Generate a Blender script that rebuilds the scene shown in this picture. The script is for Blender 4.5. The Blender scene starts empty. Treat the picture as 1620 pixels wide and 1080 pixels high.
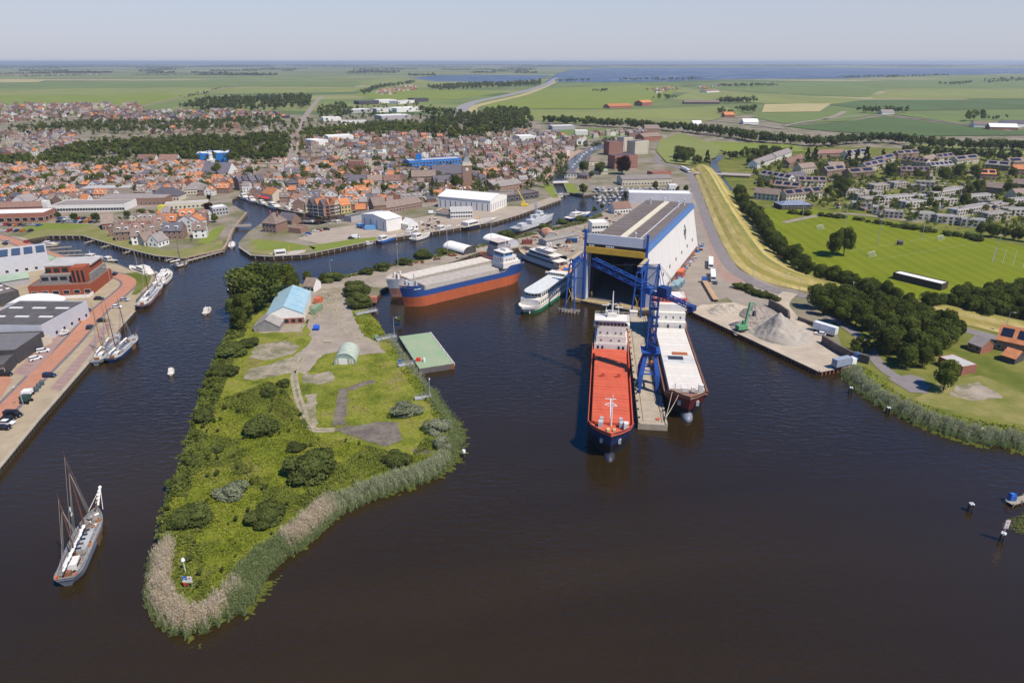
import bpy, math, random
import numpy as np
from mathutils import Vector, Matrix

R = math.radians
random.seed(7)
SC = bpy.context.scene
COL = SC.collection

# ------------------------------------------------------------------ camera
CAM_H, PITCH, FPX = 105.0, R(22.3), 1080.0
cam = bpy.data.objects.new('camera', bpy.data.cameras.new('camera'))
COL.objects.link(cam)
cam.location = (0, 0, CAM_H)
cam.rotation_euler = (R(90) - PITCH, 0, 0)
cam.data.lens = 24.0
cam.data.sensor_width = 36.0
cam.data.clip_start = 1.0
cam.data.clip_end = 120000.0
SC.camera = cam

# ------------------------------------------------------------------ sky, sun, exposure
SUN_AZ, SUN_EL = R(129), R(56)      # azimuth clockwise from +Y (view direction)
world = bpy.data.worlds.new('World')
SC.world = world
world.use_nodes = True
_nt = world.node_tree
_bg = _nt.nodes['Background']
_sky = _nt.nodes.new('ShaderNodeTexSky')
_sky.sky_type = 'NISHITA'
_sky.sun_disc = False
_sky.sun_elevation = SUN_EL
_sky.sun_rotation = SUN_AZ
_sky.altitude = 0
_sky.air_density = 1.0
_sky.dust_density = 0.4
_sky.ozone_density = 2.5
_hs = _nt.nodes.new('ShaderNodeHueSaturation')
_tc = _nt.nodes.new('ShaderNodeTexCoord'); _sp = _nt.nodes.new('ShaderNodeSeparateXYZ'); _mr = _nt.nodes.new('ShaderNodeMapRange')
_nt.links.new(_tc.outputs['Generated'], _sp.inputs[0]); _nt.links.new(_sp.outputs[2], _mr.inputs[0])
_mr.inputs['From Max'].default_value = 0.45; _mr.inputs['To Min'].default_value = 0.55; _mr.inputs['To Max'].default_value = 2.6   # pale hazy air low down
_nt.links.new(_mr.outputs[0], _hs.inputs['Saturation'])
_tn = _nt.nodes.new('ShaderNodeMix'); _tn.data_type = 'RGBA'; _tn.blend_type = 'MULTIPLY'; _tn.inputs[0].default_value = 1.0
_tn.inputs[7].default_value = (0.93, 0.93, 1.09, 1)
_nt.links.new(_sky.outputs[0], _hs.inputs['Color']); _nt.links.new(_hs.outputs[0], _tn.inputs[6])
_hz = _nt.nodes.new('ShaderNodeMix'); _hz.data_type = 'RGBA'; _hm = _nt.nodes.new('ShaderNodeMapRange')
_hm.inputs['From Max'].default_value = 0.32; _hm.inputs['To Min'].default_value = 0.85; _hm.inputs['To Max'].default_value = 0.0   # milky summer haze towards the horizon, all round
_nt.links.new(_sp.outputs[2], _hm.inputs[0]); _nt.links.new(_hm.outputs[0], _hz.inputs[0])
_nt.links.new(_tn.outputs[2], _hz.inputs[6]); _hz.inputs[7].default_value = (4.0, 4.25, 5.05, 1)
_nt.links.new(_hz.outputs[2], _bg.inputs[0])
_bg.inputs[1].default_value = 0.102

sl = bpy.data.lights.new('sun', 'SUN')
sl.energy = 4.7
sl.angle = R(0.53)
sl.color = (1.0, 0.905, 0.76)
sun = bpy.data.objects.new('sun', sl)
COL.objects.link(sun)
_sd = Vector((math.sin(SUN_AZ) * math.cos(SUN_EL), math.cos(SUN_AZ) * math.cos(SUN_EL), math.sin(SUN_EL)))
sun.rotation_euler = (-_sd).to_track_quat('-Z', 'Y').to_euler()
sun.location = _sd * 400

SC.view_settings.view_transform = 'Standard'
SC.view_settings.look = 'None'
SC.view_settings.exposure = 0.3
SC.view_settings.gamma = 1.0
SC.view_settings.use_curve_mapping = False

# ------------------------------------------------------------------ measuring: photograph pixel -> point on a level plane
LAND = 1.5
def g(px, py, z=LAND):
 x = (px - 810.0) / FPX
 v = (py - 540.0) / FPX
 dz = -math.sin(PITCH) - v * math.cos(PITCH)
 t = (z - CAM_H) / dz
 return Vector((x * t, (math.cos(PITCH) - v * math.sin(PITCH)) * t, z))
def gs(pts, z=LAND):
 return [g(p[0], p[1], z) for p in pts]
def two(a, b, z):
 A, B = g(a[0], a[1], z), g(b[0], b[1], z)
 d = B - A
 return (A + B) / 2, math.atan2(d.y, d.x), d.length
_ON = 'zeroth first second third fourth fifth sixth seventh eighth ninth tenth eleventh twelfth thirteenth fourteenth fifteenth sixteenth seventeenth eighteenth nineteenth'.split()
def ordn(n):
 if n < 20: return _ON[n]
 t = ['', '', 'twent', 'thirt', 'fort', 'fift', 'sixt', 'sevent', 'eight', 'ninet'][n // 10]
 return t + 'ieth' if n % 10 == 0 else t + 'y-' + _ON[n % 10]

# ------------------------------------------------------------------ materials
MATS = {}
def mat(name, col, rough=0.8, var=0.18, scale=0.6, metal=0.0, col2=None, bump=0.0, orand=0.0, spec=None, stretch=(1, 1, 1), contrast=1.0):
 if name in MATS: return MATS[name]
 m = bpy.data.materials.new(name); MATS[name] = m
 m.use_nodes = True
 nt = m.node_tree; N = nt.nodes; L = nt.links
 p = N['Principled BSDF']
 p.inputs['Roughness'].default_value = rough
 p.inputs['Metallic'].default_value = metal
 p.inputs['Specular IOR Level'].default_value = spec if spec is not None else (0.08 if rough > .88 else 0.25 if rough > .7 else 0.45)
 geo = N.new('ShaderNodeNewGeometry')
 mp = N.new('ShaderNodeMapping'); mp.inputs['Scale'].default_value = stretch
 L.new(geo.outputs['Position'], mp.inputs[0])
 n1 = N.new('ShaderNodeTexNoise'); n1.inputs['Scale'].default_value = scale; n1.inputs['Detail'].default_value = 6
 n1.inputs['Roughness'].default_value = 0.65
 L.new(mp.outputs[0], n1.inputs['Vector'])
 cr = N.new('ShaderNodeValToRGB')
 a = 0.5 - 0.2 / contrast; b = 0.5 + 0.2 / contrast
 cr.color_ramp.elements[0].position = a; cr.color_ramp.elements[1].position = b
 c2 = col2 if col2 else tuple(min(1, c * (1 + var)) for c in col)
 c1 = col if col2 else tuple(c * (1 - var) for c in col)
 cr.color_ramp.elements[0].color = (*c1, 1); cr.color_ramp.elements[1].color = (*c2, 1)
 L.new(n1.outputs['Fac'], cr.inputs[0])
 out = cr.outputs[0]
 if orand:
  oi = N.new('ShaderNodeObjectInfo')
  hs = N.new('ShaderNodeHueSaturation')
  mr = N.new('ShaderNodeMapRange'); mr.inputs['To Min'].default_value = 1 - orand; mr.inputs['To Max'].default_value = 1 + orand
  L.new(oi.outputs['Random'], mr.inputs[0]); L.new(mr.outputs[0], hs.inputs['Value'])
  L.new(out, hs.inputs['Color']); out = hs.outputs[0]
 L.new(out, p.inputs['Base Color'])
 if bump:
  bp = N.new('ShaderNodeBump'); bp.inputs['Strength'].default_value = 0.6; bp.inputs['Distance'].default_value = bump
  n2 = N.new('ShaderNodeTexNoise'); n2.inputs['Scale'].default_value = scale * 5; n2.inputs['Detail'].default_value = 4
  L.new(mp.outputs[0], n2.inputs['Vector']); L.new(n2.outputs['Fac'], bp.inputs['Height']); L.new(bp.outputs[0], p.inputs['Normal'])
 return m

def mat_glass(name='window_glass', col=(0.02, 0.025, 0.03), rough=0.12):
 if name in MATS: return MATS[name]
 m = mat(name, col, rough, 0.3, 0.5, spec=0.5)
 return m

def mat_leaf(name, dark, light, trans=0.34, orand=0.22):
 if name in MATS: return MATS[name]
 m = bpy.data.materials.new(name); MATS[name] = m
 m.use_nodes = True
 nt = m.node_tree; N = nt.nodes; L = nt.links
 N.remove(N['Principled BSDF'])
 at = N.new('ShaderNodeAttribute'); at.attribute_name = 'rnd'
 mx = N.new('ShaderNodeMix'); mx.data_type = 'RGBA'
 mx.inputs[6].default_value = (*dark, 1); mx.inputs[7].default_value = (*light, 1)
 L.new(at.outputs['Fac'], mx.inputs[0])
 oi = N.new('ShaderNodeObjectInfo'); hs = N.new('ShaderNodeHueSaturation')
 mr = N.new('ShaderNodeMapRange'); mr.inputs['To Min'].default_value = 1 - orand; mr.inputs['To Max'].default_value = 1 + orand
 L.new(oi.outputs['Random'], mr.inputs[0]); L.new(mr.outputs[0], hs.inputs['Value']); L.new(mx.outputs[2], hs.inputs['Color'])
 d = N.new('ShaderNodeBsdfDiffuse'); t = N.new('ShaderNodeBsdfTranslucent'); ms = N.new('ShaderNodeMixShader')
 ms.inputs[0].default_value = trans
 L.new(hs.outputs[0], d.inputs[0]); L.new(hs.outputs[0], t.inputs[0])
 L.new(d.outputs[0], ms.inputs[1]); L.new(t.outputs[0], ms.inputs[2])
 L.new(ms.outputs[0], N['Material Output'].inputs[0])
 return m

# ------------------------------------------------------------------ mesh builder
class MB:
 def __init__(s): s.v = []; s.f = []; s.m = []
 def add(s, vs, fs, m=0):
  o = len(s.v); s.v += [tuple(v) for v in vs]
  for f in fs: s.f.append(tuple(o + i for i in f)); s.m.append(m)
 def box(s, cx, cy, z0, lx, ly, lz, rz=0.0, m=0, top=(1, 1)):
  c, n = math.cos(rz), math.sin(rz); vs = []
  for z, k in ((z0, (1, 1)), (z0 + lz, top)):
   for a, b in ((-1, -1), (1, -1), (1, 1), (-1, 1)):
    x, y = a * lx / 2 * k[0], b * ly / 2 * k[1]
    vs.append((cx + x * c - y * n, cy + x * n + y * c, z))
  s.add(vs, [(3, 2, 1, 0), (4, 5, 6, 7), (0, 1, 5, 4), (1, 2, 6, 5), (2, 3, 7, 6), (3, 0, 4, 7)], m)
 def prism(s, poly, z0, z1, m=0, mt=None):
  n = len(poly)
  vs = [(p[0], p[1], z0) for p in poly] + [(p[0], p[1], z1) for p in poly]
  s.add(vs, [(i, (i + 1) % n, n + (i + 1) % n, n + i) for i in range(n)], m)
  s.add(vs, [tuple(range(n, 2 * n))], m if mt is None else mt)
  s.add(vs, [tuple(reversed(range(n)))], m)
 def tube(s, a, b, r0, r1=None, n=6, m=0, cap=True):
  r1 = r0 if r1 is None else r1
  a, b = Vector(a), Vector(b); d = b - a
  if d.length < 1e-6: return
  q = d.to_track_quat('Z', 'Y'); vs = []
  for p, r in ((a, r0), (b, r1)):
   for i in range(n):
    t = 2 * math.pi * i / n
    vs.append(p + q @ Vector((math.cos(t) * r, math.sin(t) * r, 0)))
  fs = [(i, (i + 1) % n, n + (i + 1) % n, n + i) for i in range(n)]
  if cap: fs += [tuple(range(n - 1, -1, -1)), tuple(range(n, 2 * n))]
  s.add(vs, fs, m)
 def beam(s, a, b, w, h=None, m=0):
  h = w if h is None else h
  a, b = Vector(a), Vector(b); d = (b - a)
  if d.length < 1e-6: return
  d = d.normalized(); up = Vector((0, 0, 1)) if abs(d.z) < 0.95 else Vector((0, 1, 0))
  x = d.cross(up).normalized(); y = x.cross(d).normalized(); vs = []
  for p in (a, b):
   for i, j in ((-1, -1), (1, -1), (1, 1), (-1, 1)): vs.append(p + x * (i * w / 2) + y * (j * h / 2))
  s.add(vs, [(3, 2, 1, 0), (4, 5, 6, 7), (0, 1, 5, 4), (1, 2, 6, 5), (2, 3, 7, 6), (3, 0, 4, 7)], m)
 def loft(s, rings, m=0, closed=False, caps=False):
  n = len(rings[0]); vs = [p for r in rings for p in r]; fs = []
  for i in range(len(rings) - 1):
   for j in range(n if closed else n - 1):
    k = (j + 1) % n
    fs.append((i * n + j, i * n + k, (i + 1) * n + k, (i + 1) * n + j))
  if caps: fs += [tuple(reversed(range(n))), tuple(range((len(rings) - 1) * n, len(rings) * n))]
  s.add(vs, fs, m)
 def sphere(s, c, rx, ry=None, rz=None, n=10, k=6, m=0):
  ry = rx if ry is None else ry; rz = rx if rz is None else rz
  rings = []
  for i in range(k + 1):
   a = -math.pi / 2 + math.pi * i / k
   rings.append([(c[0] + rx * math.cos(a) * math.cos(2 * math.pi * j / n), c[1] + ry * math.cos(a) * math.sin(2 * math.pi * j / n), c[2] + rz * math.sin(a)) for j in range(n)])
  s.loft(rings, m, True)
 def merge(s, o, M, mmap=None):
  b = len(s.v); s.v += [tuple(M @ Vector(v)) for v in o.v]
  for f, m in zip(o.f, o.m): s.f.append(tuple(b + i for i in f)); s.m.append(mmap[m] if mmap else m)
 def mesh(s, name, mats, smooth=False):
  me = bpy.data.meshes.new(name); me.from_pydata(s.v, [], s.f)
  for m in (mats if isinstance(mats, (list, tuple)) else [mats]): me.materials.append(m)
  me.polygons.foreach_set('material_index', s.m)
  if smooth: me.polygons.foreach_set('use_smooth', [True] * len(s.f))
  me.validate(); me.update()
  return me

def link(name, data, parent=None, loc=None, rz=None):
 o = bpy.data.objects.new(name, data); COL.objects.link(o)
 if parent: o.parent = parent
 if loc is not None: o.location = loc
 if rz is not None: o.rotation_euler = (0, 0, rz)
 return o
def tag(o, label=None, cat=None, group=None, kind=None):
 if label: o['label'] = label
 if cat: o['category'] = cat
 if group: o['group'] = group
 if kind: o['kind'] = kind
 return o
def thing(name, label, cat, loc=(0, 0, 0), rz=0.0, group=None):
 o = link(name, None, None, loc, rz); o.empty_display_size = 0.5
 return tag(o, label, cat, group)
def part(name, mb, mats, parent, smooth=False, label=None, kind=None):
 o = link(name, mb.mesh(name, mats, smooth), parent)
 return tag(o, label, kind=kind)
def single(name, mb, mats, label, cat, group=None, loc=None, rz=None, smooth=False):
 return tag(link(name, mb.mesh(name, mats, smooth), None, loc, rz), label, cat, group)
def copy_tree(o, parent=None):
 c = o.copy(); COL.objects.link(c)
 if parent: c.parent = parent
 for ch in o.children: copy_tree(ch, c)
 return c
def setmat(o, m, slot=0):
 o.material_slots[slot].link = 'OBJECT'; o.material_slots[slot].material = m
def drop(o):
 for ch in list(o.children): drop(ch)
 bpy.data.objects.remove(o)
def child(o, name):
 for c in o.children:
  if c.name.split('.')[0] == name: return c
def smoothline(pts, k=6):
 out = []
 for i in range(len(pts) - 1):
  p0 = pts[max(0, i - 1)]; p1 = pts[i]; p2 = pts[i + 1]; p3 = pts[min(len(pts) - 1, i + 2)]
  for j in range(k):
   t = j / k
   out.append(0.5 * ((2 * p1) + (p2 - p0) * t + (2 * p0 - 5 * p1 + 4 * p2 - p3) * t * t + (3 * p1 - p0 - 3 * p2 + p3) * t ** 3))
 out.append(pts[-1].copy()); return out
def ribbon(pts, w, z, off=0.0, smooth=6):
 ps = smoothline(pts, smooth) if smooth else pts
 mb = MB(); L_, R_ = [], []
 for i, p in enumerate(ps):
  a = ps[max(0, i - 1)]; b = ps[min(len(ps) - 1, i + 1)]
  t = (b - a); t.z = 0; t.normalize(); n = Vector((-t.y, t.x, 0))
  L_.append((p.x + n.x * (off + w / 2), p.y + n.y * (off + w / 2), z)); R_.append((p.x + n.x * (off - w / 2), p.y + n.y * (off - w / 2), z))
 mb.loft([L_, R_]); 
 mb.f = [tuple(reversed(f)) for f in mb.f]
 return mb
def inpoly(x, y, poly):
 c = False; n = len(poly); j = n - 1
 for i in range(n):
  xi, yi = poly[i][0], poly[i][1]; xj, yj = poly[j][0], poly[j][1]
  if (yi > y) != (yj > y) and x < (xj - xi) * (y - yi) / (yj - yi) + xi: c = not c
  j = i
 return c
def structure(name, mb, m, smooth=False):
 return tag(link(name, mb.mesh(name, m, smooth)), kind='structure')
def sheet(name, poly_px, m, lev, z=LAND, world_pts=None, rag=0.0):
 pts = world_pts or gs(poly_px, z + lev)
 if rag:
  rg = random.Random(len(poly_px) + int(pts[0].x)); q = []
  for i, a in enumerate(pts):
   b = pts[(i + 1) % len(pts)]; n = max(1, int((b - a).length / (rag * 1.4))); d = (b - a).normalized(); k = 0.0
   for j in range(n):
    k = k * .6 + rg.uniform(-rag, rag) * .7; q.append(a.lerp(b, j / n) + Vector((-d.y, d.x, 0)) * k)
  pts = q
 ar = sum(pts[i - 1].x * pts[i].y - pts[i].x * pts[i - 1].y for i in range(len(pts)))
 if ar < 0: pts = pts[::-1]
 mb = MB(); mb.add([(p.x, p.y, z + lev) for p in pts], [tuple(range(len(pts)))])
 return structure(name, mb, m)
# ================================================================== water, land, fields, roads
def mat_water(name, base, rough, s1, dist):
 m = bpy.data.materials.new(name); MATS[name] = m; m.use_nodes = True
 N = m.node_tree.nodes; L = m.node_tree.links; p = N['Principled BSDF']
 p.inputs['Base Color'].default_value = (*base, 1); p.inputs['Roughness'].default_value = rough
 p.inputs['IOR'].default_value = 1.42; p.inputs['Specular Tint'].default_value = (.8, .88, .98, 1)
 geo = N.new('ShaderNodeNewGeometry'); mp = N.new('ShaderNodeMapping'); mp.inputs['Scale'].default_value = (0.45, 1.0, 1); mp.inputs['Rotation'].default_value = (0, 0, R(-8))
 L.new(geo.outputs['Position'], mp.inputs[0])
 n1 = N.new('ShaderNodeTexNoise'); n1.inputs['Scale'].default_value = s1; n1.inputs['Detail'].default_value = 3; n1.inputs['Roughness'].default_value = 0.55
 n2 = N.new('ShaderNodeTexNoise'); n2.inputs['Scale'].default_value = 0.012; n2.inputs['Detail'].default_value = 2
 L.new(mp.outputs[0], n1.inputs['Vector']); L.new(geo.outputs['Position'], n2.inputs['Vector'])
 mr = N.new('ShaderNodeMapRange'); mr.inputs['From Min'].default_value = 0.35; mr.inputs['From Max'].default_value = 0.65
 mr.inputs['To Min'].default_value = 0.35; mr.inputs['To Max'].default_value = 1.0
 L.new(n2.outputs['Fac'], mr.inputs[0])
 mu = N.new('ShaderNodeMath'); mu.operation = 'MULTIPLY'; L.new(n1.outputs['Fac'], mu.inputs[0]); L.new(mr.outputs[0], mu.inputs[1])
 n3 = N.new('ShaderNodeTexNoise'); n3.inputs['Scale'].default_value = 0.007; n3.inputs['Detail'].default_value = 5; n3.inputs['Distortion'].default_value = 1.2; L.new(mp.outputs[0], n3.inputs['Vector'])
 r2 = N.new('ShaderNodeMapRange'); r2.inputs['From Min'].default_value = .38; r2.inputs['From Max'].default_value = .62; r2.inputs['To Min'].default_value = rough * .6; r2.inputs['To Max'].default_value = rough + .16
 L.new(n3.outputs['Fac'], r2.inputs[0]); L.new(r2.outputs[0], p.inputs['Roughness'])
 cx = N.new('ShaderNodeValToRGB'); cx.color_ramp.elements[0].position = .35; cx.color_ramp.elements[1].position = .68
 cx.color_ramp.elements[0].color = (*[c * .85 for c in base], 1); cx.color_ramp.elements[1].color = (*[c * 1.5 + .002 for c in base], 1)
 L.new(n3.outputs['Fac'], cx.inputs[0]); L.new(cx.outputs[0], p.inputs['Base Color'])
 bp = N.new('ShaderNodeBump'); bp.inputs['Strength'].default_value = 1.0; bp.inputs['Distance'].default_value = dist
 L.new(mu.outputs[0], bp.inputs['Height']); L.new(bp.outputs[0], p.inputs['Normal'])
 return m
M_WATER = mat_water('harbour_water', (0.021, 0.0132, 0.0035), 0.06, 0.62, 0.38)
M_LAKE = mat_water('lake_water', (0.03, 0.05, 0.085), 0.35, 0.3, 0.4)
_w = MB(); _w.add([(-3000, -400, 0), (3000, -400, 0), (3000, 1200, 0), (-3000, 1200, 0)], [(0, 1, 2, 3)])
structure('water', _w, M_WATER)

SHORE = [(-120, 880), (0, 738), (60, 665), (150, 562), (213, 492), (216, 474), (240, 450), (247, 437), (205, 425), (183, 416), (123, 408), (81, 398),
         (52, 388), (44, 379), (79, 373), (131, 373), (153, 380), (197, 393), (247, 405), (291, 409), (353, 395), (360, 383), (368, 363), (390, 336),
         (368, 324), (367, 316), (380, 309), (409, 321), (444, 331), (481, 338), (508, 343), (545, 339), (545, 346), (503, 356), (459, 354), (436, 350),
         (414, 353), (394, 366), (377, 384), (378, 391), (397, 404), (426, 406), (483, 403), (597, 380), (678, 368), (700, 365), (784, 351), (818, 341),
         (888, 316), (881, 305), (873, 287), (890, 287), (897, 304), (922, 309), (942, 307), (990, 306), (990, 317), (971, 324), (947, 338), (922, 348),
         (878, 357), (848, 366), (774, 383), (700, 400), (620, 417), (560, 432), (505, 445), (450, 452), (400, 458), (378, 488), (368, 515), (350, 545),
         (335, 580), (318, 625), (300, 685), (283, 740), (262, 795), (252, 850), (251, 900), (251, 936), (266, 964), (292, 982), (325, 973), (367, 939),
         (394, 912), (424, 878), (476, 845), (516, 809), (566, 784), (616, 765), (676, 745), (706, 720), (716, 690), (706, 662), (690, 640), (672, 610),
         (650, 585), (630, 560), (610, 530), (598, 508), (580, 492), (588, 480), (606, 458), (640, 441), (757, 400), (815, 393), (830, 390), (898, 406),
         (910, 425), (908, 442), (905, 472), (932, 478), (1000, 491), (1092, 492), (1296, 588), (1345, 579), (1352, 596), (1395, 630), (1470, 664), (1540, 686),
         (1620, 698), (1800, 740)]
M_LAND = mat('town_ground', (0.27, 0.225, 0.185), 0.95, col2=(0.13, 0.13, 0.06), scale=0.035, contrast=1.6)
M_WALL = mat('quay_wall', (0.09, 0.07, 0.055), 0.9, 0.4, 0.5)
shore = gs(SHORE)
land = [p.copy() for p in shore] + [Vector((2600, shore[-1].y, LAND)), Vector((2600, 1500, LAND)), Vector((-2600, 1500, LAND)), Vector((-2600, shore[0].y, LAND))]
_l = MB(); _n = len(land)
_l.add([(p.x, p.y, LAND) for p in land], [tuple(range(_n))] if sum(land[i - 1].x * land[i].y - land[i].x * land[i - 1].y for i in range(_n)) > 0 else [tuple(reversed(range(_n)))], 0)
_k = len(shore)
_l.add([(p.x, p.y, LAND) for p in shore] + [(p.x, p.y, -2.5) for p in shore], [(i, _k + i, _k + i + 1, i + 1) for i in range(_k - 1)], 1)
structure('ground', _l, [M_LAND, M_WALL])

# far polder: one sheet to the horizon with long drained parcels
M_FAR = bpy.data.materials.new('polder'); M_FAR.use_nodes = True
def _polder(m):
 N = m.node_tree.nodes; L = m.node_tree.links; p = N['Principled BSDF']; p.inputs['Roughness'].default_value = 0.95; p.inputs['Specular IOR Level'].default_value = 0.1
 geo = N.new('ShaderNodeNewGeometry'); mp = N.new('ShaderNodeMapping')
 mp.inputs['Scale'].default_value = (1 / 900.0, 1 / 260.0, 1); mp.inputs['Rotation'].default_value = (0, 0, R(9)); mp.vector_type = 'TEXTURE' if False else 'POINT'
 L.new(geo.outputs['Position'], mp.inputs[0])
 vo = N.new('ShaderNodeTexVoronoi'); vo.inputs['Scale'].default_value = 1.0; vo.voronoi_dimensions = '2D'; vo.distance = 'CHEBYCHEV'
 L.new(mp.outputs[0], vo.inputs['Vector'])
 se = N.new('ShaderNodeSeparateColor'); L.new(vo.outputs['Color'], se.inputs[0])
 cr = N.new('ShaderNodeValToRGB'); cr.color_ramp.interpolation = 'CONSTANT'
 els = [(0, (0.135, 0.165, 0.06)), (0.2, (0.19, 0.205, 0.075)), (0.42, (0.10, 0.14, 0.05)), (0.58, (0.22, 0.225, 0.09)), (0.76, (0.15, 0.185, 0.06)), (0.92, (0.31, 0.27, 0.15))]
 for i, (q, c) in enumerate(els):
  e = cr.color_ramp.elements[i] if i < 2 else cr.color_ramp.elements.new(q)
  e.position = q; e.color = (*c, 1)
 L.new(se.outputs[0], cr.inputs[0])
 no = N.new('ShaderNodeTexNoise'); no.inputs['Scale'].default_value = 0.006; no.inputs['Detail'].default_value = 5
 L.new(geo.outputs['Position'], no.inputs['Vector'])
 mx = N.new('ShaderNodeMix'); mx.data_type = 'RGBA'; mx.blend_type = 'MULTIPLY'; mx.inputs[0].default_value = 0.55
 rr = N.new('ShaderNodeValToRGB'); rr.color_ramp.elements[0].position = .3; rr.color_ramp.elements[1].position = .7
 rr.color_ramp.elements[0].color = (.62, .66, .6, 1); rr.color_ramp.elements[1].color = (1.2, 1.2, 1.1, 1)
 L.new(no.outputs['Fac'], rr.inputs[0]); L.new(cr.outputs[0], mx.inputs[6]); L.new(rr.outputs[0], mx.inputs[7])
 L.new(mx.outputs[2], p.inputs['Base Color'])
_polder(M_FAR)
_f = MB(); _f.add([(-90000, 1500, LAND), (90000, 1500, LAND), (90000, 90000, LAND), (-90000, 90000, LAND)], [(0, 1, 2, 3)])
_f.add([(-90000, -300, LAND), (-2600, -300, LAND), (-2600, 1500, LAND), (-90000, 1500, LAND)], [(0, 1, 2, 3)])
_f.add([(2600, -300, LAND), (90000, -300, LAND), (90000, 1500, LAND), (2600, 1500, LAND)], [(0, 1, 2, 3)])
structure('polder', _f, M_FAR)

# lakes near the horizon
sheet('lake', [(862, 130), (1010, 130), (1150, 126), (1340, 124.5), (1430, 120), (1640, 116), (2100, 114), (2100, 109.5), (1500, 108), (1200, 107), (960, 108), (900, 111), (878, 118)], M_LAKE, 0.5)
sheet('lake', [(650, 124), (690, 129), (790, 130), (850, 126), (870, 119), (760, 118.5), (690, 119.5)], M_LAKE, 0.5)
# meadows told apart one by one
G1 = mat('meadow_light', (0.19, 0.21, 0.065), 0.95, 0.14, 0.01, stretch=(1, .3, 1))
G2 = mat('meadow_mid', (0.135, 0.175, 0.055), 0.95, 0.14, 0.01, stretch=(1, .3, 1))
G3 = mat('meadow_dark', (0.085, 0.125, 0.045), 0.95, 0.14, 0.01, stretch=(1, .3, 1))
G4 = mat('meadow_lush', (0.17, 0.205, 0.04), 0.95, 0.12, 0.012)
GY = mat('stubble', (0.36, 0.31, 0.15), 0.95, 0.12, 0.02)
for pts, m in [([(-80, 166), (238, 166), (330, 149), (0, 151), (-80, 152)], G4), ([(-80, 152), (330, 149), (372, 138), (-80, 142)], G1),
               ([(-80, 142), (372, 138), (560, 138), (575, 131), (330, 127), (-80, 131)], G2), ([(330, 149), (480, 147), (560, 146), (575, 139), (375, 139)], G1),
               ([(-80, 131), (60, 130), (80, 126), (-80, 125)], GY), ([(215, 172), (255, 173), (345, 152), (330, 150)], G2),
               ([(600, 158), (560, 150), (580, 143), (720, 142), (800, 146), (720, 158)], G4), ([(600, 141), (560, 128), (640, 124), (740, 128), (830, 130), (780, 138)], G1),
               ([(775, 172), (745, 162), (860, 140), (1010, 134), (1080, 137), (1050, 158), (985, 172)], G4), ([(870, 139), (890, 131), (1060, 131), (1090, 136), (1010, 134)], G2),
               ([(830, 190), (775, 174), (985, 174), (1140, 168), (1180, 178), (1100, 196), (900, 196)], G1), ([(1090, 140), (1120, 131), (1330, 129), (1400, 140), (1370, 154), (1200, 146)], G2),
               ([(1060, 158), (1100, 143), (1200, 148), (1370, 157), (1330, 165), (1210, 164), (1150, 160)], G1), ([(1400, 140), (1340, 129), (1560, 124), (1760, 126), (1760, 140)], G2),
               ([(1310, 166), (1372, 158), (1640, 158), (1640, 172), (1400, 176)], G3), ([(1380, 156), (1410, 141), (1760, 142), (1760, 157)], G1),
               ([(1210, 165), (1316, 164), (1296, 177), (1205, 178)], GY), ([(1205, 179), (1296, 178), (1320, 168), (1395, 178), (1340, 192), (1240, 196), (1190, 186)], G2),
               ([(1240, 200), (1345, 192), (1398, 184), (1520, 199), (1620, 206), (1700, 214), (1420, 216), (1300, 207)], G3), ([(1405, 180), (1640, 174), (1760, 178), (1760, 200), (1620, 202), (1520, 196)], G2),
               ([(1120, 224), (1260, 230), (1275, 241), (1150, 242), (1130, 234)], G4), ([(1043, 222), (1078, 211), (1142, 232), (1132, 250), (1092, 262), (1055, 258), (1038, 240)], G1),
               ([(1440, 228), (1700, 236), (1700, 248), (1440, 242)], G1), ([(840, 208), (960, 202), (1010, 214), (900, 222)], G2)]:
 sheet('field', pts, m, 0.25 + 0.0)
# fields share edges; lift alternate ones so that none lie in one plane
_k = 0
for o in COL.objects:
 if o.name.startswith('field'): o.location.z = 0.03 * (_k % 23); _k += 1

for w in ([(-330, 150), (-340, 300), (-560, 650), (-850, 1000), (-1150, 1490), (-2590, 1490), (-2590, 150)], [(420, 220), (600, 450), (900, 900), (1400, 1490), (2590, 1490), (2590, 220)]):
 sheet('meadow', None, G2, 0.012, world_pts=[Vector((x, y, 0)) for x, y in w])
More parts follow.
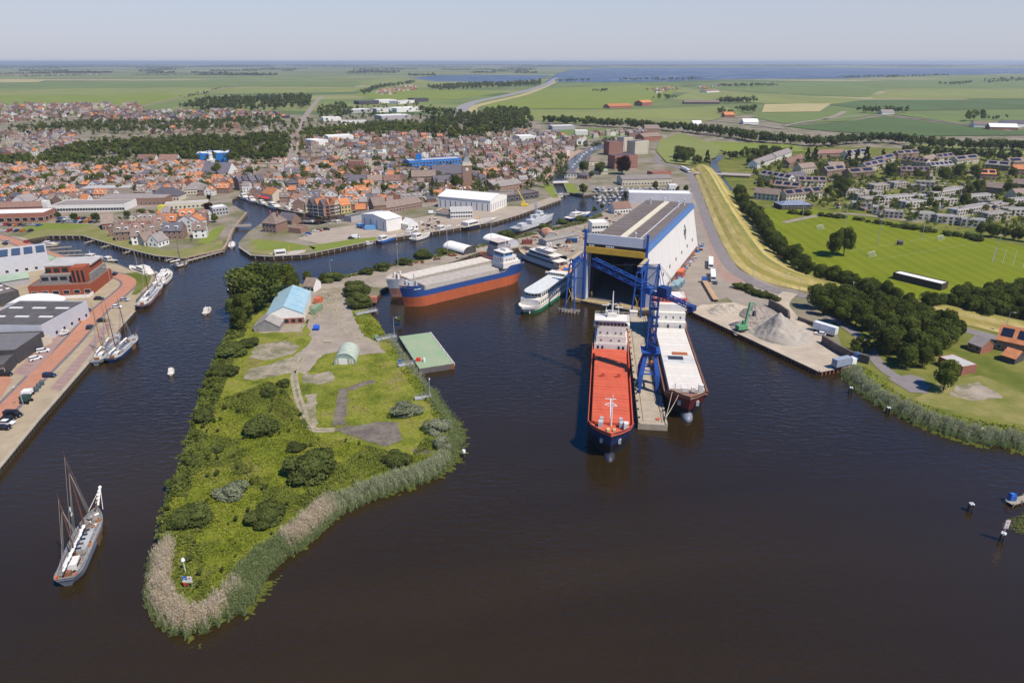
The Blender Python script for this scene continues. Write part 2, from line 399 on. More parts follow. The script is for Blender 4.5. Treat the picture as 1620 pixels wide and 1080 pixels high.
# suburb lawns on the right, sports ground, dyke foot
M_LAWN = mat('lawn', (0.09, 0.115, 0.018), 0.95, col2=(0.18, 0.175, 0.045), scale=0.06, contrast=1.5)
sheet('lawn', [(1092, 262), (1150, 236), (1300, 232), (1700, 240), (1900, 420), (1900, 720), (1620, 697), (1540, 685), (1470, 663), (1395, 629), (1353, 594), (1345, 577), (1300, 470), (1205, 440), (1165, 420), (1140, 380), (1110, 300)], M_LAWN, 0.02)
def mat_pitch():
 m = mat('pitch_grass', (0.125, 0.155, 0.008), 0.95, col2=(0.17, 0.195, 0.014), scale=0.03, contrast=0.8)
 N = m.node_tree.nodes; L = m.node_tree.links; p = N['Principled BSDF']
 src = p.inputs['Base Color'].links[0].from_socket
 geo = N.new('ShaderNodeNewGeometry'); mp = N.new('ShaderNodeMapping'); mp.inputs['Rotation'].default_value = (0, 0, R(37)); mp.inputs['Scale'].default_value = (0.16, 0.0, 0)
 L.new(geo.outputs['Position'], mp.inputs[0])
 wv = N.new('ShaderNodeTexWave'); wv.inputs['Scale'].default_value = 0.3; wv.inputs['Distortion'].default_value = 1.5; L.new(mp.outputs[0], wv.inputs[0])
 mx = N.new('ShaderNodeMix'); mx.data_type = 'RGBA'; mx.blend_type = 'MULTIPLY'
 mrn = N.new('ShaderNodeMapRange'); mrn.inputs['To Min'].default_value = .92; mrn.inputs['To Max'].default_value = 1.05
 L.new(wv.outputs['Fac'], mrn.inputs[0]); mx.inputs[0].default_value = 1
 L.new(src, mx.inputs[6]); L.new(mrn.outputs[0], mx.inputs[7]); L.new(mx.outputs[2], p.inputs['Base Color'])
 return m
sheet('sports_field', [(1200, 330), (1287, 331), (1440, 356), (1560, 378), (1660, 398), (1720, 450), (1650, 492), (1480, 482), (1340, 445), (1240, 395)], mat_pitch(), 0.05)
M_LINE = mat('field_paint', (0.42, 0.46, 0.30), 0.9, 0.2, 0.5)
for a, b, w in [((1340, 398), (1500, 372), .14), ((1380, 412), (1545, 384), .14), ((1295, 386), (1345, 378), .12), ((1545, 384), (1640, 410), .14)]:
 structure('field_line', ribbon(gs([a, b]), w, LAND + 0.06, smooth=0), M_LINE)

# peninsula grass
PEN = [(378, 488), (368, 515), (350, 545), (335, 580), (318, 625), (300, 685), (283, 740), (262, 795), (252, 850), (251, 900), (251, 936), (266, 964), (292, 982),
       (325, 973), (367, 939), (394, 912), (424, 878), (476, 845), (516, 809), (566, 784), (616, 765), (676, 745), (706, 720), (716, 690), (706, 662), (690, 640), (672, 610),
       (650, 585), (630, 560), (610, 530), (598, 508), (580, 492), (588, 480), (560, 455), (490, 455), (400, 460)]
M_PEN = bpy.data.materials.new('rough_grass'); M_PEN.use_nodes = True
def _pen(m):
 N = m.node_tree.nodes; L = m.node_tree.links; p = N['Principled BSDF']; p.inputs['Roughness'].default_value = 0.95; p.inputs['Specular IOR Level'].default_value = 0.15
 geo = N.new('ShaderNodeNewGeometry')
 def noise(s, d=6, r=.65):
  n = N.new('ShaderNodeTexNoise'); n.inputs['Scale'].default_value = s; n.inputs['Detail'].default_value = d; n.inputs['Roughness'].default_value = r
  L.new(geo.outputs['Position'], n.inputs['Vector']); return n
 a = noise(0.09); cr = N.new('ShaderNodeValToRGB')
 for i, (q, c) in enumerate([(0.32, (0.065, 0.088, 0.010)), (0.44, (0.135, 0.16, 0.016)), (0.55, (0.205, 0.215, 0.03)), (0.68, (0.22, 0.18, 0.065))]):
  e = cr.color_ramp.elements[i] if i < 2 else cr.color_ramp.elements.new(q); e.position = q; e.color = (*c, 1)
 L.new(a.outputs['Fac'], cr.inputs[0])
 b = noise(1.6, 5, .7); mr = N.new('ShaderNodeMapRange'); mr.inputs['From Min'].default_value = .3; mr.inputs['From Max'].default_value = .7; mr.inputs['To Min'].default_value = .6; mr.inputs['To Max'].default_value = 1.3
 L.new(b.outputs['Fac'], mr.inputs[0])
 mx = N.new('ShaderNodeMix'); mx.data_type = 'RGBA'; mx.blend_type = 'MULTIPLY'; mx.inputs[0].default_value = 1
 L.new(cr.outputs[0], mx.inputs[6]); L.new(mr.outputs[0], mx.inputs[7]); L.new(mx.outputs[2], p.inputs['Base Color'])
 bp = N.new('ShaderNodeBump'); bp.inputs['Distance'].default_value = 0.25; L.new(b.outputs['Fac'], bp.inputs['Height']); L.new(bp.outputs[0], p.inputs['Normal'])
_pen(M_PEN)
sheet('peninsula', PEN, M_PEN, 0.03)
M_YARD = mat('yard_gravel', (0.23, 0.195, 0.155), 0.95, col2=(0.35, 0.295, 0.23), scale=0.13, contrast=1.2, bump=0.03)
M_DIRT = mat('bare_dirt', (0.33, 0.28, 0.215), 0.95, col2=(0.16, 0.15, 0.085), scale=0.22, contrast=1.7, bump=0.04)
M_OLDASPH = mat('old_asphalt', (0.115, 0.095, 0.085), 0.95, col2=(0.19, 0.165, 0.13), scale=0.35, contrast=1.5)
M_ASPH = mat('asphalt', (0.19, 0.175, 0.17), 0.95, 0.14, 0.25)
sheet('yard', [(500, 452), (560, 436), (607, 429), (700, 404), (774, 385), (848, 368), (920, 350), (965, 332), (990, 320), (1085, 318), (1100, 400), (1030, 472), (1000, 489), (932, 476), (906, 470), (910, 425),
               (898, 405), (830, 389), (815, 392), (757, 399), (640, 440), (606, 456), (566, 452), (553, 469), (559, 500), (577, 532), (612, 556), (568, 561), (540, 555), (508, 562), (480, 590), (466, 580), (470, 560), (492, 540), (488, 505), (478, 526), (410, 526), (405, 515), (480, 480)], M_YARD, 0.06, rag=1.0)
sheet('bare_ground', [(383, 597), (392, 584), (440, 572), (470, 562), (482, 576), (470, 586), (440, 594), (405, 600)], M_DIRT, 0.07, rag=.9)
sheet('bare_ground', [(400, 548), (452, 537), (476, 548), (462, 560), (420, 570), (396, 566)], M_DIRT, 0.08, rag=.9)
sheet('bare_ground', [(482, 592), (524, 588), (528, 602), (506, 609), (480, 606)], M_DIRT, 0.09, rag=.9)
sheet('bare_ground', [(483, 624), (500, 622), (500, 676), (488, 676)], M_DIRT, 0.09, rag=.9)
sheet('old_paving', [(534, 616), (549, 613), (547, 672), (526, 674)], M_OLDASPH, 0.09, rag=.9)
sheet('old_paving', [(545, 614), (575, 603), (594, 601), (592, 606), (572, 610), (552, 618)], M_OLDASPH, 0.095, rag=.9)
sheet('old_paving', [(524, 676), (590, 668), (632, 668), (636, 694), (606, 706), (566, 694)], M_OLDASPH, 0.1, rag=.9)
sheet('old_paving', [(652, 712), (676, 706), (682, 716), (664, 722)], M_OLDASPH, 0.1, rag=.9)
M_TRK = mat('track_sand', (0.40, 0.345, 0.26), 0.95, col2=(0.20, 0.18, 0.09), scale=.5, contrast=.9)
_tk = gs([(478, 566), (466, 592), (470, 622), (479, 650), (485, 672), (500, 680), (530, 680)])
for o in (-.85, .85): structure('dirt_track', ribbon(_tk, .95, LAND + 0.115 + o * .004, o), M_TRK)
structure('dirt_track', ribbon(_tk, 2.6, LAND + 0.105), M_DIRT)
_tk2 = gs([(600, 545), (560, 530), (535, 505), (530, 470), (560, 446), (640, 424), (740, 398)])
for o in (-.9, .9): structure('tyre_track', ribbon(_tk2, .7, LAND + 0.075 + o * .003, o), M_TRK)
structure('dirt_track', ribbon(gs([(452, 590), (474, 588), (486, 592)]), 1.6, LAND + 0.105), MATS['track_sand'])

# shipyard apron right of the hall, sand quay, roads
M_APRON = mat('concrete_apron', (0.27, 0.23, 0.19), 0.95, 0.13, 0.12)
M_PAVER = mat('red_pavers', (0.30, 0.205, 0.165), 0.95, 0.13, 0.3)
M_SANDQ = mat('sandy_concrete', (0.41, 0.345, 0.265), 0.95, 0.2, 0.12, col2=None)
sheet('apron', [(1000, 489), (1030, 472), (1100, 402), (1080, 316), (1098, 300), (1118, 352), (1133, 392), (1152, 428), (1190, 452), (1235, 466), (1250, 480), (1240, 500), (1200, 510), (1150, 470), (1092, 491)], M_APRON, 0.08)
sheet('paver_strip', [(1100, 330), (1112, 345), (1128, 392), (1145, 425), (1180, 447), (1168, 452), (1140, 440), (1128, 415), (1119, 380)], M_PAVER, 0.09)
sheet('sand_quay', [(1092, 491), (1110, 482), (1160, 478), (1215, 495), (1262, 520), (1300, 545), (1345, 577), (1296, 587)], M_SANDQ, 0.1)
M_ROAD = mat('road_asphalt', (0.20, 0.18, 0.175), 0.95, 0.12, 0.3)
structure('road', ribbon(gs([(1040, 220), (1046, 236), (1040, 255), (1070, 264), (1090, 274), (1105, 313), (1122, 358), (1139, 396), (1160, 427), (1198, 449), (1233, 461), (1280, 470), (1340, 483), (1420, 500), (1509, 518), (1578, 535), (1660, 556)]), 6.5, LAND + 0.12), M_ROAD)
structure('road', ribbon(gs([(1250, 463), (1236, 478), (1242, 492), (1262, 512), (1300, 540)]), 7, LAND + 0.13), M_SANDQ)
structure('road', ribbon(gs([(1310, 500), (1350, 525), (1372, 548), (1388, 572), (1410, 592), (1440, 604), (1470, 614)]), 4.5, LAND + 0.13), M_ROAD)
sheet('parking_spot', [(1404, 598), (1440, 592), (1462, 598), (1468, 622), (1440, 620)], M_ROAD, 0.14)
sheet('bare_ground', [(1512, 612), (1548, 604), (1575, 618), (1590, 630), (1540, 634), (1505, 626)], M_DIRT, 0.05, rag=.9)
sheet('mown_grass', [(1440, 636), (1480, 606), (1550, 594), (1620, 622), (1760, 660), (1760, 690), (1620, 672), (1540, 655)], mat('mown_meadow', (0.25, 0.215, 0.08), 0.95, col2=(0.13, 0.15, 0.03), scale=0.12, contrast=1.2), 0.035, rag=.9)
sheet('rubble_patch', [(1520, 616), (1550, 607), (1572, 620), (1580, 630), (1545, 630)], M_YARD, 0.055, rag=.9)
sheet('mown_slope', [(1350, 596), (1370, 585), (1402, 612), (1412, 628), (1395, 628)], G4, 0.05)

# left quay
M_BRICKRD = mat('brick_road', (0.40, 0.195, 0.125), 0.95, 0.1, 0.4)
M_TAN = mat('quay_sand', (0.34, 0.275, 0.185), 0.95, 0.16, 0.2, col2=None)
M_GREYP = mat('grey_pavers', (0.25, 0.215, 0.195), 0.95, 0.14, 0.35)
sheet('quay_apron', [(-120, 878), (0, 736), (60, 663), (150, 560), (212, 491), (215, 474), (238, 450), (245, 438), (205, 427), (183, 418), (123, 410), (81, 400), (52, 390), (40, 376), (0, 372), (-60, 370), (-400, 560), (-400, 880)], M_TAN, 0.03)
M_PARK = mat('parking_pavers', (0.30, 0.205, 0.18), 0.95, 0.14, 0.5)
QR = gs([(-90, 745), (0, 656), (62, 592), (112, 542), (158, 491), (193, 462), (205, 448), (196, 439), (168, 432), (116, 416), (77, 402), (35, 386), (0, 375), (-60, 362)])
structure('gutter_strip', ribbon(QR, 8.6, LAND + 0.05), mat('dark_pavers', (0.16, 0.14, 0.145), 0.95, 0.15, 0.5))
structure('brick_road', ribbon(QR, 6.2, LAND + 0.08), M_BRICKRD)
sheet('parking_strip', [(78, 615), (100, 590), (140, 545), (165, 512), (178, 512), (150, 550), (118, 592), (96, 618)], M_PARK, 0.06)
sheet('parking_strip', [(20, 590), (60, 550), (96, 510), (118, 512), (80, 560), (46, 595)], M_PARK, 0.06)
sheet('parking_strip', [(-60, 640), (0, 588), (20, 600), (-40, 690)], M_BRICKRD, 0.065)
sheet('lawn', [(198, 432), (224, 430), (240, 437), (236, 449), (216, 466), (208, 466), (216, 450), (212, 440)], M_LAWN, 0.07)
sheet('lawn', [(-40, 396), (20, 392), (60, 396), (40, 412), (-40, 418)], M_LAWN, 0.07)
# basin edge dike and lock lawns
M_DRYG = mat('dry_grass', (0.235, 0.21, 0.09), 0.95, col2=(0.15, 0.165, 0.045), scale=0.08, contrast=1.3)
sheet('verge', [(36, 374), (80, 354), (150, 357), (170, 368), (215, 384), (262, 396), (300, 392), (352, 380), (352, 394), (291, 408), (247, 404), (197, 392), (153, 379), (131, 372), (79, 372), (46, 378)], M_DRYG, 0.05)
sheet('verge', [(310, 384), (340, 360), (356, 357), (345, 376), (330, 386)], G4, 0.055)
sheet('verge', [(20, 366), (60, 352), (150, 355), (120, 362)], G4, 0.055)
sheet('verge', [(398, 378), (440, 380), (490, 389), (500, 392), (485, 400), (428, 403), (400, 400), (392, 388)], M_DRYG, 0.05)
sheet('verge', [(402, 380), (460, 384), (492, 391), (470, 396), (410, 396)], G4, 0.055)
sheet('verge', [(488, 389), (560, 378), (595, 375), (597, 379), (500, 398)], G4, 0.05)
sheet('parking_lot', [(470, 378), (500, 364), (560, 356), (640, 366), (600, 374), (510, 386)], mat('pale_paving', (0.34, 0.285, 0.225), 0.95, 0.12, 0.15), 0.045)
sheet('boatyard_ground', [(560, 362), (640, 348), (740, 330), (830, 326), (888, 306), (887, 315), (818, 340), (784, 350), (700, 364), (600, 378)], MATS['pale_paving'], 0.04)
sheet('verge', [(856, 292), (872, 290), (880, 306), (884, 313), (874, 313)], G4, 0.06)
sheet('verge', [(893, 289), (908, 291), (917, 305), (899, 305)], G4, 0.06)
sheet('park', [(750, 262), (775, 258), (782, 270), (756, 276)], G4, 0.06)
# canal beyond the lock, creek behind the dyke
structure('canal', ribbon(gs([(881, 287), (898, 268), (917, 250), (932, 240), (952, 231), (985, 226)]), 17, LAND + 0.08), M_WATER)
structure('canal_quay', ribbon(gs([(862, 284), (879, 268), (896, 252), (908, 243), (918, 238)]), 9, LAND + 0.06), mat('quay_brick', (0.36, 0.25, 0.185), 0.95, 0.12, 0.3))
structure('creek', ribbon(gs([(1142, 246), (1130, 256), (1131, 266), (1140, 284), (1153, 301)]), 9, LAND + 0.10), M_WATER)
# streets of the town (paler ribbons between the houses)
M_STREET = mat('street_paving', (0.27, 0.225, 0.19), 0.95, 0.14, 0.2)
for pts, w in [([(462, 258), (464, 236), (463, 218), (478, 192), (498, 164), (510, 152)], 12), ([(440, 300), (452, 278), (462, 258)], 8), ([(630, 262), (641, 244), (634, 226), (620, 214)], 8),
               ([(0, 336), (120, 334), (260, 326), (360, 318)], 8), ([(560, 344), (620, 334), (690, 322), (760, 305), (850, 290)], 8), ([(1066, 258), (1080, 246), (1060, 226), (1050, 214)], 7),
               ([(1085, 272), (1160, 274), (1300, 283), (1450, 292), (1640, 300)], 6), ([(1240, 352), (1330, 338), (1460, 352)], 5)]:
 structure('street', ribbon(gs(pts), w, LAND + 0.1), M_STREET)
M_MOTOR = mat('motorway', (0.25, 0.24, 0.235), 0.95, 0.1, 0.02)
structure('motorway', ribbon(gs([(770, 204), (735, 190), (728, 175), (752, 162), (800, 152), (845, 141), (868, 132), (880, 124)]), 34, LAND + 1.0), M_MOTOR)
structure('road_verge', ribbon(gs([(790, 192), (752, 180), (748, 171), (775, 163), (830, 150), (866, 136), (880, 128)]), 26, LAND + 0.95), GY)
for pts, w in [([(1240, 200), (1300, 190), (1390, 183), (1520, 197), (1600, 208)], 9), ([(1300, 190), (1322, 184), (1336, 177)], 12), ([(210, 172), (300, 152), (370, 136), (410, 126)], 9), ([(900, 196), (1100, 190), (1240, 205)], 7)]:
 structure('farm_track', ribbon(gs(pts), w, LAND + 1.05), M_STREET)

# ------------------------------------------------------------------ dyke: a real ridge with rows of drying hay
def resample(ps, n):
 d = [0]
 for i in range(1, len(ps)): d.append(d[-1] + (ps[i] - ps[i - 1]).length)
 out = []
 for k in range(n):
  s = d[-1] * k / (n - 1); i = 0
  while i < len(d) - 2 and d[i + 1] < s: i += 1
  t = (s - d[i]) / max(1e-6, d[i + 1] - d[i]); out.append(ps[i].lerp(ps[i + 1], min(1, t)))
 return out
LE = resample(smoothline(gs([(1092, 268), (1101, 280), (1114, 313), (1131, 358), (1148, 394), (1169, 423), (1205, 443), (1243, 455), (1290, 464), (1350, 477), (1430, 494), (1530, 515), (1640, 541)])), 90)
RE = resample(smoothline(gs([(1126, 266), (1140, 280), (1163, 313), (1192, 350), (1222, 385), (1250, 415), (1288, 440), (1322, 452), (1370, 464), (1440, 478), (1540, 497), (1660, 523)])), 90)
PROF = [(0, 0.02), (.12, 1.2), (.22, 2.4), (.32, 3.6), (.42, 4.3), (.52, 4.3), (.62, 3.7), (.72, 2.8), (.82, 1.8), (.91, .9), (1, .02)]
_d = MB()
for j in range(len(PROF) - 1):
 rr = []
 for (t, h) in (PROF[j], PROF[j + 1]):
  rr.append([(LE[i].lerp(RE[i], t).x, LE[i].lerp(RE[i], t).y, LAND + 0.1 + h + 0.12 * math.sin(i * .9 + t * 20)) for i in range(90)])
 _d.loft([rr[1], rr[0]], m=[1, 0, 1, 0, 2, 1, 0, 1, 0, 2][j])
structure('dyke', _d, [mat('dyke_green', (0.22, 0.205, 0.04), 0.95, col2=(0.38, 0.30, 0.10), scale=0.2, stretch=(1, .25, 1)), mat('dyke_hay', (0.52, 0.41, 0.18), 0.95, col2=(0.30, 0.25, 0.075), scale=0.25, stretch=(1, .25, 1)), mat('dyke_top', (0.15, 0.165, 0.035), 0.95, col2=(0.27, 0.235, 0.08), scale=0.1)], True)

M_STRIPE = mat('bay_marking', (0.20, 0.15, 0.14), 0.95, 0.2, 1)
for i in range(16):
 f = i / 15.0
 for x0, y0, x1, y1, w in ((84, 612, 170, 514, 14), (26, 588, 106, 512, 13)):
  x, y = x0 + (x1 - x0) * f, y0 + (y1 - y0) * f
  structure('bay_line', ribbon(gs([(x, y), (x + w, y)]), .35, LAND + .075, smooth=0), M_STRIPE)
# ================================================================== vegetation
RNG = np.random.default_rng(11)
def leaf_mesh(name, C, Nn, S, rnd, m, aspect=1.5, mats=None, midx=None):
 n = len(C)
 Nn = Nn / (np.linalg.norm(Nn, axis=1, keepdims=True) + 1e-9)
 a = np.where(np.abs(Nn[:, 2:3]) < 0.9, np.array([[0, 0, 1.0]]), np.array([[1.0, 0, 0]]))
 T = np.cross(Nn, a); T /= np.linalg.norm(T, axis=1, keepdims=True) + 1e-9
 B = np.cross(Nn, T)
 th = RNG.uniform(0, 2 * np.pi, (n, 1)); U = T * np.cos(th) + B * np.sin(th); V = np.cross(Nn, U)
 S = S.reshape(-1, 1); U = U * S * aspect * 0.5; V = V * S * 0.5
 P = np.stack([C - U, C - V, C + U, C + V], axis=1).reshape(-1, 3)
 me = bpy.data.meshes.new(name)
 me.vertices.add(4 * n); me.vertices.foreach_set('co', P.astype(np.float32).ravel())
 me.loops.add(4 * n); me.loops.foreach_set('vertex_index', np.arange(4 * n, dtype=np.int32))
 me.polygons.add(n); me.polygons.foreach_set('loop_start', np.arange(0, 4 * n, 4, dtype=np.int32))
 at = me.attributes.new('rnd', 'FLOAT', 'POINT'); at.data.foreach_set('value', np.repeat(rnd, 4).astype(np.float32))
 for mm in (mats or [m]): me.materials.append(mm)
 if midx is not None: me.polygons.foreach_set('material_index', midx.astype(np.int32))
 me.update(); me.validate()
 return me
def blade_mesh(name, C, H, W, lean, rnd, m):
 n = len(C); th = RNG.uniform(0, np.pi, n)
 D = np.stack([np.cos(th), np.sin(th), np.zeros(n)], 1) * W[:, None] / 2
 top = C + np.stack([lean[:, 0], lean[:, 1], H], 1)
 P = np.stack([C - D, C + D, top], 1).reshape(-1, 3)
 me = bpy.data.meshes.new(name)
 me.vertices.add(3 * n); me.vertices.foreach_set('co', P.astype(np.float32).ravel())
 me.loops.add(3 * n); me.loops.foreach_set('vertex_index', np.arange(3 * n, dtype=np.int32))
 me.polygons.add(n); me.polygons.foreach_set('loop_start', np.arange(0, 3 * n, 3, dtype=np.int32))
 at = me.attributes.new('rnd', 'FLOAT', 'POINT'); at.data.foreach_set('value', np.repeat(rnd, 3).astype(np.float32))
 me.materials.append(m); me.update(); me.validate()
 return me
def crown_data(n, rx, rz, zc, lobes, size, lobe_r=(0.34, 0.52), shape='round'):
 d = RNG.normal(size=(lobes, 3)); d /= np.linalg.norm(d, axis=1, keepdims=True)
 rr = RNG.uniform(0.35, 0.72, (lobes, 1))
 c = d * rr * np.array([rx, rx, rz]); lr = RNG.uniform(*lobe_r, lobes)
 if shape == 'cone':
  z = RNG.uniform(-1, 0.8, lobes); k = (1 - (z + 1) / 2.0) * 0.8 + 0.08
  a = RNG.uniform(0, 6.28, lobes); c = np.stack([np.cos(a) * k * rx, np.sin(a) * k * rx, z * rz], 1); lr = 0.16 + 0.34 * k
 if shape == 'column':
  z = RNG.uniform(-0.9, 0.9, lobes); k = np.sqrt(1 - z * z) * 0.5 + .05
  a = RNG.uniform(0, 6.28, lobes); c = np.stack([np.cos(a) * k * rx, np.sin(a) * k * rx, z * rz], 1); lr = RNG.uniform(.35, .5, lobes)
 i = RNG.integers(0, lobes, n)
 u = RNG.normal(size=(n, 3)); u[:, 2] = u[:, 2] + 0.25; u /= np.linalg.norm(u, axis=1, keepdims=True)
 rad = lr[i][:, None] * (0.62 + 0.38 * np.sqrt(RNG.uniform(size=(n, 1)))) * np.array([[rx, rx, min(rz, rx * 1.1)]])
 C = c[i] + u * rad; C[:, 2] += zc
 Nn = u + RNG.normal(scale=0.45, size=(n, 3))
 lrnd = RNG.uniform(size=lobes)
 rnd = np.clip(0.5 * lrnd[i] + 0.5 * RNG.uniform(size=n), 0, 1)
 S = size * RNG.uniform(0.6, 1.5, n)
 return C, Nn, S, rnd

LEAF = {'broad': mat_leaf('leaf_dark', (0.036, 0.054, 0.012), (0.15, 0.178, 0.04)),
  'mid': mat_leaf('leaf_mid', (0.048, 0.072, 0.014), (0.165, 0.185, 0.038)),
  'light': mat_leaf('leaf_light', (0.075, 0.105, 0.014), (0.17, 0.195, 0.035)),
  'conifer': mat_leaf('needle', (0.018, 0.030, 0.012), (0.055, 0.075, 0.026)),
  'copper': mat_leaf('leaf_copper', (0.022, 0.010, 0.010), (0.065, 0.026, 0.020)),
  'silver': mat_leaf('leaf_silver', (0.10, 0.12, 0.065), (0.30, 0.32, 0.21)),
  'bush': mat_leaf('leaf_bush', (0.050, 0.072, 0.018), (0.165, 0.19, 0.055)),
  'hedge': mat_leaf('leaf_hedge', (0.03, 0.052, 0.010), (0.08, 0.11, 0.02))}
BARK = mat('bark', (0.085, 0.065, 0.05), 0.95, 0.3, 2.0)
def trunk_mb(h, r, crown_r, zc, n=5):
 mb = MB(); rg = random.Random(int(h * 100))
 top = zc + 0.15 * crown_r
 mb.tube((0, 0, -0.2), (0, 0, h), r, r * .75, 7); mb.tube((0, 0, h), (0.15, 0.1, top), r * .75, r * .25, 6)
 for i in range(n):
  a = 6.28 * i / n + rg.uniform(-.3, .3); z = h * rg.uniform(.85, 1.1)
  mb.tube((0, 0, z), (math.cos(a) * crown_r * .6, math.sin(a) * crown_r * .6, zc + rg.uniform(-.2, .5) * crown_r), r * .4, r * .1, 5)
 return mb
TP = {}
def tree_proto(key, kind, n, rx, rz, zc, lobes, size, th, tr, shape='round', leaf=None):
 C, Nn, S, rnd = crown_data(n, rx, rz, zc, lobes, size, shape=shape)
 if kind in ('bush', 'silver'): C[:, 2] = np.maximum(C[:, 2], 0.15)
 cr = leaf_mesh('crown_' + key, C, Nn, S, rnd, LEAF[leaf or kind])
 tk = trunk_mb(th, tr, rx, zc).mesh('trunk_' + key, BARK) if shape == 'round' and kind not in ('bush', 'silver') else None
 if tk is None:
  mb = MB(); mb.tube((0, 0, -.2), (0, 0, zc + rz * .6), tr, tr * .2, 6)
  for i in range(4): mb.tube((0, 0, .2), (math.cos(i * 1.57) * rx * .5, math.sin(i * 1.57) * rx * .5, zc * 1.1), tr * .5, tr * .15, 5)
  tk = mb.mesh('trunk_' + key, BARK)
 TP.setdefault(kind, []).append((cr, tk, zc + rz))
for i in range(4): tree_proto('broad%d' % i, 'broad', 7000, 4.3, 4.9, 6.3, 20 + i, 0.34, 2.0, 0.26)
for i in range(3): tree_proto('mid%d' % i, 'mid', 6500, 4.0, 4.9, 6.3, 18, 0.34, 2.0, 0.24)
for i in range(2): tree_proto('light%d' % i, 'light', 6000, 4.0, 4.5, 6.2, 17, 0.34, 2.0, 0.24)
for i in range(2): tree_proto('conifer%d' % i, 'conifer', 3000, 2.6, 6.2, 6.6, 26, 0.36, 1.0, 0.22, 'cone')
tree_proto('poplar0', 'poplar', 1500, 1.9, 6.3, 7.0, 22, 0.6, 1.0, 0.22, 'column', 'broad')
tree_proto('copper0', 'copper', 6000, 4.6, 4.8, 6.2, 18, 0.36, 2.0, 0.3)
for i in range(4): tree_proto('bush%d' % i, 'bush', 5200, 2.0, 1.4, 0.95, 16, 0.17, 0.5, 0.10)
for i in range(2): tree_proto('silver%d' % i, 'silver', 5000, 2.0, 1.5, 1.05, 15, 0.16, 0.5, 0.10)
TREE_N = {'broad': ('broadleaf_tree', 'dark green tree'), 'mid': ('broadleaf_tree', 'mid green tree'), 'light': ('broadleaf_tree', 'light green tree'),
          'conifer': ('conifer_tree', 'dark conical conifer'), 'poplar': ('poplar_tree', 'slim columnar poplar'), 'copper': ('copper_beech', 'dark red copper beech'),
          'bush': ('bush', 'dark green rounded bush'), 'silver': ('willow_bush', 'silvery grey willow bush')}
OCC = []
def tree(p, h, kind, label, group=None, wide=1.0, seed=None):
 v = TP[kind]; cr, tk, H = v[random.randrange(len(v)) if seed is None else seed % len(v)]
 nm = TREE_N[kind][0]
 cat = 'bush' if kind in ('bush', 'silver') else 'tree'
 t = thing(nm, label, cat, (p[0], p[1], LAND), random.uniform(0, 6.28), group)
 s = h / H; t.scale = (s * wide, s * wide, s)
 link('trunk', tk, t); link('crown', cr, t)
 return t
def hpx(base, topy, z=LAND):
 b = g(base[0], base[1], z); v = (topy - 540) / FPX
 ang = PITCH + math.atan(v); return CAM_H - b.y * math.tan(ang) - z
def tree_at(px, py, topy, kind, label, group=None, wide=1.0, seed=None):
 if kind in ('bush', 'silver'):
  k = min(1, max(0, (py - 420) / 250.0)); y2 = py - (.12 + .22 * k) * (py - topy); h = hpx((px, y2), topy)
  return tree(g(px, y2), max(.8, h * (1.1 - .2 * k) * (.72 if px < 350 + 60 * (py < 560) else 1)), kind, label, group, wide * ((1.0 if px < 350 + 60 * (py < 560) else 1.2) + .22 * k), seed)
 return tree(g(px, py), max(1.0, hpx((px, py), topy)), kind, label, group, wide, seed)

# --- individually placed trees and bushes of the peninsula
for px, py, ty, k, w, lab in [
 (404, 492, 408, 'broad', 1.25, 'tallest dark green tree on the north-west corner of the peninsula'),
 (428, 478, 420, 'broad', 1.1, 'dark green tree between the tallest peninsula tree and the light one'),
 (452, 462, 412, 'light', 1.0, 'light green tree behind the blue-roofed shed'),
 (466, 466, 432, 'mid', 1.1, 'low green tree touching the blue-roofed shed'),
 (388, 506, 462, 'mid', 1.1, 'green tree on the bank left of the blue-roofed shed'),
 (381, 524, 484, 'mid', 1.0, 'smaller green tree leaning over the water left of the shed'),
 (372, 505, 470, 'broad', 1.0, 'dark tree at the water edge below the moored motorboat'),
 (512, 448, 431, 'mid', 1.2, 'green tree behind the small brown-roofed house on the peninsula'),
 (487, 448, 428, 'mid', 1.2, 'green tree left of the small brown-roofed house'),
 (800, 383, 366, 'bush', 1.0, 'shrub on the bank near the arched boat tent'),
 (952, 331, 322, 'mid', 1.2, 'leafy tree on the bank left of the shipyard house'),
 (940, 337, 326, 'mid', 1.2, 'leafy tree by the blue houseboat mooring'),
 (988, 324, 300, 'conifer', 1.3, 'pointed green tree beside the red-roofed shipyard house')]:
 tree_at(px, py, ty, k, lab, wide=w)
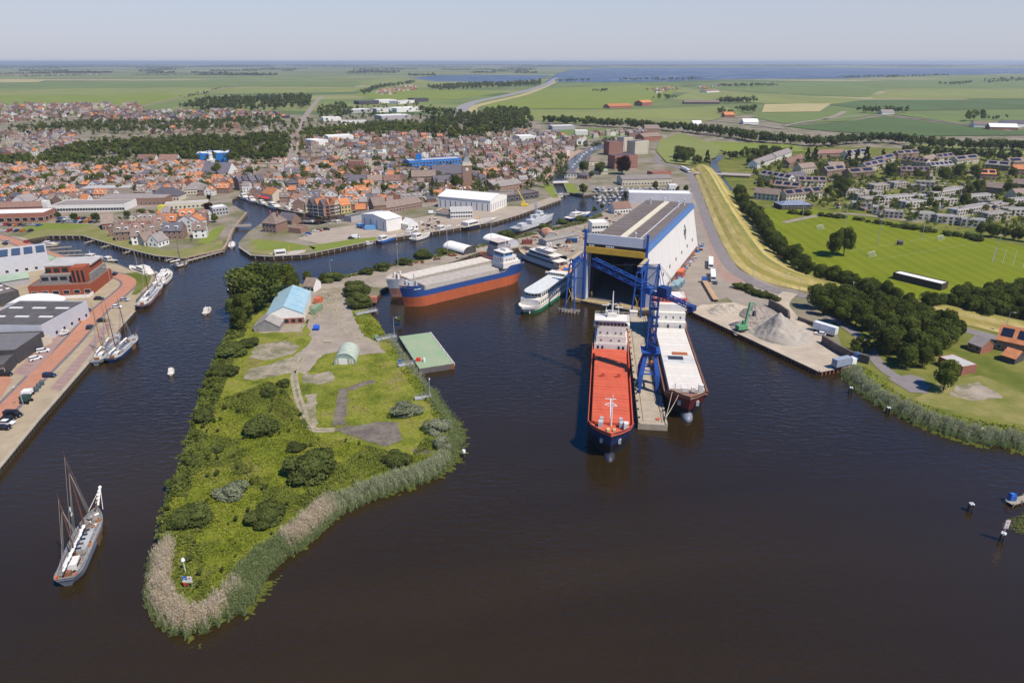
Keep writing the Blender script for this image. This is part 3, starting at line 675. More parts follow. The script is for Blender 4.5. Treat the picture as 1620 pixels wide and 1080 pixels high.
for px, py, ty, k, w, lab in [
 (644, 664, 634, 'silver', 1.15, 'round silvery bush at the right of the peninsula grass'),
 (493, 768, 714, 'bush', 1.0, 'largest dark round bush in the middle of the peninsula'),
 (365, 795, 763, 'silver', 1.05, 'silvery bush near the left tip of the peninsula'),
 (318, 836, 786, 'bush', 1.25, 'broad dark bush close to the left tip of the peninsula'),
 (290, 842, 800, 'bush', 1.1, 'dark bush at the left bank near the tip'),
 (421, 832, 800, 'bush', 1.25, 'low dark oval bush right of the silvery tip bush'),
 (412, 694, 660, 'bush', 1.15, 'dark bush left of the dirt track bend'),
 (322, 676, 640, 'bush', 1.1, 'dark green bush on the left bank below the bare ground'),
 (366, 565, 543, 'bush', 1.5, 'bush on the left bank beside the grey shed'),
 (398, 552, 528, 'bush', 1.2, 'leafy bush just below the grey lean-to shed'),
 (346, 600, 574, 'bush', 1.3, 'bush on the left bank level with the pontoon'),
 (362, 598, 578, 'bush', 1.1, 'small bush beside the bare ground on the left bank'),
 (628, 738, 716, 'bush', 1.4, 'low thicket bush at the right bank above the reeds'),
 (692, 690, 664, 'silver', 1.2, 'pale willow bush on the right bank of the peninsula'),
 (700, 712, 690, 'silver', 1.1, 'pale willow bush at the right corner of the peninsula'),
 (428, 630, 610, 'bush', 0.9, 'small upright bush left of the dirt track'),
 (450, 614, 600, 'bush', 1.0, 'small bush beside the dirt track'),
 (276, 776, 750, 'bush', 1.2, 'bush overhanging the left bank above the tip'),
 (300, 744, 716, 'bush', 1.0, 'mid green bush on the left bank of the peninsula'),
 (470, 716, 700, 'bush', 1.4, 'low shrub patch below the dirt track'),
 (345, 720, 702, 'bush', 1.2, 'small dark shrub in the left grass'),
 (568, 470, 450, 'bush', 1.2, 'green shrub on the bank left of the white barge'),
 (572, 486, 466, 'bush', 1.3, 'green shrub at the landward end of the footbridge'),
 (560, 462, 444, 'bush', 1.0, 'tall shrub beside the gravel yard'),
 (528, 446, 432, 'bush', 1.3, 'shrub on the canal bank by the brown-roofed house'),
 (580, 434, 424, 'bush', 1.4, 'shrub on the canal bank, left of the light mast'),
 (606, 428, 417, 'bush', 1.4, 'shrub on the canal bank above the white barge bow'),
 (640, 418, 408, 'bush', 1.4, 'shrub on the canal bank beside the first rail wagons'),
 (670, 410, 396, 'bush', 1.3, 'taller shrub on the canal bank behind the ships'),
 (700, 402, 393, 'bush', 1.4, 'shrub on the canal bank behind the hatch covers'),
 (860, 364, 355, 'bush', 1.5, 'shrub on the bank in front of the grey naval ship'),
 (890, 355, 347, 'bush', 1.5, 'shrub on the bank right of the grey naval ship'),
 (918, 350, 342, 'bush', 1.5, 'shrub on the bank below the blue houseboat'),
 (632, 512, 500, 'bush', 0.5, 'tiny shrub beside the pontoon footbridge')]:
 tree_at(px, py, ty, k, lab, wide=w)

def tree_row(pts, n, h0, h1, kinds, phrase, jit=2.0, group=None, wide=(0.9, 1.15)):
 P = resample(smoothline(gs(pts)), n); left = P[0].x <= P[-1].x
 for i, p in enumerate(P):
  k = random.choice(kinds); h = random.uniform(h0, h1)
  q = (p.x + random.uniform(-jit, jit), p.y + random.uniform(-jit, jit))
  tree(q, h, k, '%s, %s %s' % (TREE_N[k][1], ordn(i + 1), phrase), group or phrase, random.uniform(*wide))
def tree_wood(poly, n, h0, h1, kinds, phrase, wide=(0.9, 1.2), mind=4.5):
 W = gs(poly); xs = [p.x for p in W]; ys = [p.y for p in W]; out = []; tries = 0
 while len(out) < n and tries < n * 60:
  tries += 1; x, y = random.uniform(min(xs), max(xs)), random.uniform(min(ys), max(ys))
  if inpoly(x, y, W) and all((x - a) ** 2 + (y - b) ** 2 > mind ** 2 for a, b in out): out.append((x, y))
 out.sort(key=lambda p: p[0] / p[1])
 for i, p in enumerate(out):
  k = random.choice(kinds)
  tree(p, random.uniform(h0, h1), k, '%s, %s from the left %s' % (TREE_N[k][1], ordn(i + 1), phrase), phrase, random.uniform(*wide))
DK = ['broad', 'broad', 'broad', 'mid']
tree_row([(1168, 316), (1180, 338), (1200, 365), (1222, 396), (1248, 420), (1282, 443), (1318, 454)], 30, 9.5, 13.5, DK, 'from the far end, dyke side of sports field')
tree_row([(1190, 336), (1215, 372), (1240, 402), (1275, 428)], 9, 7, 10, DK, 'from the far end, inner pitch line')
tree_row([(1330, 460), (1385, 474), (1440, 486), (1500, 497), (1560, 508), (1620, 517), (1680, 526)], 26, 8, 11, DK, 'from the left in the line below the sports field', jit=3)
tree_row([(1320, 446), (1345, 456), (1372, 464), (1390, 470)], 6, 7, 9.5, DK, 'from the left, inner line below the pitch', jit=3)
tree_wood([(1284, 486), (1310, 474), (1360, 486), (1430, 505), (1490, 524), (1512, 545), (1480, 572), (1448, 590), (1405, 570), (1388, 545), (1350, 520), (1300, 502)], 46, 8.5, 13, DK, 'in the wood behind the sand quay', mind=5)
tree_wood([(1500, 480), (1540, 474), (1640, 470), (1680, 500), (1560, 500), (1510, 492)], 26, 8, 12, DK, 'in the clump below the right pitch', mind=5)
tree_at(1492, 618, 568, 'mid', 'single round broadleaf tree at the end of the lane by the brick shed', wide=1.1)
tree_at(1318, 406, 364, 'mid', 'left one of the two tall trees standing in the sports field', wide=.95)
tree_at(1334, 404, 358, 'mid', 'right one of the two tall trees standing in the sports field', wide=.9)
tree_wood([(1338, 548), (1368, 545), (1380, 560), (1362, 570), (1345, 562)], 7, 3, 5, ['mid'], 'among shrubs by the block wall', mind=2.2)
tree_row([(1172, 456), (1186, 462), (1200, 468), (1214, 472), (1226, 476)], 9, 2.2, 3.6, ['bush'], 'from the left on the traffic island', jit=1.2, wide=(.9, 1.3))
# suburb right
tree_row([(1545, 372), (1580, 376), (1620, 382), (1680, 392)], 12, 7, 10, DK, 'from the left in the row right of the sports field', jit=3)
tree_row([(1250, 338), (1330, 345), (1400, 356), (1480, 368), (1540, 380)], 26, 2, 4, ['bush'], 'from the left along the top pitch edge', jit=2, wide=(1, 1.5))
tree_row([(1186, 262), (1196, 256), (1210, 248), (1222, 246)], 9, 9, 14, ['broad', 'mid'], 'from the left around the creek bridge', jit=5)
for i, (px, py, ty, k) in enumerate([(1276, 256, 232, 'conifer'), (1288, 256, 230, 'conifer'), (1340, 260, 236, 'conifer'), (1354, 260, 234, 'conifer'), (1368, 262, 230, 'conifer'), (1394, 258, 234, 'conifer'), (1600, 246, 222, 'conifer'), (1582, 246, 226, 'conifer')]):
 tree_at(px, py, ty, k, 'dark conical conifer, %s from the left above the suburb roofs' % ordn([0, 1, 2, 3, 4, 5, 7, 6][i] + 1), 'conifers above the suburb', wide=1.1)
for i, (px, py, ty, k) in enumerate([(1408, 284, 256, 'mid'), (1298, 270, 255, 'mid'), (1350, 270, 252, 'mid'), (1326, 296, 276, 'broad'), (1310, 310, 294, 'mid'), (1325, 318, 300, 'mid'), (1330, 310, 278, 'broad'), (1490, 288, 262, 'light'), (1515, 284, 258, 'mid'), (1540, 284, 260, 'mid'), (1546, 306, 282, 'light'), (1532, 308, 290, 'mid'),
 (1480, 312, 292, 'mid'), (1592, 308, 288, 'mid'), (1600, 282, 264, 'light'), (1572, 280, 264, 'mid'), (1470, 328, 312, 'mid'), (1478, 332, 318, 'mid'), (1524, 330, 304, 'mid'), (1268, 312, 296, 'mid'), (1200, 300, 284, 'mid'), (1212, 298, 286, 'mid'), (1222, 308, 292, 'mid'), (1450, 282, 266, 'mid'), (1590, 330, 312, 'light'), (1612, 336, 318, 'light')]):
 tree_at(px, py, ty, k, '%s in the suburb gardens at %s' % (TREE_N[k][1], ['the blue garden tent', 'the far left rooftops', 'the second garden row', 'the lane corner', 'the field edge, left', 'the field edge, centre', 'the tall spot beside the lane', 'the grove left side', 'the grove middle', 'the grove right side', 'the grove front', 'the grove front left', 'the playground', 'the long brown terrace', 'the orange roofs', 'the dark roof', 'the white terrace', 'the white terrace end', 'the terrace gap', 'the flat roofs left', 'the solar terrace, left', 'the solar terrace', 'the solar terrace, right', 'the road', 'the right edge', 'the right edge, lower'][i]), 'suburb garden trees', wide=1.1)
# town trees
for i, (px, py, ty, k) in enumerate([(153, 352, 336, 'mid'), (118, 350, 336, 'mid'), (93, 346, 334, 'mid'), (227, 348, 328, 'broad'), (202, 346, 332, 'mid'), (240, 348, 332, 'mid'), (287, 350, 335, 'light'), (280, 342, 330, 'mid'), (331, 338, 320, 'copper'), (331, 316, 308, 'copper'), (340, 352, 338, 'mid'), (345, 282, 258, 'mid'), (80, 294, 272, 'light'), (100, 292, 276, 'broad'), (122, 292, 278, 'mid'), (160, 290, 272, 'mid'), (182, 288, 272, 'mid'), (212, 286, 272, 'mid'), (4, 294, 278, 'light'), (395, 282, 264, 'mid'), (408, 280, 266, 'light'), (435, 300, 288, 'mid'), (448, 300, 286, 'broad'),
 (545, 306, 290, 'light'), (560, 306, 290, 'light'), (576, 306, 290, 'light'), (592, 306, 291, 'light'), (606, 306, 290, 'light'), (618, 306, 289, 'light'), (597, 314, 302, 'mid'), (722, 302, 276, 'broad'), (752, 278, 262, 'mid'), (780, 284, 266, 'mid'), (806, 270, 254, 'mid'), (512, 274, 256, 'mid'), (520, 274, 258, 'mid'), (540, 264, 256, 'light'), (598, 270, 254, 'mid'), (620, 264, 248, 'broad'), (590, 262, 250, 'mid'), (640, 272, 258, 'mid'), (984, 276, 246, 'copper'), (922, 276, 254, 'light'), (948, 276, 254, 'broad'), (922, 308, 290, 'mid'), (935, 282, 270, 'mid'), (1036, 300, 286, 'mid'), (1085, 304, 292, 'mid'), (1072, 303, 294, 'mid'), (842, 250, 240, 'mid'), (62, 412, 386, 'broad'), (1100, 260, 244, 'broad'), (1082, 258, 236, 'broad'), (1070, 256, 240, 'broad'), (1118, 258, 236, 'conifer'), (1090, 254, 230, 'broad'), (1075, 250, 228, 'broad'), (1106, 258, 246, 'broad')]):
 tree_at(px, py, ty, k, '%s %s' % (TREE_N[k][1], ['by the brown-roofed hall', 'in the supermarket car park', 'left in the car park', 'centre of the harbour quarter car park', 'left of the harbour car park', 'right of the harbour car park', 'bright, among quarter houses', 'behind the bright quarter tree', 'by the lock-side house, front', 'round, by the inner harbour head', 'on the quay walk', 'in front of the grey church roof', 'left town, brightest', 'left town, darker twin', 'left town, small', 'left town, upper middle', 'left town, upper right', 'left town, beside mansard roof', 'at the left frame edge', 'harbour square, left', 'harbour square, right', 'behind the red parasols', 'beside the parasols, right',
  'square row, first from left', 'square row, second from left', 'square row, third from left', 'square row, fourth from left', 'square row, fifth from left', 'square row, sixth from left', 'below the square row', 'large, left foot of church tower', 'right of the church tower', 'behind the church garden', 'in the canal quarter', 'north quarter, left', 'north quarter, second', 'north quarter, bright', 'left of the blue pavilion', 'behind the white roof school', 'above the blue pavilion', 'right of the blue pavilion', 'beside the brick apartment block', 'on the canal bank by the lock houses', 'left of the copper beech', 'right of the lock', 'behind the canal cottages', 'in front of the long boat shed', 'by the yard gate, right', 'by the yard gate, left', 'at the canal quay bend', 'on the left quay by the marina', 'on the dyke meadow, right', 'on the dyke meadow, middle', 'on the dyke meadow, left front', 'pointed, right of the dyke meadow', 'on the dyke meadow, tallest', 'on the dyke meadow, back', 'on the dyke meadow, low'][i]), 'trees in the town', wide=1.15)

# --- woods and belts that read as one mass
def wood_stuff(name, label, spots, quads, m, size=1.5, flat=0.0):
 Cs, Ns, Ss, Rs = [], [], [], []
 for (x, y, h) in spots:
  r = h * random.uniform(.30, .42); nq = quads
  C, Nn, S, rnd = crown_data(nq, r, h * .40, h * .58, 6, size * h / 11.0)
  C[:, 0] += x; C[:, 1] += y; C[:, 2] += LAND
  Cs.append(C); Ns.append(Nn); Ss.append(S); Rs.append(np.clip(rnd * .6 + random.uniform(0, .4), 0, 1))
 if not Cs: return
 me = leaf_mesh(name, np.concatenate(Cs), np.concatenate(Ns), np.concatenate(Ss), np.concatenate(Rs), m)
 return tag(link(name, me), label, kind='stuff')
def spots_in(poly, n, h0, h1):
 W = gs(poly); xs = [p.x for p in W]; ys = [p.y for p in W]; o = []
 k = 0
 while len(o) < n and k < n * 40:
  k += 1; x, y = random.uniform(min(xs), max(xs)), random.uniform(min(ys), max(ys))
  if inpoly(x, y, W): o.append((x, y, random.uniform(h0, h1)))
 return o
def spots_line(pts, n, h0, h1, jit):
 return [(p.x + random.uniform(-jit, jit), p.y + random.uniform(-jit, jit), random.uniform(h0, h1)) for p in resample(gs(pts), n)]
wood_stuff('town_wood', 'dark green wood behind the old town', spots_in([(70, 254), (110, 240), (200, 232), (290, 228), (380, 224), (455, 218), (460, 256), (380, 262), (300, 262), (180, 256)], 520, 11, 16), 110, LEAF['mid'], 1.1)
wood_stuff('town_wood', 'dark wood along the left edge of the old town', spots_in([(-60, 262), (80, 254), (190, 262), (200, 270), (90, 268), (-60, 274)], 200, 9, 13), 110, LEAF['broad'], 1.1)
wood_stuff('far_wood', 'broad wood at the polder edge beside the straight avenue', spots_in([(285, 173), (335, 160), (420, 156), (495, 156), (490, 172), (400, 178), (320, 178)], 420, 13, 19), 30, LEAF['mid'], 2.0)
wood_stuff('tree_belt', 'belt of trees behind the new estate', spots_in([(20, 205), (150, 196), (280, 196), (440, 190), (455, 204), (300, 212), (140, 214), (30, 216)], 420, 9, 14), 36, LEAF['mid'], 1.6)
wood_stuff('town_wood', 'wood right of the straight avenue', spots_in([(502, 178), (540, 166), (560, 180), (540, 190), (505, 192)], 90, 10, 14), 30, LEAF['mid'], 1.8)
wood_stuff('town_wood', 'tree belt across the north quarter', spots_in([(472, 214), (560, 204), (640, 198), (700, 206), (660, 216), (560, 220), (480, 226)], 330, 10, 15), 60, LEAF['mid'], 1.4)
wood_stuff('town_wood', 'dark wood in the middle beside the motorway bend', spots_in([(660, 214), (676, 196), (720, 190), (770, 186), (836, 190), (848, 206), (800, 216), (730, 228), (690, 224)], 340, 12, 18), 70, LEAF['mid'], 1.4)
wood_stuff('tree_belt', 'block of dark trees below the motorway', spots_in([(758, 186), (780, 178), (836, 180), (836, 190), (770, 192)], 110, 13, 18), 40, LEAF['broad'], 1.8)
wood_stuff('tree_belt', 'long dark tree belt along the canal road', spots_line([(862, 196), (930, 199), (1010, 204), (1085, 209), (1150, 217), (1205, 226)], 230, 12, 17, 10), 100, LEAF['broad'], 1.25)
wood_stuff('tree_belt', 'long dark tree belt behind the suburb', spots_line([(1195, 224), (1260, 230), (1310, 232), (1345, 228), (1410, 226), (1480, 236), (1560, 238), (1700, 240)], 260, 11, 16, 10), 100, LEAF['broad'], 1.25)
wood_stuff('tree_belt', 'tree belt along the upper edge of the suburb', spots_line([(1430, 246), (1480, 250), (1540, 252), (1620, 256), (1700, 262)], 80, 9, 14, 8), 70, LEAF['broad'], 1.5)
wood_stuff('tree_belt', 'dark belt by the creek', spots_line([(1150, 252), (1180, 250), (1215, 244), (1245, 244)], 40, 8, 12, 8), 70, LEAF['broad'], 1.4)
wood_stuff('tree_belt', 'avenue trees left of the straight street', spots_line([(450, 240), (456, 222), (470, 196)], 26, 9, 13, 6), 50, LEAF['mid'], 1.6)
wood_stuff('tree_belt', 'avenue trees right of the straight street', spots_line([(470, 250), (474, 225), (492, 192)], 22, 8, 12, 6), 50, LEAF['mid'], 1.6)
wood_stuff('willow_belt', 'pale willows at the head of the canal', spots_line([(930, 236), (950, 234), (965, 236), (960, 228)], 24, 9, 12, 6), 70, LEAF['silver'], 1.4)
wood_stuff('poplar_row', 'row of poplars beside the motorway', [(p.x, p.y, 22) for p in resample(gs([(668, 182), (690, 186), (712, 188), (728, 190)]), 16)], 40, LEAF['broad'], 1.5)
wood_stuff('polder_trees', 'dark copse at the motorway in the polder', spots_in([(676, 140), (740, 136), (830, 133), (855, 130), (856, 136), (760, 142), (690, 145)], 330, 15, 22), 14, LEAF['mid'], 2.6)
sp = []
for a, b, n, h0, h1 in [((575, 150), (605, 138), 60, 12, 18), ((605, 140), (655, 132), 60, 12, 18), ((1142, 164), (1190, 163), 60, 13, 20), ((1040, 158), (1060, 157), 14, 12, 18), ((1140, 178), (1152, 182), 14, 10, 15), ((1170, 176), (1195, 180), 22, 12, 18), ((1366, 180), (1380, 179), 10, 14, 20), ((1390, 180), (1432, 178), 24, 12, 17),
                      ((1532, 193), (1545, 192), 7, 16, 24), ((1555, 190), (1575, 190), 7, 8, 12), ((1138, 138), (1226, 137), 60, 12, 18), ((945, 146), (960, 145), 12, 10, 14), ((1040, 128), (1110, 126), 40, 12, 20), ((1490, 135), (1535, 133), 30, 12, 18), ((1560, 132), (1620, 128), 40, 12, 18), ((1330, 124), (1420, 122), 60, 14, 20), ((1400, 124), (1500, 120), 60, 14, 20),
                      ((700, 138), (760, 135), 40, 12, 18), ((1560, 128), (1680, 124), 50, 14, 20), ((880, 130), (935, 128), 40, 12, 18), ((980, 128), (1040, 126), 40, 12, 18), ((300, 152), (360, 138), 26, 4, 8), ((290, 156), (330, 148), 24, 6, 10), ((360, 121), (380, 120), 24, 14, 22), ((210, 120), (360, 119.5), 90, 10, 16), ((0, 118), (160, 117), 160, 12, 18), ((40, 122), (130, 120), 60, 8, 14)]:
 sp += spots_line([a, b], n, h0, h1, 14)
wood_stuff('polder_trees', 'scattered farm trees and hedges across the polder', sp, 12, LEAF['broad'], 2.8)
sp = []
for y0, n in [(102.6, 26), (103.4, 26), (104.4, 26), (105.6, 24), (107, 22), (108.8, 18), (111, 14), (113.6, 12), (116.5, 10), (120, 6)]:
 for i in range(n):
  x0 = random.uniform(-160, 1740); ln = random.uniform(25, 150) * (1 if y0 < 106 else .6); yc = y0 + random.uniform(-.6, .6); x = x0
  while x < x0 + ln:
   x += random.uniform(.5, 1.6) * (1 if y0 < 106 else 1.5); yy = yc + random.gauss(0, .12) + (x - x0) * .002
   if x > 850 and 106.6 < yy < 121: continue
   q = g(x, max(102.0, yy)); sp.append((q.x, q.y, random.uniform(13, 24)))
wood_stuff('horizon_woods', 'blue-grey line of woods on the horizon', sp, 10, LEAF['broad'], 4.5)
# loose garden trees of the quarters
def scatter_trees(label, poly, n, h0, h1, q, m, size=1.6):
 wood_stuff('garden_trees', label, spots_in(poly, n, h0, h1), q, LEAF[m], size)
scatter_trees('green garden trees scattered over the right suburb', [(1180, 262), (1300, 250), (1620, 258), (1700, 320), (1640, 372), (1480, 362), (1330, 335), (1210, 320)], 900, 3.5, 8.5, 80, 'mid', 1.15)
scatter_trees('green garden trees scattered over the old town', [(0, 262), (480, 262), (900, 250), (900, 292), (760, 318), (560, 320), (360, 300), (0, 330)], 720, 7, 12, 70, 'mid', 1.0)
scatter_trees('garden trees of the harbour quarter', [(165, 372), (180, 350), (330, 345), (345, 360), (300, 385), (240, 386)], 30, 2.5, 5.5, 90, 'mid', 1.0)
scatter_trees('garden trees scattered over the north quarters', [(470, 214), (620, 222), (880, 214), (930, 232), (880, 262), (480, 262)], 380, 4, 9, 50, 'mid', 1.3)
scatter_trees('garden trees of the far left estates', [(-40, 176), (200, 180), (450, 182), (450, 216), (100, 250), (-40, 258)], 560, 5, 10, 30, 'mid', 1.6)
scatter_trees('trees among the far industrial sheds', [(500, 170), (660, 165), (700, 196), (640, 206), (500, 204)], 130, 6, 12, 26, 'mid', 1.8)

# --- peninsula ground cover: weeds, reeds, lily pads
def fbm(x, y, s):
 return (np.sin(x * s + 1.3 * np.sin(y * s * .7)) + np.sin(y * s * 1.31 + 1.7 * np.sin(x * s * .9 + 2)) + .6 * np.sin((x + y) * s * 2.3 + 1) + .4 * np.sin((x - y) * s * 4.1)) / 3.0
def inside(P, poly):
 x, y = P[:, 0], P[:, 1]; c = np.zeros(len(P), bool); n = len(poly); j = n - 1
 for i in range(n):
  xi, yi, xj, yj = poly[i].x, poly[i].y, poly[j].x, poly[j].y
  if yi != yj:
   t = ((yi > y) != (yj > y)) & (x < (xj - xi) * (y - yi) / (yj - yi) + xi); c ^= t
  j = i
 return c
def ppx(P):
 dz = LAND - CAM_H; c = P[:, 1] * math.cos(PITCH) - dz * math.sin(PITCH); dn = -P[:, 1] * math.sin(PITCH) - dz * math.cos(PITCH)
 return 810 + FPX * P[:, 0] / c, 540 + FPX * dn / c
def cover(name, label, poly, dens, size, hmax, m, clear=(), thr=-2, fs=.12, flip=1, zbase=LAND):
 W = gs(poly); xs = [p.x for p in W]; ys = [p.y for p in W]
 n = int((max(xs) - min(xs)) * (max(ys) - min(ys)) * dens)
 P = np.stack([RNG.uniform(min(xs), max(xs), n), RNG.uniform(min(ys), max(ys), n)], 1)
 k = inside(P, W)
 for c in clear: k &= ~inside(P, gs(c))
 f = flip * fbm(P[:, 0], P[:, 1], fs); k &= f > thr
 P = P[k]; f = f[k]; n = len(P)
 hh = np.clip(.35 + .65 * fbm(P[:, 0] + 40, P[:, 1], .5), .1, 1) * hmax
 C = np.stack([P[:, 0], P[:, 1], zbase + hh * RNG.uniform(.3, 1, n)], 1)
 Nn = RNG.normal(scale=.55, size=(n, 3)); Nn[:, 2] += 1
 rnd = np.clip(.5 + .35 * f + RNG.uniform(-.4, .4, n), 0, 1)
 return tag(link(name, leaf_mesh(name, C, Nn, size * RNG.uniform(.6, 1.5, n), rnd, m)), label, kind='stuff')
M_WEED = mat_leaf('leaf_weed', (0.072, 0.105, 0.012), (0.235, 0.26, 0.028), .15, 0)
M_WEED2 = mat_leaf('leaf_bramble', (0.055, 0.078, 0.016), (0.155, 0.175, 0.042), .15, 0)
M_WEED3 = mat_leaf('leaf_drygrass', (0.13, 0.12, 0.03), (0.26, 0.23, 0.07), .15, 0)
CLR = [[(383, 600), (480, 520), (560, 455), (615, 558), (530, 606), (480, 610)], [(526, 676), (534, 612), (596, 600), (550, 618), (547, 674)], [(520, 674), (640, 664), (640, 698), (600, 708), (556, 694)]]
LOWER = [(316, 640), (440, 600), (500, 690), (560, 700), (610, 712), (650, 725), (690, 660), (714, 690), (700, 722), (676, 744), (616, 764), (566, 783), (516, 808), (476, 844), (424, 877), (394, 911), (374, 949), (324, 972), (292, 980), (267, 962), (253, 935), (253, 900), (254, 850), (264, 795), (285, 740), (302, 685)]
cover('weeds', 'bright green weeds covering the lower peninsula', LOWER, 11, .28, .8, M_WEED, CLR)
cover('brambles', 'darker bramble patches on the lower peninsula', LOWER, 11, .30, 1.5, M_WEED2, CLR, .14, .13)
wood_stuff('low_shrubs', 'low dark shrubs scattered through the lower peninsula scrub', [q for q in spots_in(LOWER, 80, 1.0, 2.3)], 320, LEAF['bush'], 1.15)
wood_stuff('low_shrubs', 'small shrubs scattered over the left bank of the peninsula', spots_in([(378, 492), (400, 500), (372, 560), (340, 650), (310, 740), (266, 850), (254, 850), (285, 740), (318, 625), (350, 545)], 60, 1.5, 3.4), 320, LEAF['mid'], .9)
cover('weeds', 'thin weeds on the upper peninsula', PEN, 2.2, .26, .35, M_WEED, [CLR[0]], -.2, .2)
cover('weeds', 'weed tufts breaking through the peninsula yard', PEN, .9, .26, .25, M_WEED, (), .22, .45)
cover('dry_grass', 'dry grass tufts on the peninsula', PEN, 1.3, .30, .45, M_WEED3, CLR, .2, .16, -1)
cover('bank_scrub', 'scrub along the left bank of the peninsula', [(378, 492), (402, 500), (380, 545), (360, 600), (336, 660), (318, 720), (300, 780), (262, 860), (243, 850), (260, 795), (281, 740), (298, 685), (316, 625), (333, 580), (348, 545), (366, 515)], 9, .45, 2.2, M_WEED2, (), -.4, .3)
cover('bank_scrub', 'scrub along the canal bank behind the ships', [(505, 446), (560, 433), (620, 418), (700, 401), (774, 384), (848, 367), (922, 349), (950, 338), (955, 342), (925, 354), (850, 371), (776, 388), (700, 406), (620, 422), (560, 438), (508, 450)], 4, .6, 1.6, M_WEED2, (), -.6, .25)
cover('bank_scrub', 'scrub on the right bank beside the footbridges', [(560, 505), (598, 506), (612, 530), (634, 560), (660, 590), (690, 640), (708, 662), (700, 680), (660, 620), (620, 566), (590, 540)], 5, .4, 1.0, M_WEED, (), -.2, .3)
cover('bank_scrub', 'grassy scrub behind the right reeds', [(1345, 580), (1372, 580), (1420, 622), (1500, 655), (1620, 678), (1760, 712), (1760, 730), (1620, 694), (1540, 682), (1470, 660), (1395, 626)], 4, .45, 1.1, M_WEED, (), -.5, .3)
def along(pts, n, inner, outer, z=LAND):
 W = resample(smoothline(gs(pts, z), 8), 400); i = (RNG.beta(1.35, 1.35, n) * 398.9).astype(int); t = RNG.uniform(size=n)
 A = np.array([(p.x, p.y) for p in W]); P = A[i] * (1 - t)[:, None] + A[i + 1] * t[:, None]
 d = A[i + 1] - A[i]; d /= np.linalg.norm(d, axis=1, keepdims=True) + 1e-9
 nn = np.stack([-d[:, 1], d[:, 0]], 1)
 off = RNG.uniform(-outer, inner, n) + (0.8 * np.sin(i * .31) + .6 * np.sin(i * .83 + 1)) * min(1, outer + .4)
 return P + nn * off[:, None], off
def reeds(name, label, pts, n, inner, outer, h0, h1, m, w=.14, lf=.8):
 P, off = along(pts, n, inner, outer); kp = fbm(P[:, 0] * 1.7, P[:, 1] * 1.7, .8) + RNG.uniform(-.35, .35, n) > -.42; P, off = P[kp], off[kp]; n = len(P)
 C = np.stack([P[:, 0], P[:, 1], np.where(off < -0.3, 0.0, .6)], 1)
 C[:, 2] = np.clip(LAND * (off + 1.5) / 2.5, -.05, LAND)
 cl = fbm(P[:, 0], P[:, 1], .9)
 H = RNG.uniform(h0 * .6, h1 * 1.12, n) * (1 + .3 * cl)
 lean = np.stack([RNG.normal(.4, .4, n), RNG.normal(.15, .4, n)], 1)
 k = RNG.integers(0, n, int(n * lf)); q = len(k)
 C2 = C[k] + np.stack([lean[k, 0] * .8, lean[k, 1] * .8, H[k] * RNG.uniform(.55, 1.02, q)], 1); N2 = RNG.normal(scale=.6, size=(q, 3)); N2[:, 2] += 1.1
 tag(link('reed_leaves', leaf_mesh('reed_leaves', C2, N2, RNG.uniform(.05, .10, q), np.clip(RNG.uniform(size=q) * .7 + .3 * (cl[k] * .5 + .5), 0, 1), m, 7.0)), 'leaves and plumes of the ' + label, kind='stuff')
 return tag(link(name, blade_mesh(name, C, H, RNG.uniform(.6, 1.4, n) * w, lean, np.clip(RNG.uniform(size=n) * .7 + .3 * (cl * .5 + .5), 0, 1), m)), label, kind='stuff')
M_REED = mat_leaf('reed_green', (0.11, 0.15, 0.055), (0.32, 0.37, 0.16), .35, 0)
M_REEDP = mat_leaf('reed_pale', (0.22, 0.25, 0.13), (0.52, 0.53, 0.34), .35, 0)
M_REEDT = mat_leaf('reed_straw', (0.42, 0.34, 0.22), (0.78, 0.68, 0.52), .4, 0)
TIP = [(256, 862), (249, 900), (248, 938), (264, 968), (292, 986), (326, 977), (368, 942)]
reeds('reed_bed', 'green reeds standing in the water round the peninsula tip', TIP, 22000, .4, 1.5, 1.0, 1.9, M_REED)
reeds('reed_bed', 'straw-coloured dead reeds round the peninsula tip', TIP + [(384, 926)], 24000, 1.7, .7, 1.7, 3.1, M_REEDT, .11, .9)
MIDR = [(374, 950), (394, 912), (424, 878), (450, 862)]
reeds('reed_bed', 'dense green reeds in the bay right of the tip', [(352, 960)] + MIDR + [(470, 850)], 24000, 2.8, 2.2, 1.3, 2.3, M_REED)
T2 = [(448, 862), (476, 845), (516, 809), (530, 801)]
reeds('reed_bed', 'straw-coloured reeds in the middle of the right bank', T2, 12000, 2.4, .7, 2.2, 3.3, M_REEDT, .11, .9)
reeds('reed_bed', 'green fringe below the straw-coloured reeds', T2, 9000, .4, 1.8, 1.2, 1.9, M_REED)
T3 = [(526, 803), (566, 784), (616, 765), (676, 745), (706, 720)]
reeds('reed_bed', 'pale green reeds along the right bank', [(500, 822)] + T3, 22000, 1.7, .9, 1.5, 2.7, M_REEDP, .12, .9)
reeds('reed_bed', 'green reeds at the water below the pale ones', T3, 12000, .2, 1.9, 1.0, 1.6, M_REED)
T4 = [(704, 722), (716, 690), (706, 662), (690, 640), (672, 610)]
reeds('reed_bed', 'low reeds round the right corner of the peninsula', T4, 12000, 1.2, 2.4, .7, 1.3, M_REED)
T5 = [(1345, 582), (1352, 596), (1395, 630), (1470, 664), (1540, 686), (1620, 698), (1760, 730)]
reeds('reed_bed', 'pale green reeds along the right shore', T5, 24000, 2.2, 1.2, 1.5, 2.6, M_REEDP, .15, .9)
reeds('reed_bed', 'green reeds in the water along the right shore', T5, 18000, .5, 3.0, .9, 1.6, M_REED, .17)
reeds('reed_bed', 'reeds beside the pontoon bank', [(612, 532), (632, 562), (652, 588), (672, 612)], 5000, .8, .8, 1.0, 1.7, M_REEDP)
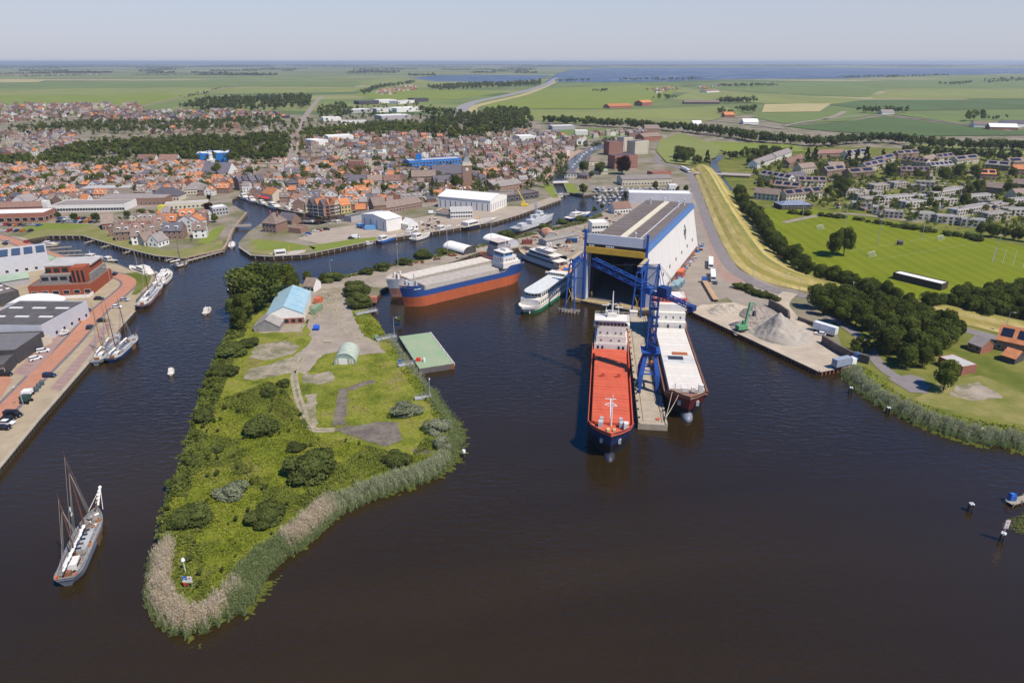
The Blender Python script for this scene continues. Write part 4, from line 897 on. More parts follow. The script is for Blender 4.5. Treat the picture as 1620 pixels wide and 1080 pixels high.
M_LILY = mat_leaf('lily_pad', (0.05, 0.065, 0.012), (0.13, 0.14, 0.03), .05, 0)
def lilies(label, pts, n, inner, outer, thr=-.1):
 P, off = along(pts, n, inner, outer, 0.0); k = fbm(P[:, 0], P[:, 1], .35) > thr; P = P[k]; n = len(P)
 C = np.stack([P[:, 0], P[:, 1], RNG.uniform(.02, .06, n)], 1); Nn = RNG.normal(scale=.04, size=(n, 3)); Nn[:, 2] += 1
 tag(link('lily_pads', leaf_mesh('lily_pads', C, Nn, RNG.uniform(.25, .55, n), RNG.uniform(size=n), M_LILY, 1.1)), label, kind='stuff')
lilies('lily pads below the tip of the peninsula', [(300, 994), (334, 984), (376, 952), (398, 918), (428, 886)], 5200, 0, 4.5, .0)
lilies('lily pads along the right bank of the peninsula', [(430, 888), (480, 856), (520, 820), (570, 796), (620, 776), (680, 756), (716, 730), (728, 696), (716, 662)], 5200, .5, 1.8, -.2)
lilies('lily pads along the left bank of the peninsula', [(238, 880), (252, 800), (272, 740), (290, 685), (310, 625)], 2600, -1, 2.2, .1)
lilies('lily pads along the right shore', [(1400, 642), (1470, 676), (1540, 700), (1620, 712), (1700, 728)], 3200, 0, 2.2, -.1)
lilies('lily pads by the lower right frame edge', [(1608, 842), (1622, 824), (1650, 812)], 420, 2.0, 2.0, -.6)
# ================================================================== buildings
GLASS = mat_glass()
ROOF = {'orange': mat('tile_orange', (0.44, 0.175, 0.075), 0.85, 0.2, 0.5, orand=.16), 'red-brown': mat('tile_redbrown', (0.23, 0.14, 0.11), 0.9, 0.2, 0.5, orand=.18),
  'brown': mat('tile_brown', (0.215, 0.165, 0.135), 0.9, 0.2, 0.5, orand=.18), 'dark grey': mat('tile_slate', (0.11, 0.10, 0.115), 0.75, 0.22, 0.5, orand=.2),
  'grey': mat('tile_grey', (0.255, 0.225, 0.21), 0.9, 0.18, 0.4, orand=.16), 'white': mat('roof_white', (0.70, 0.68, 0.64), 0.7, 0.08, 0.3)}
WALL = {'brick': mat('brick_brown', (0.27, 0.17, 0.125), 0.9, 0.18, 0.9, orand=.15), 'red brick': mat('brick_red', (0.30, 0.13, 0.09), 0.9, 0.18, 0.9, orand=.12),
  'white': mat('wall_white', (0.70, 0.68, 0.63), 0.85, 0.07, 0.6, orand=.06), 'cream': mat('wall_cream', (0.55, 0.49, 0.37), 0.88, 0.1, 0.6, orand=.1),
  'dark': mat('wall_dark', (0.07, 0.065, 0.065), 0.85, 0.2, 0.6), 'grey': mat('wall_grey', (0.36, 0.35, 0.35), 0.8, 0.1, 0.5)}
FRAME = mat('frame_white', (0.72, 0.72, 0.70), 0.7, 0.05)
SOLAR = mat('solar_panel', (0.012, 0.014, 0.03), 0.2, 0.3, 2.0)
def house_mbs(W, D, H, RH, cols=3, rows=2, chim=1):
 w = MB(); a, b = W / 2, D / 2
 w.add([(-a, -b, 0), (a, -b, 0), (a, b, 0), (-a, b, 0), (-a, -b, H), (a, -b, H), (a, b, H), (-a, b, H), (-a, 0, H + RH), (a, 0, H + RH)],
          [(0, 1, 5, 4), (2, 3, 7, 6), (1, 2, 6, 9, 5), (3, 0, 4, 8, 7)])
 r = MB(); o = .35; t = .16; e = RH * o / b
 for s in (-1, 1):
  p = [(-a - .2, s * (b + o), H - e), (a + .2, s * (b + o), H - e), (a + .2, 0, H + RH), (-a - .2, 0, H + RH)]
  q = [(x, y, z + t) for x, y, z in p]
  fs = [(0, 1, 2, 3), (7, 6, 5, 4), (0, 4, 5, 1), (1, 5, 6, 2), (3, 2, 6, 7), (0, 3, 7, 4)]
  r.add(p + q, fs if s > 0 else [tuple(reversed(f)) for f in fs])
 c = MB()
 for i in range(chim):
  x = -a * .6 + (2 * a * .6 * i / max(1, chim - 1) if chim > 1 else a * .2)
  c.box(x, .5, H + RH * .7, .6, .6, RH * .3 + 1.0); c.box(x, .5, H + RH + .99, .75, .75, .12)
 n = MB()
 def win(x, y, z, sx, sz, ax):
  for k, (m, g1, pr) in enumerate(((1, .09, .03), (0, 0, .05))):
   if ax == 0: n.box(x, y, z - g1, sx + 2 * g1, 2 * pr, sz + 2 * g1, 0, m)
   else: n.box(x, y, z - g1, 2 * pr, sx + 2 * g1, sz + 2 * g1, 0, m)
 for s in (-1, 1):
  for i in range(cols):
   x = -a + W * (i + .5) / cols
   for j in range(rows):
    z = .9 + j * 2.7
    if z + 1.3 < H: win(x, s * b, z, 1.15, 1.35, 0)
  for j in range(rows + 1):
   z = .9 + j * 2.7
   for y in ((-b * .4, b * .4) if z + 1.2 < H else (0,)):
    if z + 1.2 < H + RH * .6: win(s * a, y, z, 1.0, 1.3, 1)
 if W in (8, 10, 12) and cols:
  for x in ([0] if W == 8 else [-a * .45, a * .45]):
   for sy in (-1, 1): n.box(x, sy * b * .52, H + RH * .28, 1.9, b * .55, 1.35, 0, 1); n.box(x, sy * b * .80, H + RH * .28 + .3, 1.5, .1, .85, 0, 0)
 return w, r, c, n
HDIM = [(8, 9, 5.2, 3.6), (7, 8.5, 4.2, 4.0), (10, 9, 5.5, 3.8), (6.2, 10, 5.8, 3.4), (9, 8, 3.4, 4.2), (12, 9.5, 5.6, 4.2), (7, 11, 7.6, 3.4)]
HMB = [house_mbs(*d, cols=max(2, int(d[0] / 2.8))) for d in HDIM]
HME = [(a.mesh('house_wall', WALL['brick']), b.mesh('house_roof', ROOF['orange']), c.mesh('house_chimney', WALL['red brick']), d.mesh('house_windows', [GLASS, FRAME])) for a, b, c, d in HMB]
OCCB = []
def occupied(x, y, r=0):
 return any((x - a) ** 2 + (y - b) ** 2 < (c + r) ** 2 for a, b, c in OCCB)
def house(p, rz, k, roof, wall, label, group, s=1.0):
 t = thing('house', label, 'house', (p[0], p[1], LAND), rz, group); t.scale = (s, s, s)
 w, r, c, n = HME[k]
 o = link('wall', w, t); setmat(o, WALL[wall])
 ro = link('roof', r, t); setmat(ro, ROOF[roof]); link('chimney', c, ro)
 tag(link('windows', n, t), kind='stuff')
 return t
# --- one building of its own: front edge a-b measured on the ground, depth away from the viewer
def frame2(a, b):
 A, B = g(*a), g(*b); d = B - A
 return (A + B) / 2, math.atan2(d.y, d.x), d.length
def arch_mb(L, D, h, rh, n=12, t=.12):
 pr = []
 for i in range(n + 1):
  q = math.pi * i / n; pr.append((-L / 2 * math.cos(q), h + rh * math.sin(q)))
 r = MB(); r.loft([[(x, -.2, z + t) for x, z in pr], [(x, D + .2, z + t) for x, z in pr]], closed=False)
 w = MB()
 for y, fl in ((0, 0), (D, 1)):
  vs = [(-L / 2, y, 0), (L / 2, y, 0)] + [(x, y, z) for x, z in reversed(pr)]
  w.add(vs, [tuple(range(len(vs))) if not fl else tuple(reversed(range(len(vs))))])
 for s in (-1, 1):
  if h > .05: w.add([(s * L / 2, 0, 0), (s * L / 2, D, 0), (s * L / 2, D, h), (s * L / 2, 0, h)], [(0, 1, 2, 3) if s > 0 else (3, 2, 1, 0)])
 return w, r
def building(name, label, cat, a, b, D, h, roof='flat', rh=3.0, wall=None, roofm=None, win=(0, 0), side=(0, 0), wsize=(1.4, 1.3), glass=None, door=0, sep=False, chim=0, dormer=0, group=None, parapet=.5, z=0, sky=0, solar=0, name_m=None, occ=True, L=None):
 c, rz, L0 = frame2(a, b); L = L or L0
 wall = wall or WALL['brick']; roofm = roofm or ROOF['grey']; glass = glass or GLASS
 t = thing(name, label, cat, (c.x, c.y, LAND + z), rz, group)
 if occ:
  m = max(1, int(max(L, D) / min(L, D) + .5))
  for i in range(m):
   u = (i + .5) / m
   lx, ly = ((u - .5) * L, D / 2) if L > D else (0, u * D)
   OCCB.append((c.x + lx * math.cos(rz) - ly * math.sin(rz), c.y + lx * math.sin(rz) + ly * math.cos(rz), min(L, D) * .55 + 2))
 w, r = MB(), MB()
 if roof == 'flat':
  w.box(0, D / 2, 0, L, D, h)
  r.box(0, D / 2, h, L - .6, D - .6, .15)
  for x, y, sx, sy in ((0, .15, L, .3), (0, D - .15, L, .3), (-L / 2 + .15, D / 2, .3, D - .6), (L / 2 - .15, D / 2, .3, D - .6)): w.box(x, y, h, sx, sy, parapet)
 elif roof in ('gx', 'gy'):
  W2, D2 = (L, D) if roof == 'gx' else (D, L)
  ww, rr, cc, nn = house_mbs(W2, D2, h, rh, 1, 0, 0)
  M = Matrix.Translation((0, D / 2, 0)) @ (Matrix.Rotation(R(90), 4, 'Z') if roof == 'gy' else Matrix.Identity(4))
  w.merge(ww, M); r.merge(rr, M)
 elif roof == 'mono':
  w.add([(-L / 2, 0, 0), (L / 2, 0, 0), (L / 2, D, 0), (-L / 2, D, 0), (-L / 2, 0, h), (L / 2, 0, h), (L / 2, D, h + rh), (-L / 2, D, h + rh)], [(0, 1, 5, 4), (1, 2, 6, 5), (2, 3, 7, 6), (3, 0, 4, 7)])
  sl = MB(); sl.add([(-L / 2 - .2, -.3, h - .02), (L / 2 + .2, -.3, h - .02), (L / 2 + .2, D + .2, h + rh), (-L / 2 - .2, D + .2, h + rh)] + [(-L / 2 - .2, -.3, h + .2), (L / 2 + .2, -.3, h + .2), (L / 2 + .2, D + .2, h + rh + .22), (-L / 2 - .2, D + .2, h + rh + .22)], [(3, 2, 1, 0), (4, 5, 6, 7), (0, 1, 5, 4), (1, 2, 6, 5), (2, 3, 7, 6), (3, 0, 4, 7)])
  r.merge(sl, Matrix.Identity(4))
 elif roof == 'hip':
  w.box(0, D / 2, 0, L, D, h); q = min(L, D) * .45
  r.add([(-L / 2 - .4, -.4, h), (L / 2 + .4, -.4, h), (L / 2 + .4, D + .4, h), (-L / 2 - .4, D + .4, h), (-L / 2 + q, D / 2 if L > D else q, h + rh), (L / 2 - q, D / 2 if L > D else D - q, h + rh)] if L > D else
              [(-L / 2 - .4, -.4, h), (L / 2 + .4, -.4, h), (L / 2 + .4, D + .4, h), (-L / 2 - .4, D + .4, h), (0, q, h + rh), (0, D - q, h + rh)],
              [(0, 1, 5, 4), (1, 2, 5), (2, 3, 4, 5), (3, 0, 4), (3, 2, 1, 0)] if L > D else [(0, 1, 4), (1, 2, 5, 4), (2, 3, 5), (3, 0, 4, 5), (3, 2, 1, 0)])
 elif roof == 'arch':
  w, r = arch_mb(L, D, h, rh)
 wo = part('wall', w, wall, t); ro = part('roof', r, roofm, t)
 wl = []
 for i in range(win[0]):
  for j in range(win[1]): wl.append((-L / 2 + L * (i + .5) / win[0], 0, .9 + j * (h - .6) / max(1, win[1]), 0))
 for i in range(side[0]):
  for j in range(side[1]):
   for s in (-1, 1): wl.append((s * L / 2, D * (i + .5) / side[0], .9 + j * (h - .6) / max(1, side[1]), 1))
 def wbox(mb, x, y, zz, ax):
  for m, e, pr in ((1, .1, .04), (0, 0, .07)):
   mb.box(x, y, zz - e, (wsize[0] + 2 * e) if ax == 0 else 2 * pr, (wsize[0] + 2 * e) if ax else 2 * pr, wsize[1] + 2 * e, 0, m)
 if wl and sep:
  for q in wl: mb = MB(); wbox(mb, *q); part('window', mb, [glass, FRAME], t)
 elif wl:
  mb = MB()
  for q in wl: wbox(mb, *q)
  part('windows', mb, [glass, FRAME], t, kind='stuff')
 for i in range(door):
  mb = MB(); x = -L / 2 + L * (i + .5) / door; hh = min(h - 1.0, 4.2); mb.box(x, 0, .05, min(4, L / door * .5), .12, hh); part('door', mb, WALL['dark'], t)
 for i in range(chim):
  mb = MB(); mb.box(-L / 2 + L * (i + .5) / chim, D / 2 + .4, h + rh * .6, .8, .8, rh * .4 + 1); part('chimney', mb, WALL['red brick'], ro)
 for i in range(sky):
  mb = MB(); x = -L / 2 + L * (i + .5) / sky
  if roof == 'flat': mb.box(x, D * .35, h + .16, L / sky * .55, 1.3, .3); mb.box(x, D * .7, h + .16, L / sky * .55, 1.3, .3)
  part('skylight', mb, ROOF['white'], ro)
 if solar:
  for i in range(solar):
   mb = MB(); x = -L / 2 + L * (i + .5) / solar; sw = L / solar * .72
   if roof == 'flat': mb.box(x, D * .5, h + .2, sw, D * .7, .25)
   else:
    sl = math.atan2(rh, D / 2); y0, y1 = D * .12, D * .40; z0, z1 = h + rh * y0 / (D / 2) + .22, h + rh * y1 / (D / 2) + .22
    mb.add([(x - sw / 2, y0, z0), (x + sw / 2, y0, z0), (x + sw / 2, y1, z1), (x - sw / 2, y1, z1)] + [(x - sw / 2, y0, z0 + .08), (x + sw / 2, y0, z0 + .08), (x + sw / 2, y1, z1 + .08), (x - sw / 2, y1, z1 + .08)], [(3, 2, 1, 0), (4, 5, 6, 7), (0, 1, 5, 4), (1, 2, 6, 5), (2, 3, 7, 6), (3, 0, 4, 7)])
   part('solar_panel', mb, SOLAR, ro)
 return t
def dist(a, b): return (g(*a) - g(*b)).length
M_STEEL = mat('steel_sheet', (0.50, 0.50, 0.53), 0.55, 0.08, 0.3)
M_ROOFD = mat('bitumen_roof', (0.10, 0.095, 0.095), 0.95, 0.2, 0.2)
M_ROOFB = mat('bitumen_brown', (0.155, 0.13, 0.12), 0.95, 0.16, 0.12)
M_ROOFL = mat('roof_lightgrey', (0.42, 0.40, 0.38), 0.85, 0.12, 0.15)
M_OFFRED = mat('office_red', (0.30, 0.085, 0.045), 0.9, 0.1, 0.6)
M_BLUEB = mat('blue_cladding', (0.015, 0.16, 0.50), 0.6, 0.15, 0.4)
M_BLUER = mat('blue_roof', (0.20, 0.38, 0.47), 0.7, col2=(.36, .47, .50), scale=.25)
M_GREENR = mat('green_roof', (0.28, 0.36, 0.27), 0.8, 0.12, 0.15)
M_CANVAS = mat('white_canvas', (0.78, 0.75, 0.68), 0.8, 0.05, 0.2)
# ---- left quay works
building('office_building', 'orange-red brick office with stepped terraces on the left quay', 'building', (48, 470), (148, 465), 26, 4.8, 'flat', wall=M_OFFRED, roofm=M_ROOFB, win=(6, 1), wsize=(2.6, 1.6), sep=True)
_ob = bpy.data.objects[[o.name for o in COL.objects if o.name.startswith('office_building')][0]]
_L = frame2((48, 470), (148, 465))[2]
def tier(mbf, name, m, parent, **k):
 mb = MB(); mbf(mb); return part(name, mb, m, parent, **k)
tier(lambda m: (m.box(.5, 16.5, 4.97, _L - 5, 19, 3.4)), 'second_storey', mat('office_grey', (0.23, 0.21, 0.195), .85), _ob)
tier(lambda m: (m.box(1.0, 17.5, 8.38, _L - 8, 15, 3.3)), 'third_storey', M_OFFRED, _ob)
tier(lambda m: (m.box(1.0, 17.8, 11.69, _L - 6.5, 16, .5)), 'upper_roof', M_ROOFL, _ob)
for i in range(5): tier(lambda m: m.box(-_L / 2 + 5 + i * 4.1, 6.98, 5.7, 3.0, .2, 1.7), 'window', GLASS, _ob)
for i in range(5): tier(lambda m: m.box(-_L / 2 + 6 + i * 3.7, 9.97, 8.9, 2.6, .2, 2.0), 'window', GLASS, _ob)
_tw = tier(lambda m: m.box(_L / 2 - 6, 6.5, 4.97, 6.2, 7, 7.6), 'stair_tower', M_OFFRED, _ob)
for i in range(3): tier(lambda m: m.box(_L / 2 - 8 + i * 2, 2.95, 5.6, 1.0, .2, 5.6), 'tower_window', GLASS, _tw)
tier(lambda m: (m.box(0, -5, 0, _L, .3, 1.4), m.box(_L / 2, -2.5, 0, .3, 5, 1.4)), 'terrace_wall', WALL['white'], _ob)
building('arched_tent', 'cream white tent hall with scalloped roof beside the red office', 'tent', (6, 500), (88, 497), 11, 3.2, 'arch', 3.2, wall=M_STEEL, roofm=M_CANVAS)
building('grey_warehouse', 'grey steel warehouse with dark roof on the left quay', 'warehouse', (-44, 541), (72, 542), 30, 6.8, 'flat', wall=M_STEEL, roofm=M_ROOFD, door=4, side=(6, 1), sky=3, sep=True, win=(0, 0))
building('dark_shed', 'low shed with plain dark grey roof in front of the grey warehouse', 'shed', (-60, 578), (30, 575), 19, 5, 'flat', wall=WALL['dark'], roofm=mat('roof_dgrey', (0.15, 0.145, 0.15), .9))
building('glass_shed', 'dark glazed shed at the left frame edge', 'shed', (-80, 604), (12, 594), 10, 4, 'flat', wall=WALL['dark'], roofm=M_ROOFD, win=(6, 1), wsize=(2, 2))
building('steel_hall', 'light grey steel hall with solar roof at the upper left quay', 'hall', (-60, 444), (81, 425), 24, 8.5, 'flat', wall=M_STEEL, roofm=M_ROOFL, win=(9, 1), solar=7, sep=True)
building('green_shed', 'low shed with pale green roof beside the steel hall', 'shed', (-40, 464), (49, 450), 10, 3.6, 'gx', 1.8, wall=WALL['grey'], roofm=M_GREENR)
building('green_annex', 'small green-striped annex right of the steel hall', 'annex', (80, 424), (95, 421), 12, 4.5, 'flat', wall=M_GREENR, roofm=M_GREENR)
building('skylight_hall', 'dark roofed hall with rows of white skylights', 'hall', (-60, 500), (34, 477), 21, 5.2, 'flat', wall=WALL['dark'], roofm=M_ROOFB, sky=8)
building('site_kiosk', 'small pale kiosk at the corner of the grey warehouse', 'kiosk', (60, 547), (70, 548), 4, 3, 'flat', wall=WALL['cream'], roofm=M_ROOFL)
# ---- shops and halls left town
building('supermarket', 'long white-roofed brick supermarket at the left town edge', 'supermarket', (-40, 354), (72, 351), 17, 6, 'flat', wall=WALL['red brick'], roofm=ROOF['white'], win=(9, 1), wsize=(3.2, 2.4), side=(3, 1))
building('sign_pillar', 'square white pillar above the supermarket roof', 'pillar', (71, 341), (79, 341), 4, 10, 'flat', wall=WALL['white'], roofm=ROOF['white'])
building('shop_row', 'long shop with red-brown pitched roof behind the supermarket', 'shop', (-30, 338), (72, 335), 12, 4, 'gx', 3, wall=WALL['brick'], roofm=ROOF['red-brown'], win=(14, 1))
building('shop_hall', 'long flat grey shop with white window band', 'shop', (82, 336), (198, 334), 22, 4.6, 'flat', wall=WALL['white'], roofm=ROOF['grey'], win=(26, 1), wsize=(1.7, 1.8))
building('shop_hall', 'wide flat-roofed shop hall in the middle of the left town', 'shop', (152, 326), (262, 324), 24, 5.0, 'flat', wall=WALL['brick'], roofm=ROOF['grey'], win=(16, 1))
building('parking_deck', 'long concrete parking deck behind the flat shops', 'parking deck', (128, 312), (222, 310), 16, 6.5, 'flat', wall=mat('deck_concrete', (0.36, 0.29, 0.24), .9), roofm=M_ROOFL, win=(12, 1), wsize=(4.5, 1.8))
building('stepped_house', 'white house with rounded dutch gable near the supermarket', 'house', (18, 330), (45, 330), 14, 5, 'gy', 4.5, wall=WALL['white'], roofm=ROOF['grey'], win=(4, 1))
building('mansard_shop', 'dark mansard-roofed shop with white dormers', 'shop', (240, 318), (284, 318), 13, 4, 'hip', 6, wall=WALL['cream'], roofm=ROOF['dark grey'], win=(9, 1))
building('grey_hip_shop', 'shop with large grey hipped roof by the inner harbour head', 'shop', (292, 308), (330, 306), 16, 4, 'hip', 5, wall=WALL['cream'], roofm=ROOF['grey'], win=(8, 1))
building('flat_shop', 'flat pale shop in front of the mansard roof', 'shop', (262, 332), (330, 328), 10, 3.8, 'flat', wall=WALL['cream'], roofm=M_ROOFL, win=(10, 1))
building('brown_hall', 'hall with wide brown tiled roof beside the car park', 'hall', (163, 364), (183, 362), 16, 4, 'gx', 5, wall=WALL['red brick'], roofm=ROOF['brown'], win=(4, 1))
building('lockside_house', 'lock-side house with white upper floor and roof terrace', 'house', (338, 342), (362, 339), 11, 5.5, 'flat', wall=WALL['grey'], roofm=ROOF['white'], win=(5, 2))
building('blue_block', 'bright blue wrapped block with white roof at the wood edge', 'building', (313, 262), (364, 260), 24, 12, 'flat', wall=M_BLUEB, roofm=ROOF['white'], win=(0, 0))
building('villa_pair', 'dark red brick house pair with white dormers, left one', 'house', (218, 262), (246, 262), 11, 6, 'gx', 5, wall=WALL['white'], roofm=ROOF['red-brown'], win=(6, 1))
building('villa_pair', 'dark red brick house pair with white dormers, right one', 'house', (252, 262), (281, 262), 11, 6, 'gx', 5, wall=WALL['white'], roofm=ROOF['red-brown'], win=(6, 1))
building('town_hall', 'long cream hall with red roof edge on the harbour square', 'hall', (398, 275), (446, 274), 16, 8, 'flat', wall=WALL['cream'], roofm=ROOF['red-brown'], win=(12, 2))
building('brown_mansion', 'long brick mansion with brown mansard roof on the square', 'building', (404, 288), (444, 287), 11, 6.5, 'hip', 5, wall=WALL['brick'], roofm=ROOF['brown'], win=(10, 2))
building('grey_church', 'church with steep grey roof near the blue block', 'church', (362, 284), (378, 278), 26, 6, 'gy', 8, wall=WALL['white'], roofm=ROOF['dark grey'])
for i, (a, b) in enumerate([((380, 302), (388, 301)), ((389, 302), (398, 301)), ((399, 302), (408, 301)), ((410, 300), (420, 299))]):
 building('canal_house', 'tall narrow brick canal house, %s from the left on the harbour head' % ordn(i + 1), 'house', a, b, 11, 8.5, 'gx', 3.5, wall=WALL['brick'], roofm=ROOF['dark grey'], win=(3, 3), group='canal houses at the harbour head')
building('blue_brick_house', 'square dark brick house with flat-topped grey roof above the parasols', 'house', (455, 308), (474, 307), 10, 9, 'hip', 3.5, wall=mat('brick_plum', (.12, .09, .10), .9), roofm=ROOF['dark grey'], win=(5, 3))
for i, (a, b, wl) in enumerate([((488, 340), (496, 341), 'brick'), ((497, 341), (504, 342), 'cream'), ((505, 342), (513, 343), 'brick'), ((514, 342), (522, 342), 'red brick'), ((523, 341), (530, 340), 'brick'), ((531, 340), (538, 338), 'cream')]):
 building('canal_house', 'narrow %s quay house, %s from the left above the dark barges' % (wl, ordn(i + 1)), 'house', a, b, 12, 8, 'gy', 4, wall=WALL[wl], roofm=ROOF['orange' if i % 2 else 'dark grey'], win=(3, 3), group='quay houses above the barges')
building('yellow_house', 'yellow rendered house with orange roof at the barge quay end', 'house', (540, 338), (556, 336), 12, 6, 'gx', 4, wall=mat('wall_yellow', (.5, .40, .17), .9), roofm=ROOF['orange'], win=(3, 2))
building('cafe', 'cream cafe with orange roof and red parasols on the quay', 'cafe', (416, 316), (432, 319), 12, 5.5, 'gx', 4, wall=WALL['cream'], roofm=ROOF['orange'], win=(4, 1))
building('school_roof', 'school with white stepped roof north of the square', 'school', (574, 250), (612, 249), 16, 6, 'flat', wall=WALL['white'], roofm=ROOF['white'], win=(9, 1), solar=1)
building('brick_tower_block', 'tall brick corner block left of the square trees', 'building', (552, 276), (572, 276), 14, 12, 'flat', wall=WALL['red brick'], roofm=ROOF['brown'], win=(5, 3))
building('tan_block', 'tan flat block beside the brick corner block', 'building', (574, 272), (585, 272), 14, 11, 'flat', wall=WALL['cream'], roofm=ROOF['brown'], win=(3, 3))
building('blue_pavilion', 'low blue glass pavilion near the square', 'pavilion', (600, 274), (618, 273), 12, 6, 'flat', wall=M_BLUEB, roofm=M_ROOFL, win=(4, 1), wsize=(2.5, 3))
building('blue_office', 'long bright blue office block left of the church', 'office', (648, 273), (730, 268), 15, 11, 'flat', wall=M_BLUEB, roofm=M_ROOFL, win=(16, 3), wsize=(2.2, 1.5))
building('blue_stair_tower', 'blue stair tower rising from the blue office', 'tower', (659, 271), (667, 271), 7, 16, 'flat', wall=M_BLUEB, roofm=M_BLUEB, occ=False)
building('church_nave', 'dark-roofed church nave beside the spire', 'church', (686, 288), (733, 286), 18, 7, 'gx', 7, wall=WALL['brick'], roofm=ROOF['dark grey'], win=(8, 1), wsize=(1.2, 3))
building('dark_hall', 'long hall with dark roof and small dormers left of the tower', 'hall', (688, 298), (720, 296), 13, 5, 'gx', 5, wall=WALL['brick'], roofm=ROOF['dark grey'], win=(7, 1))
building('gable_block', 'twin-gabled brick block below the blue office', 'building', (652, 294), (690, 293), 14, 8, 'gx', 4.5, wall=WALL['brick'], roofm=ROOF['brown'], win=(9, 2))
building('white_shopfront', 'white-fronted shop row with dark roof on the square', 'shop', (547, 298), (580, 297), 12, 6.5, 'gx', 4, wall=WALL['white'], roofm=ROOF['dark grey'], win=(8, 2))
building('white_shopfront', 'cream shop row with lilac roof right of the white one', 'shop', (583, 298), (606, 297), 12, 6.5, 'gx', 4, wall=WALL['cream'], roofm=ROOF['brown'], win=(6, 2))
building('white_shopfront', 'white shop row with red roof at the square corner', 'shop', (608, 298), (634, 297), 12, 6.5, 'gx', 4, wall=WALL['white'], roofm=ROOF['red-brown'], win=(6, 2))
# church tower
_c = g(739, 298)
ct = thing('church_tower', 'square brick church tower with slim grey spire', 'tower', (_c.x, _c.y, LAND), .15); OCCB.append((_c.x, _c.y, 9))
_m = MB(); _m.box(0, 0, 0, 8, 8, 20); part('shaft', _m, WALL['brick'], ct)
_m = MB(); _m.box(0, 0, 20, 8.8, 8.8, .8); _m.box(0, 0, 20.8, 7.4, 7.4, 2.2); part('cornice', _m, WALL['cream'], ct)
_m = MB(); _m.add([(-3.4, -3.4, 23), (3.4, -3.4, 23), (3.4, 3.4, 23), (-3.4, 3.4, 23), (-1.3, -1.3, 27), (1.3, -1.3, 27), (1.3, 1.3, 27), (-1.3, 1.3, 27), (0, 0, 46)], [(0, 1, 5, 4), (1, 2, 6, 5), (2, 3, 7, 6), (3, 0, 4, 7), (4, 5, 8), (5, 6, 8), (6, 7, 8), (7, 4, 8)]); part('spire', _m, mat('spire_lead', (.17, .175, .19), .6), ct)
for s in range(4):
 _m = MB(); _m.tube((4.0 * math.cos(s * 1.5708), 4.0 * math.sin(s * 1.5708), 17), (4.12 * math.cos(s * 1.5708), 4.12 * math.sin(s * 1.5708), 17), 1.3, n=14); part('clock_face', _m, WALL['white'], ct)
_c = g(336, 266)
ct = thing('white_turret', 'white domed turret in front of the blue block', 'turret', (_c.x, _c.y, LAND))
_m = MB(); _m.box(0, 0, 0, 6, 6, 9); _m.tube((0, 0, 9), (0, 0, 14), 2.2, 2.0, 8); part('shaft', _m, WALL['white'], ct)
_m = MB(); _m.sphere((0, 0, 14), 2.3, n=10); _m.tube((0, 0, 16), (0, 0, 20), .3, .05); part('dome', _m, M_STEEL, ct)
# ---- boatyard between town and canal
building('boat_hall', 'white boat hall with tall dark door strips on the town quay', 'hall', (573, 357), (612, 367), dist((612, 367), (637, 362)), 8, 'gy', 1.8, wall=WALL['white'], roofm=ROOF['white'], win=(4, 1), wsize=(.6, 5.2), glass=WALL['dark'])
building('white_cottage', 'small white house right of the white boat hall', 'house', (646, 365), (662, 362), 8, 4, 'gy', 3, wall=WALL['white'], roofm=ROOF['white'], win=(3, 1))
building('market_hall', 'large white shipyard hall with broad pale roof on the town quay', 'hall', (693, 328), (776, 336), dist((776, 336), (815, 328)) + 2, 8.5, 'gx', 3, wall=WALL['white'], roofm=ROOF['white'], win=(10, 1), wsize=(.6, 5), side=(9, 1), glass=WALL['dark'])
building('yard_office', 'two-storey white office in front of the large shipyard hall', 'office', (713, 346), (748, 345), 10, 6, 'flat', wall=WALL['white'], roofm=M_ROOFL, win=(9, 2), wsize=(1.3, 1.1))
building('yard_annex', 'low white annex with dark windows left of the yard office', 'office', (690, 342), (712, 345), 8, 4, 'flat', wall=WALL['cream'], roofm=ROOF['red-brown'], win=(7, 1))
building('long_brick_shed', 'long low shed with grey-brown roof above the boatyard ground', 'shed', (612, 338), (668, 328), 13, 4, 'gx', 3.5, wall=WALL['brick'], roofm=ROOF['brown'], win=(12, 1))
building('brick_gable_house', 'tall brick gable house left of the long low shed', 'house', (592, 340), (612, 338), 13, 6.5, 'gx', 5, wall=WALL['brick'], roofm=ROOF['brown'], side=(3, 2))
building('parking_shed', 'long carport with dark roof behind the white boat hall', 'carport', (556, 352), (606, 341), 7, 3.5, 'flat', wall=WALL['grey'], roofm=M_ROOFD)
building('grey_hall', 'long grey-roofed hall behind the shipyard hall', 'hall', (784, 306), (826, 299), 14, 5, 'gx', 3.5, wall=WALL['brick'], roofm=ROOF['grey'], win=(8, 1))
building('dark_hall', 'wide dark-roofed hall with glazed front near the lock', 'hall', (790, 322), (852, 313), 17, 4.5, 'flat', wall=WALL['dark'], roofm=M_ROOFB, win=(8, 1), wsize=(3, 2))
building('low_hall', 'grey low hall right behind the white shipyard roof', 'hall', (766, 316), (812, 316), 12, 5, 'flat', wall=WALL['cream'], roofm=M_ROOFB)
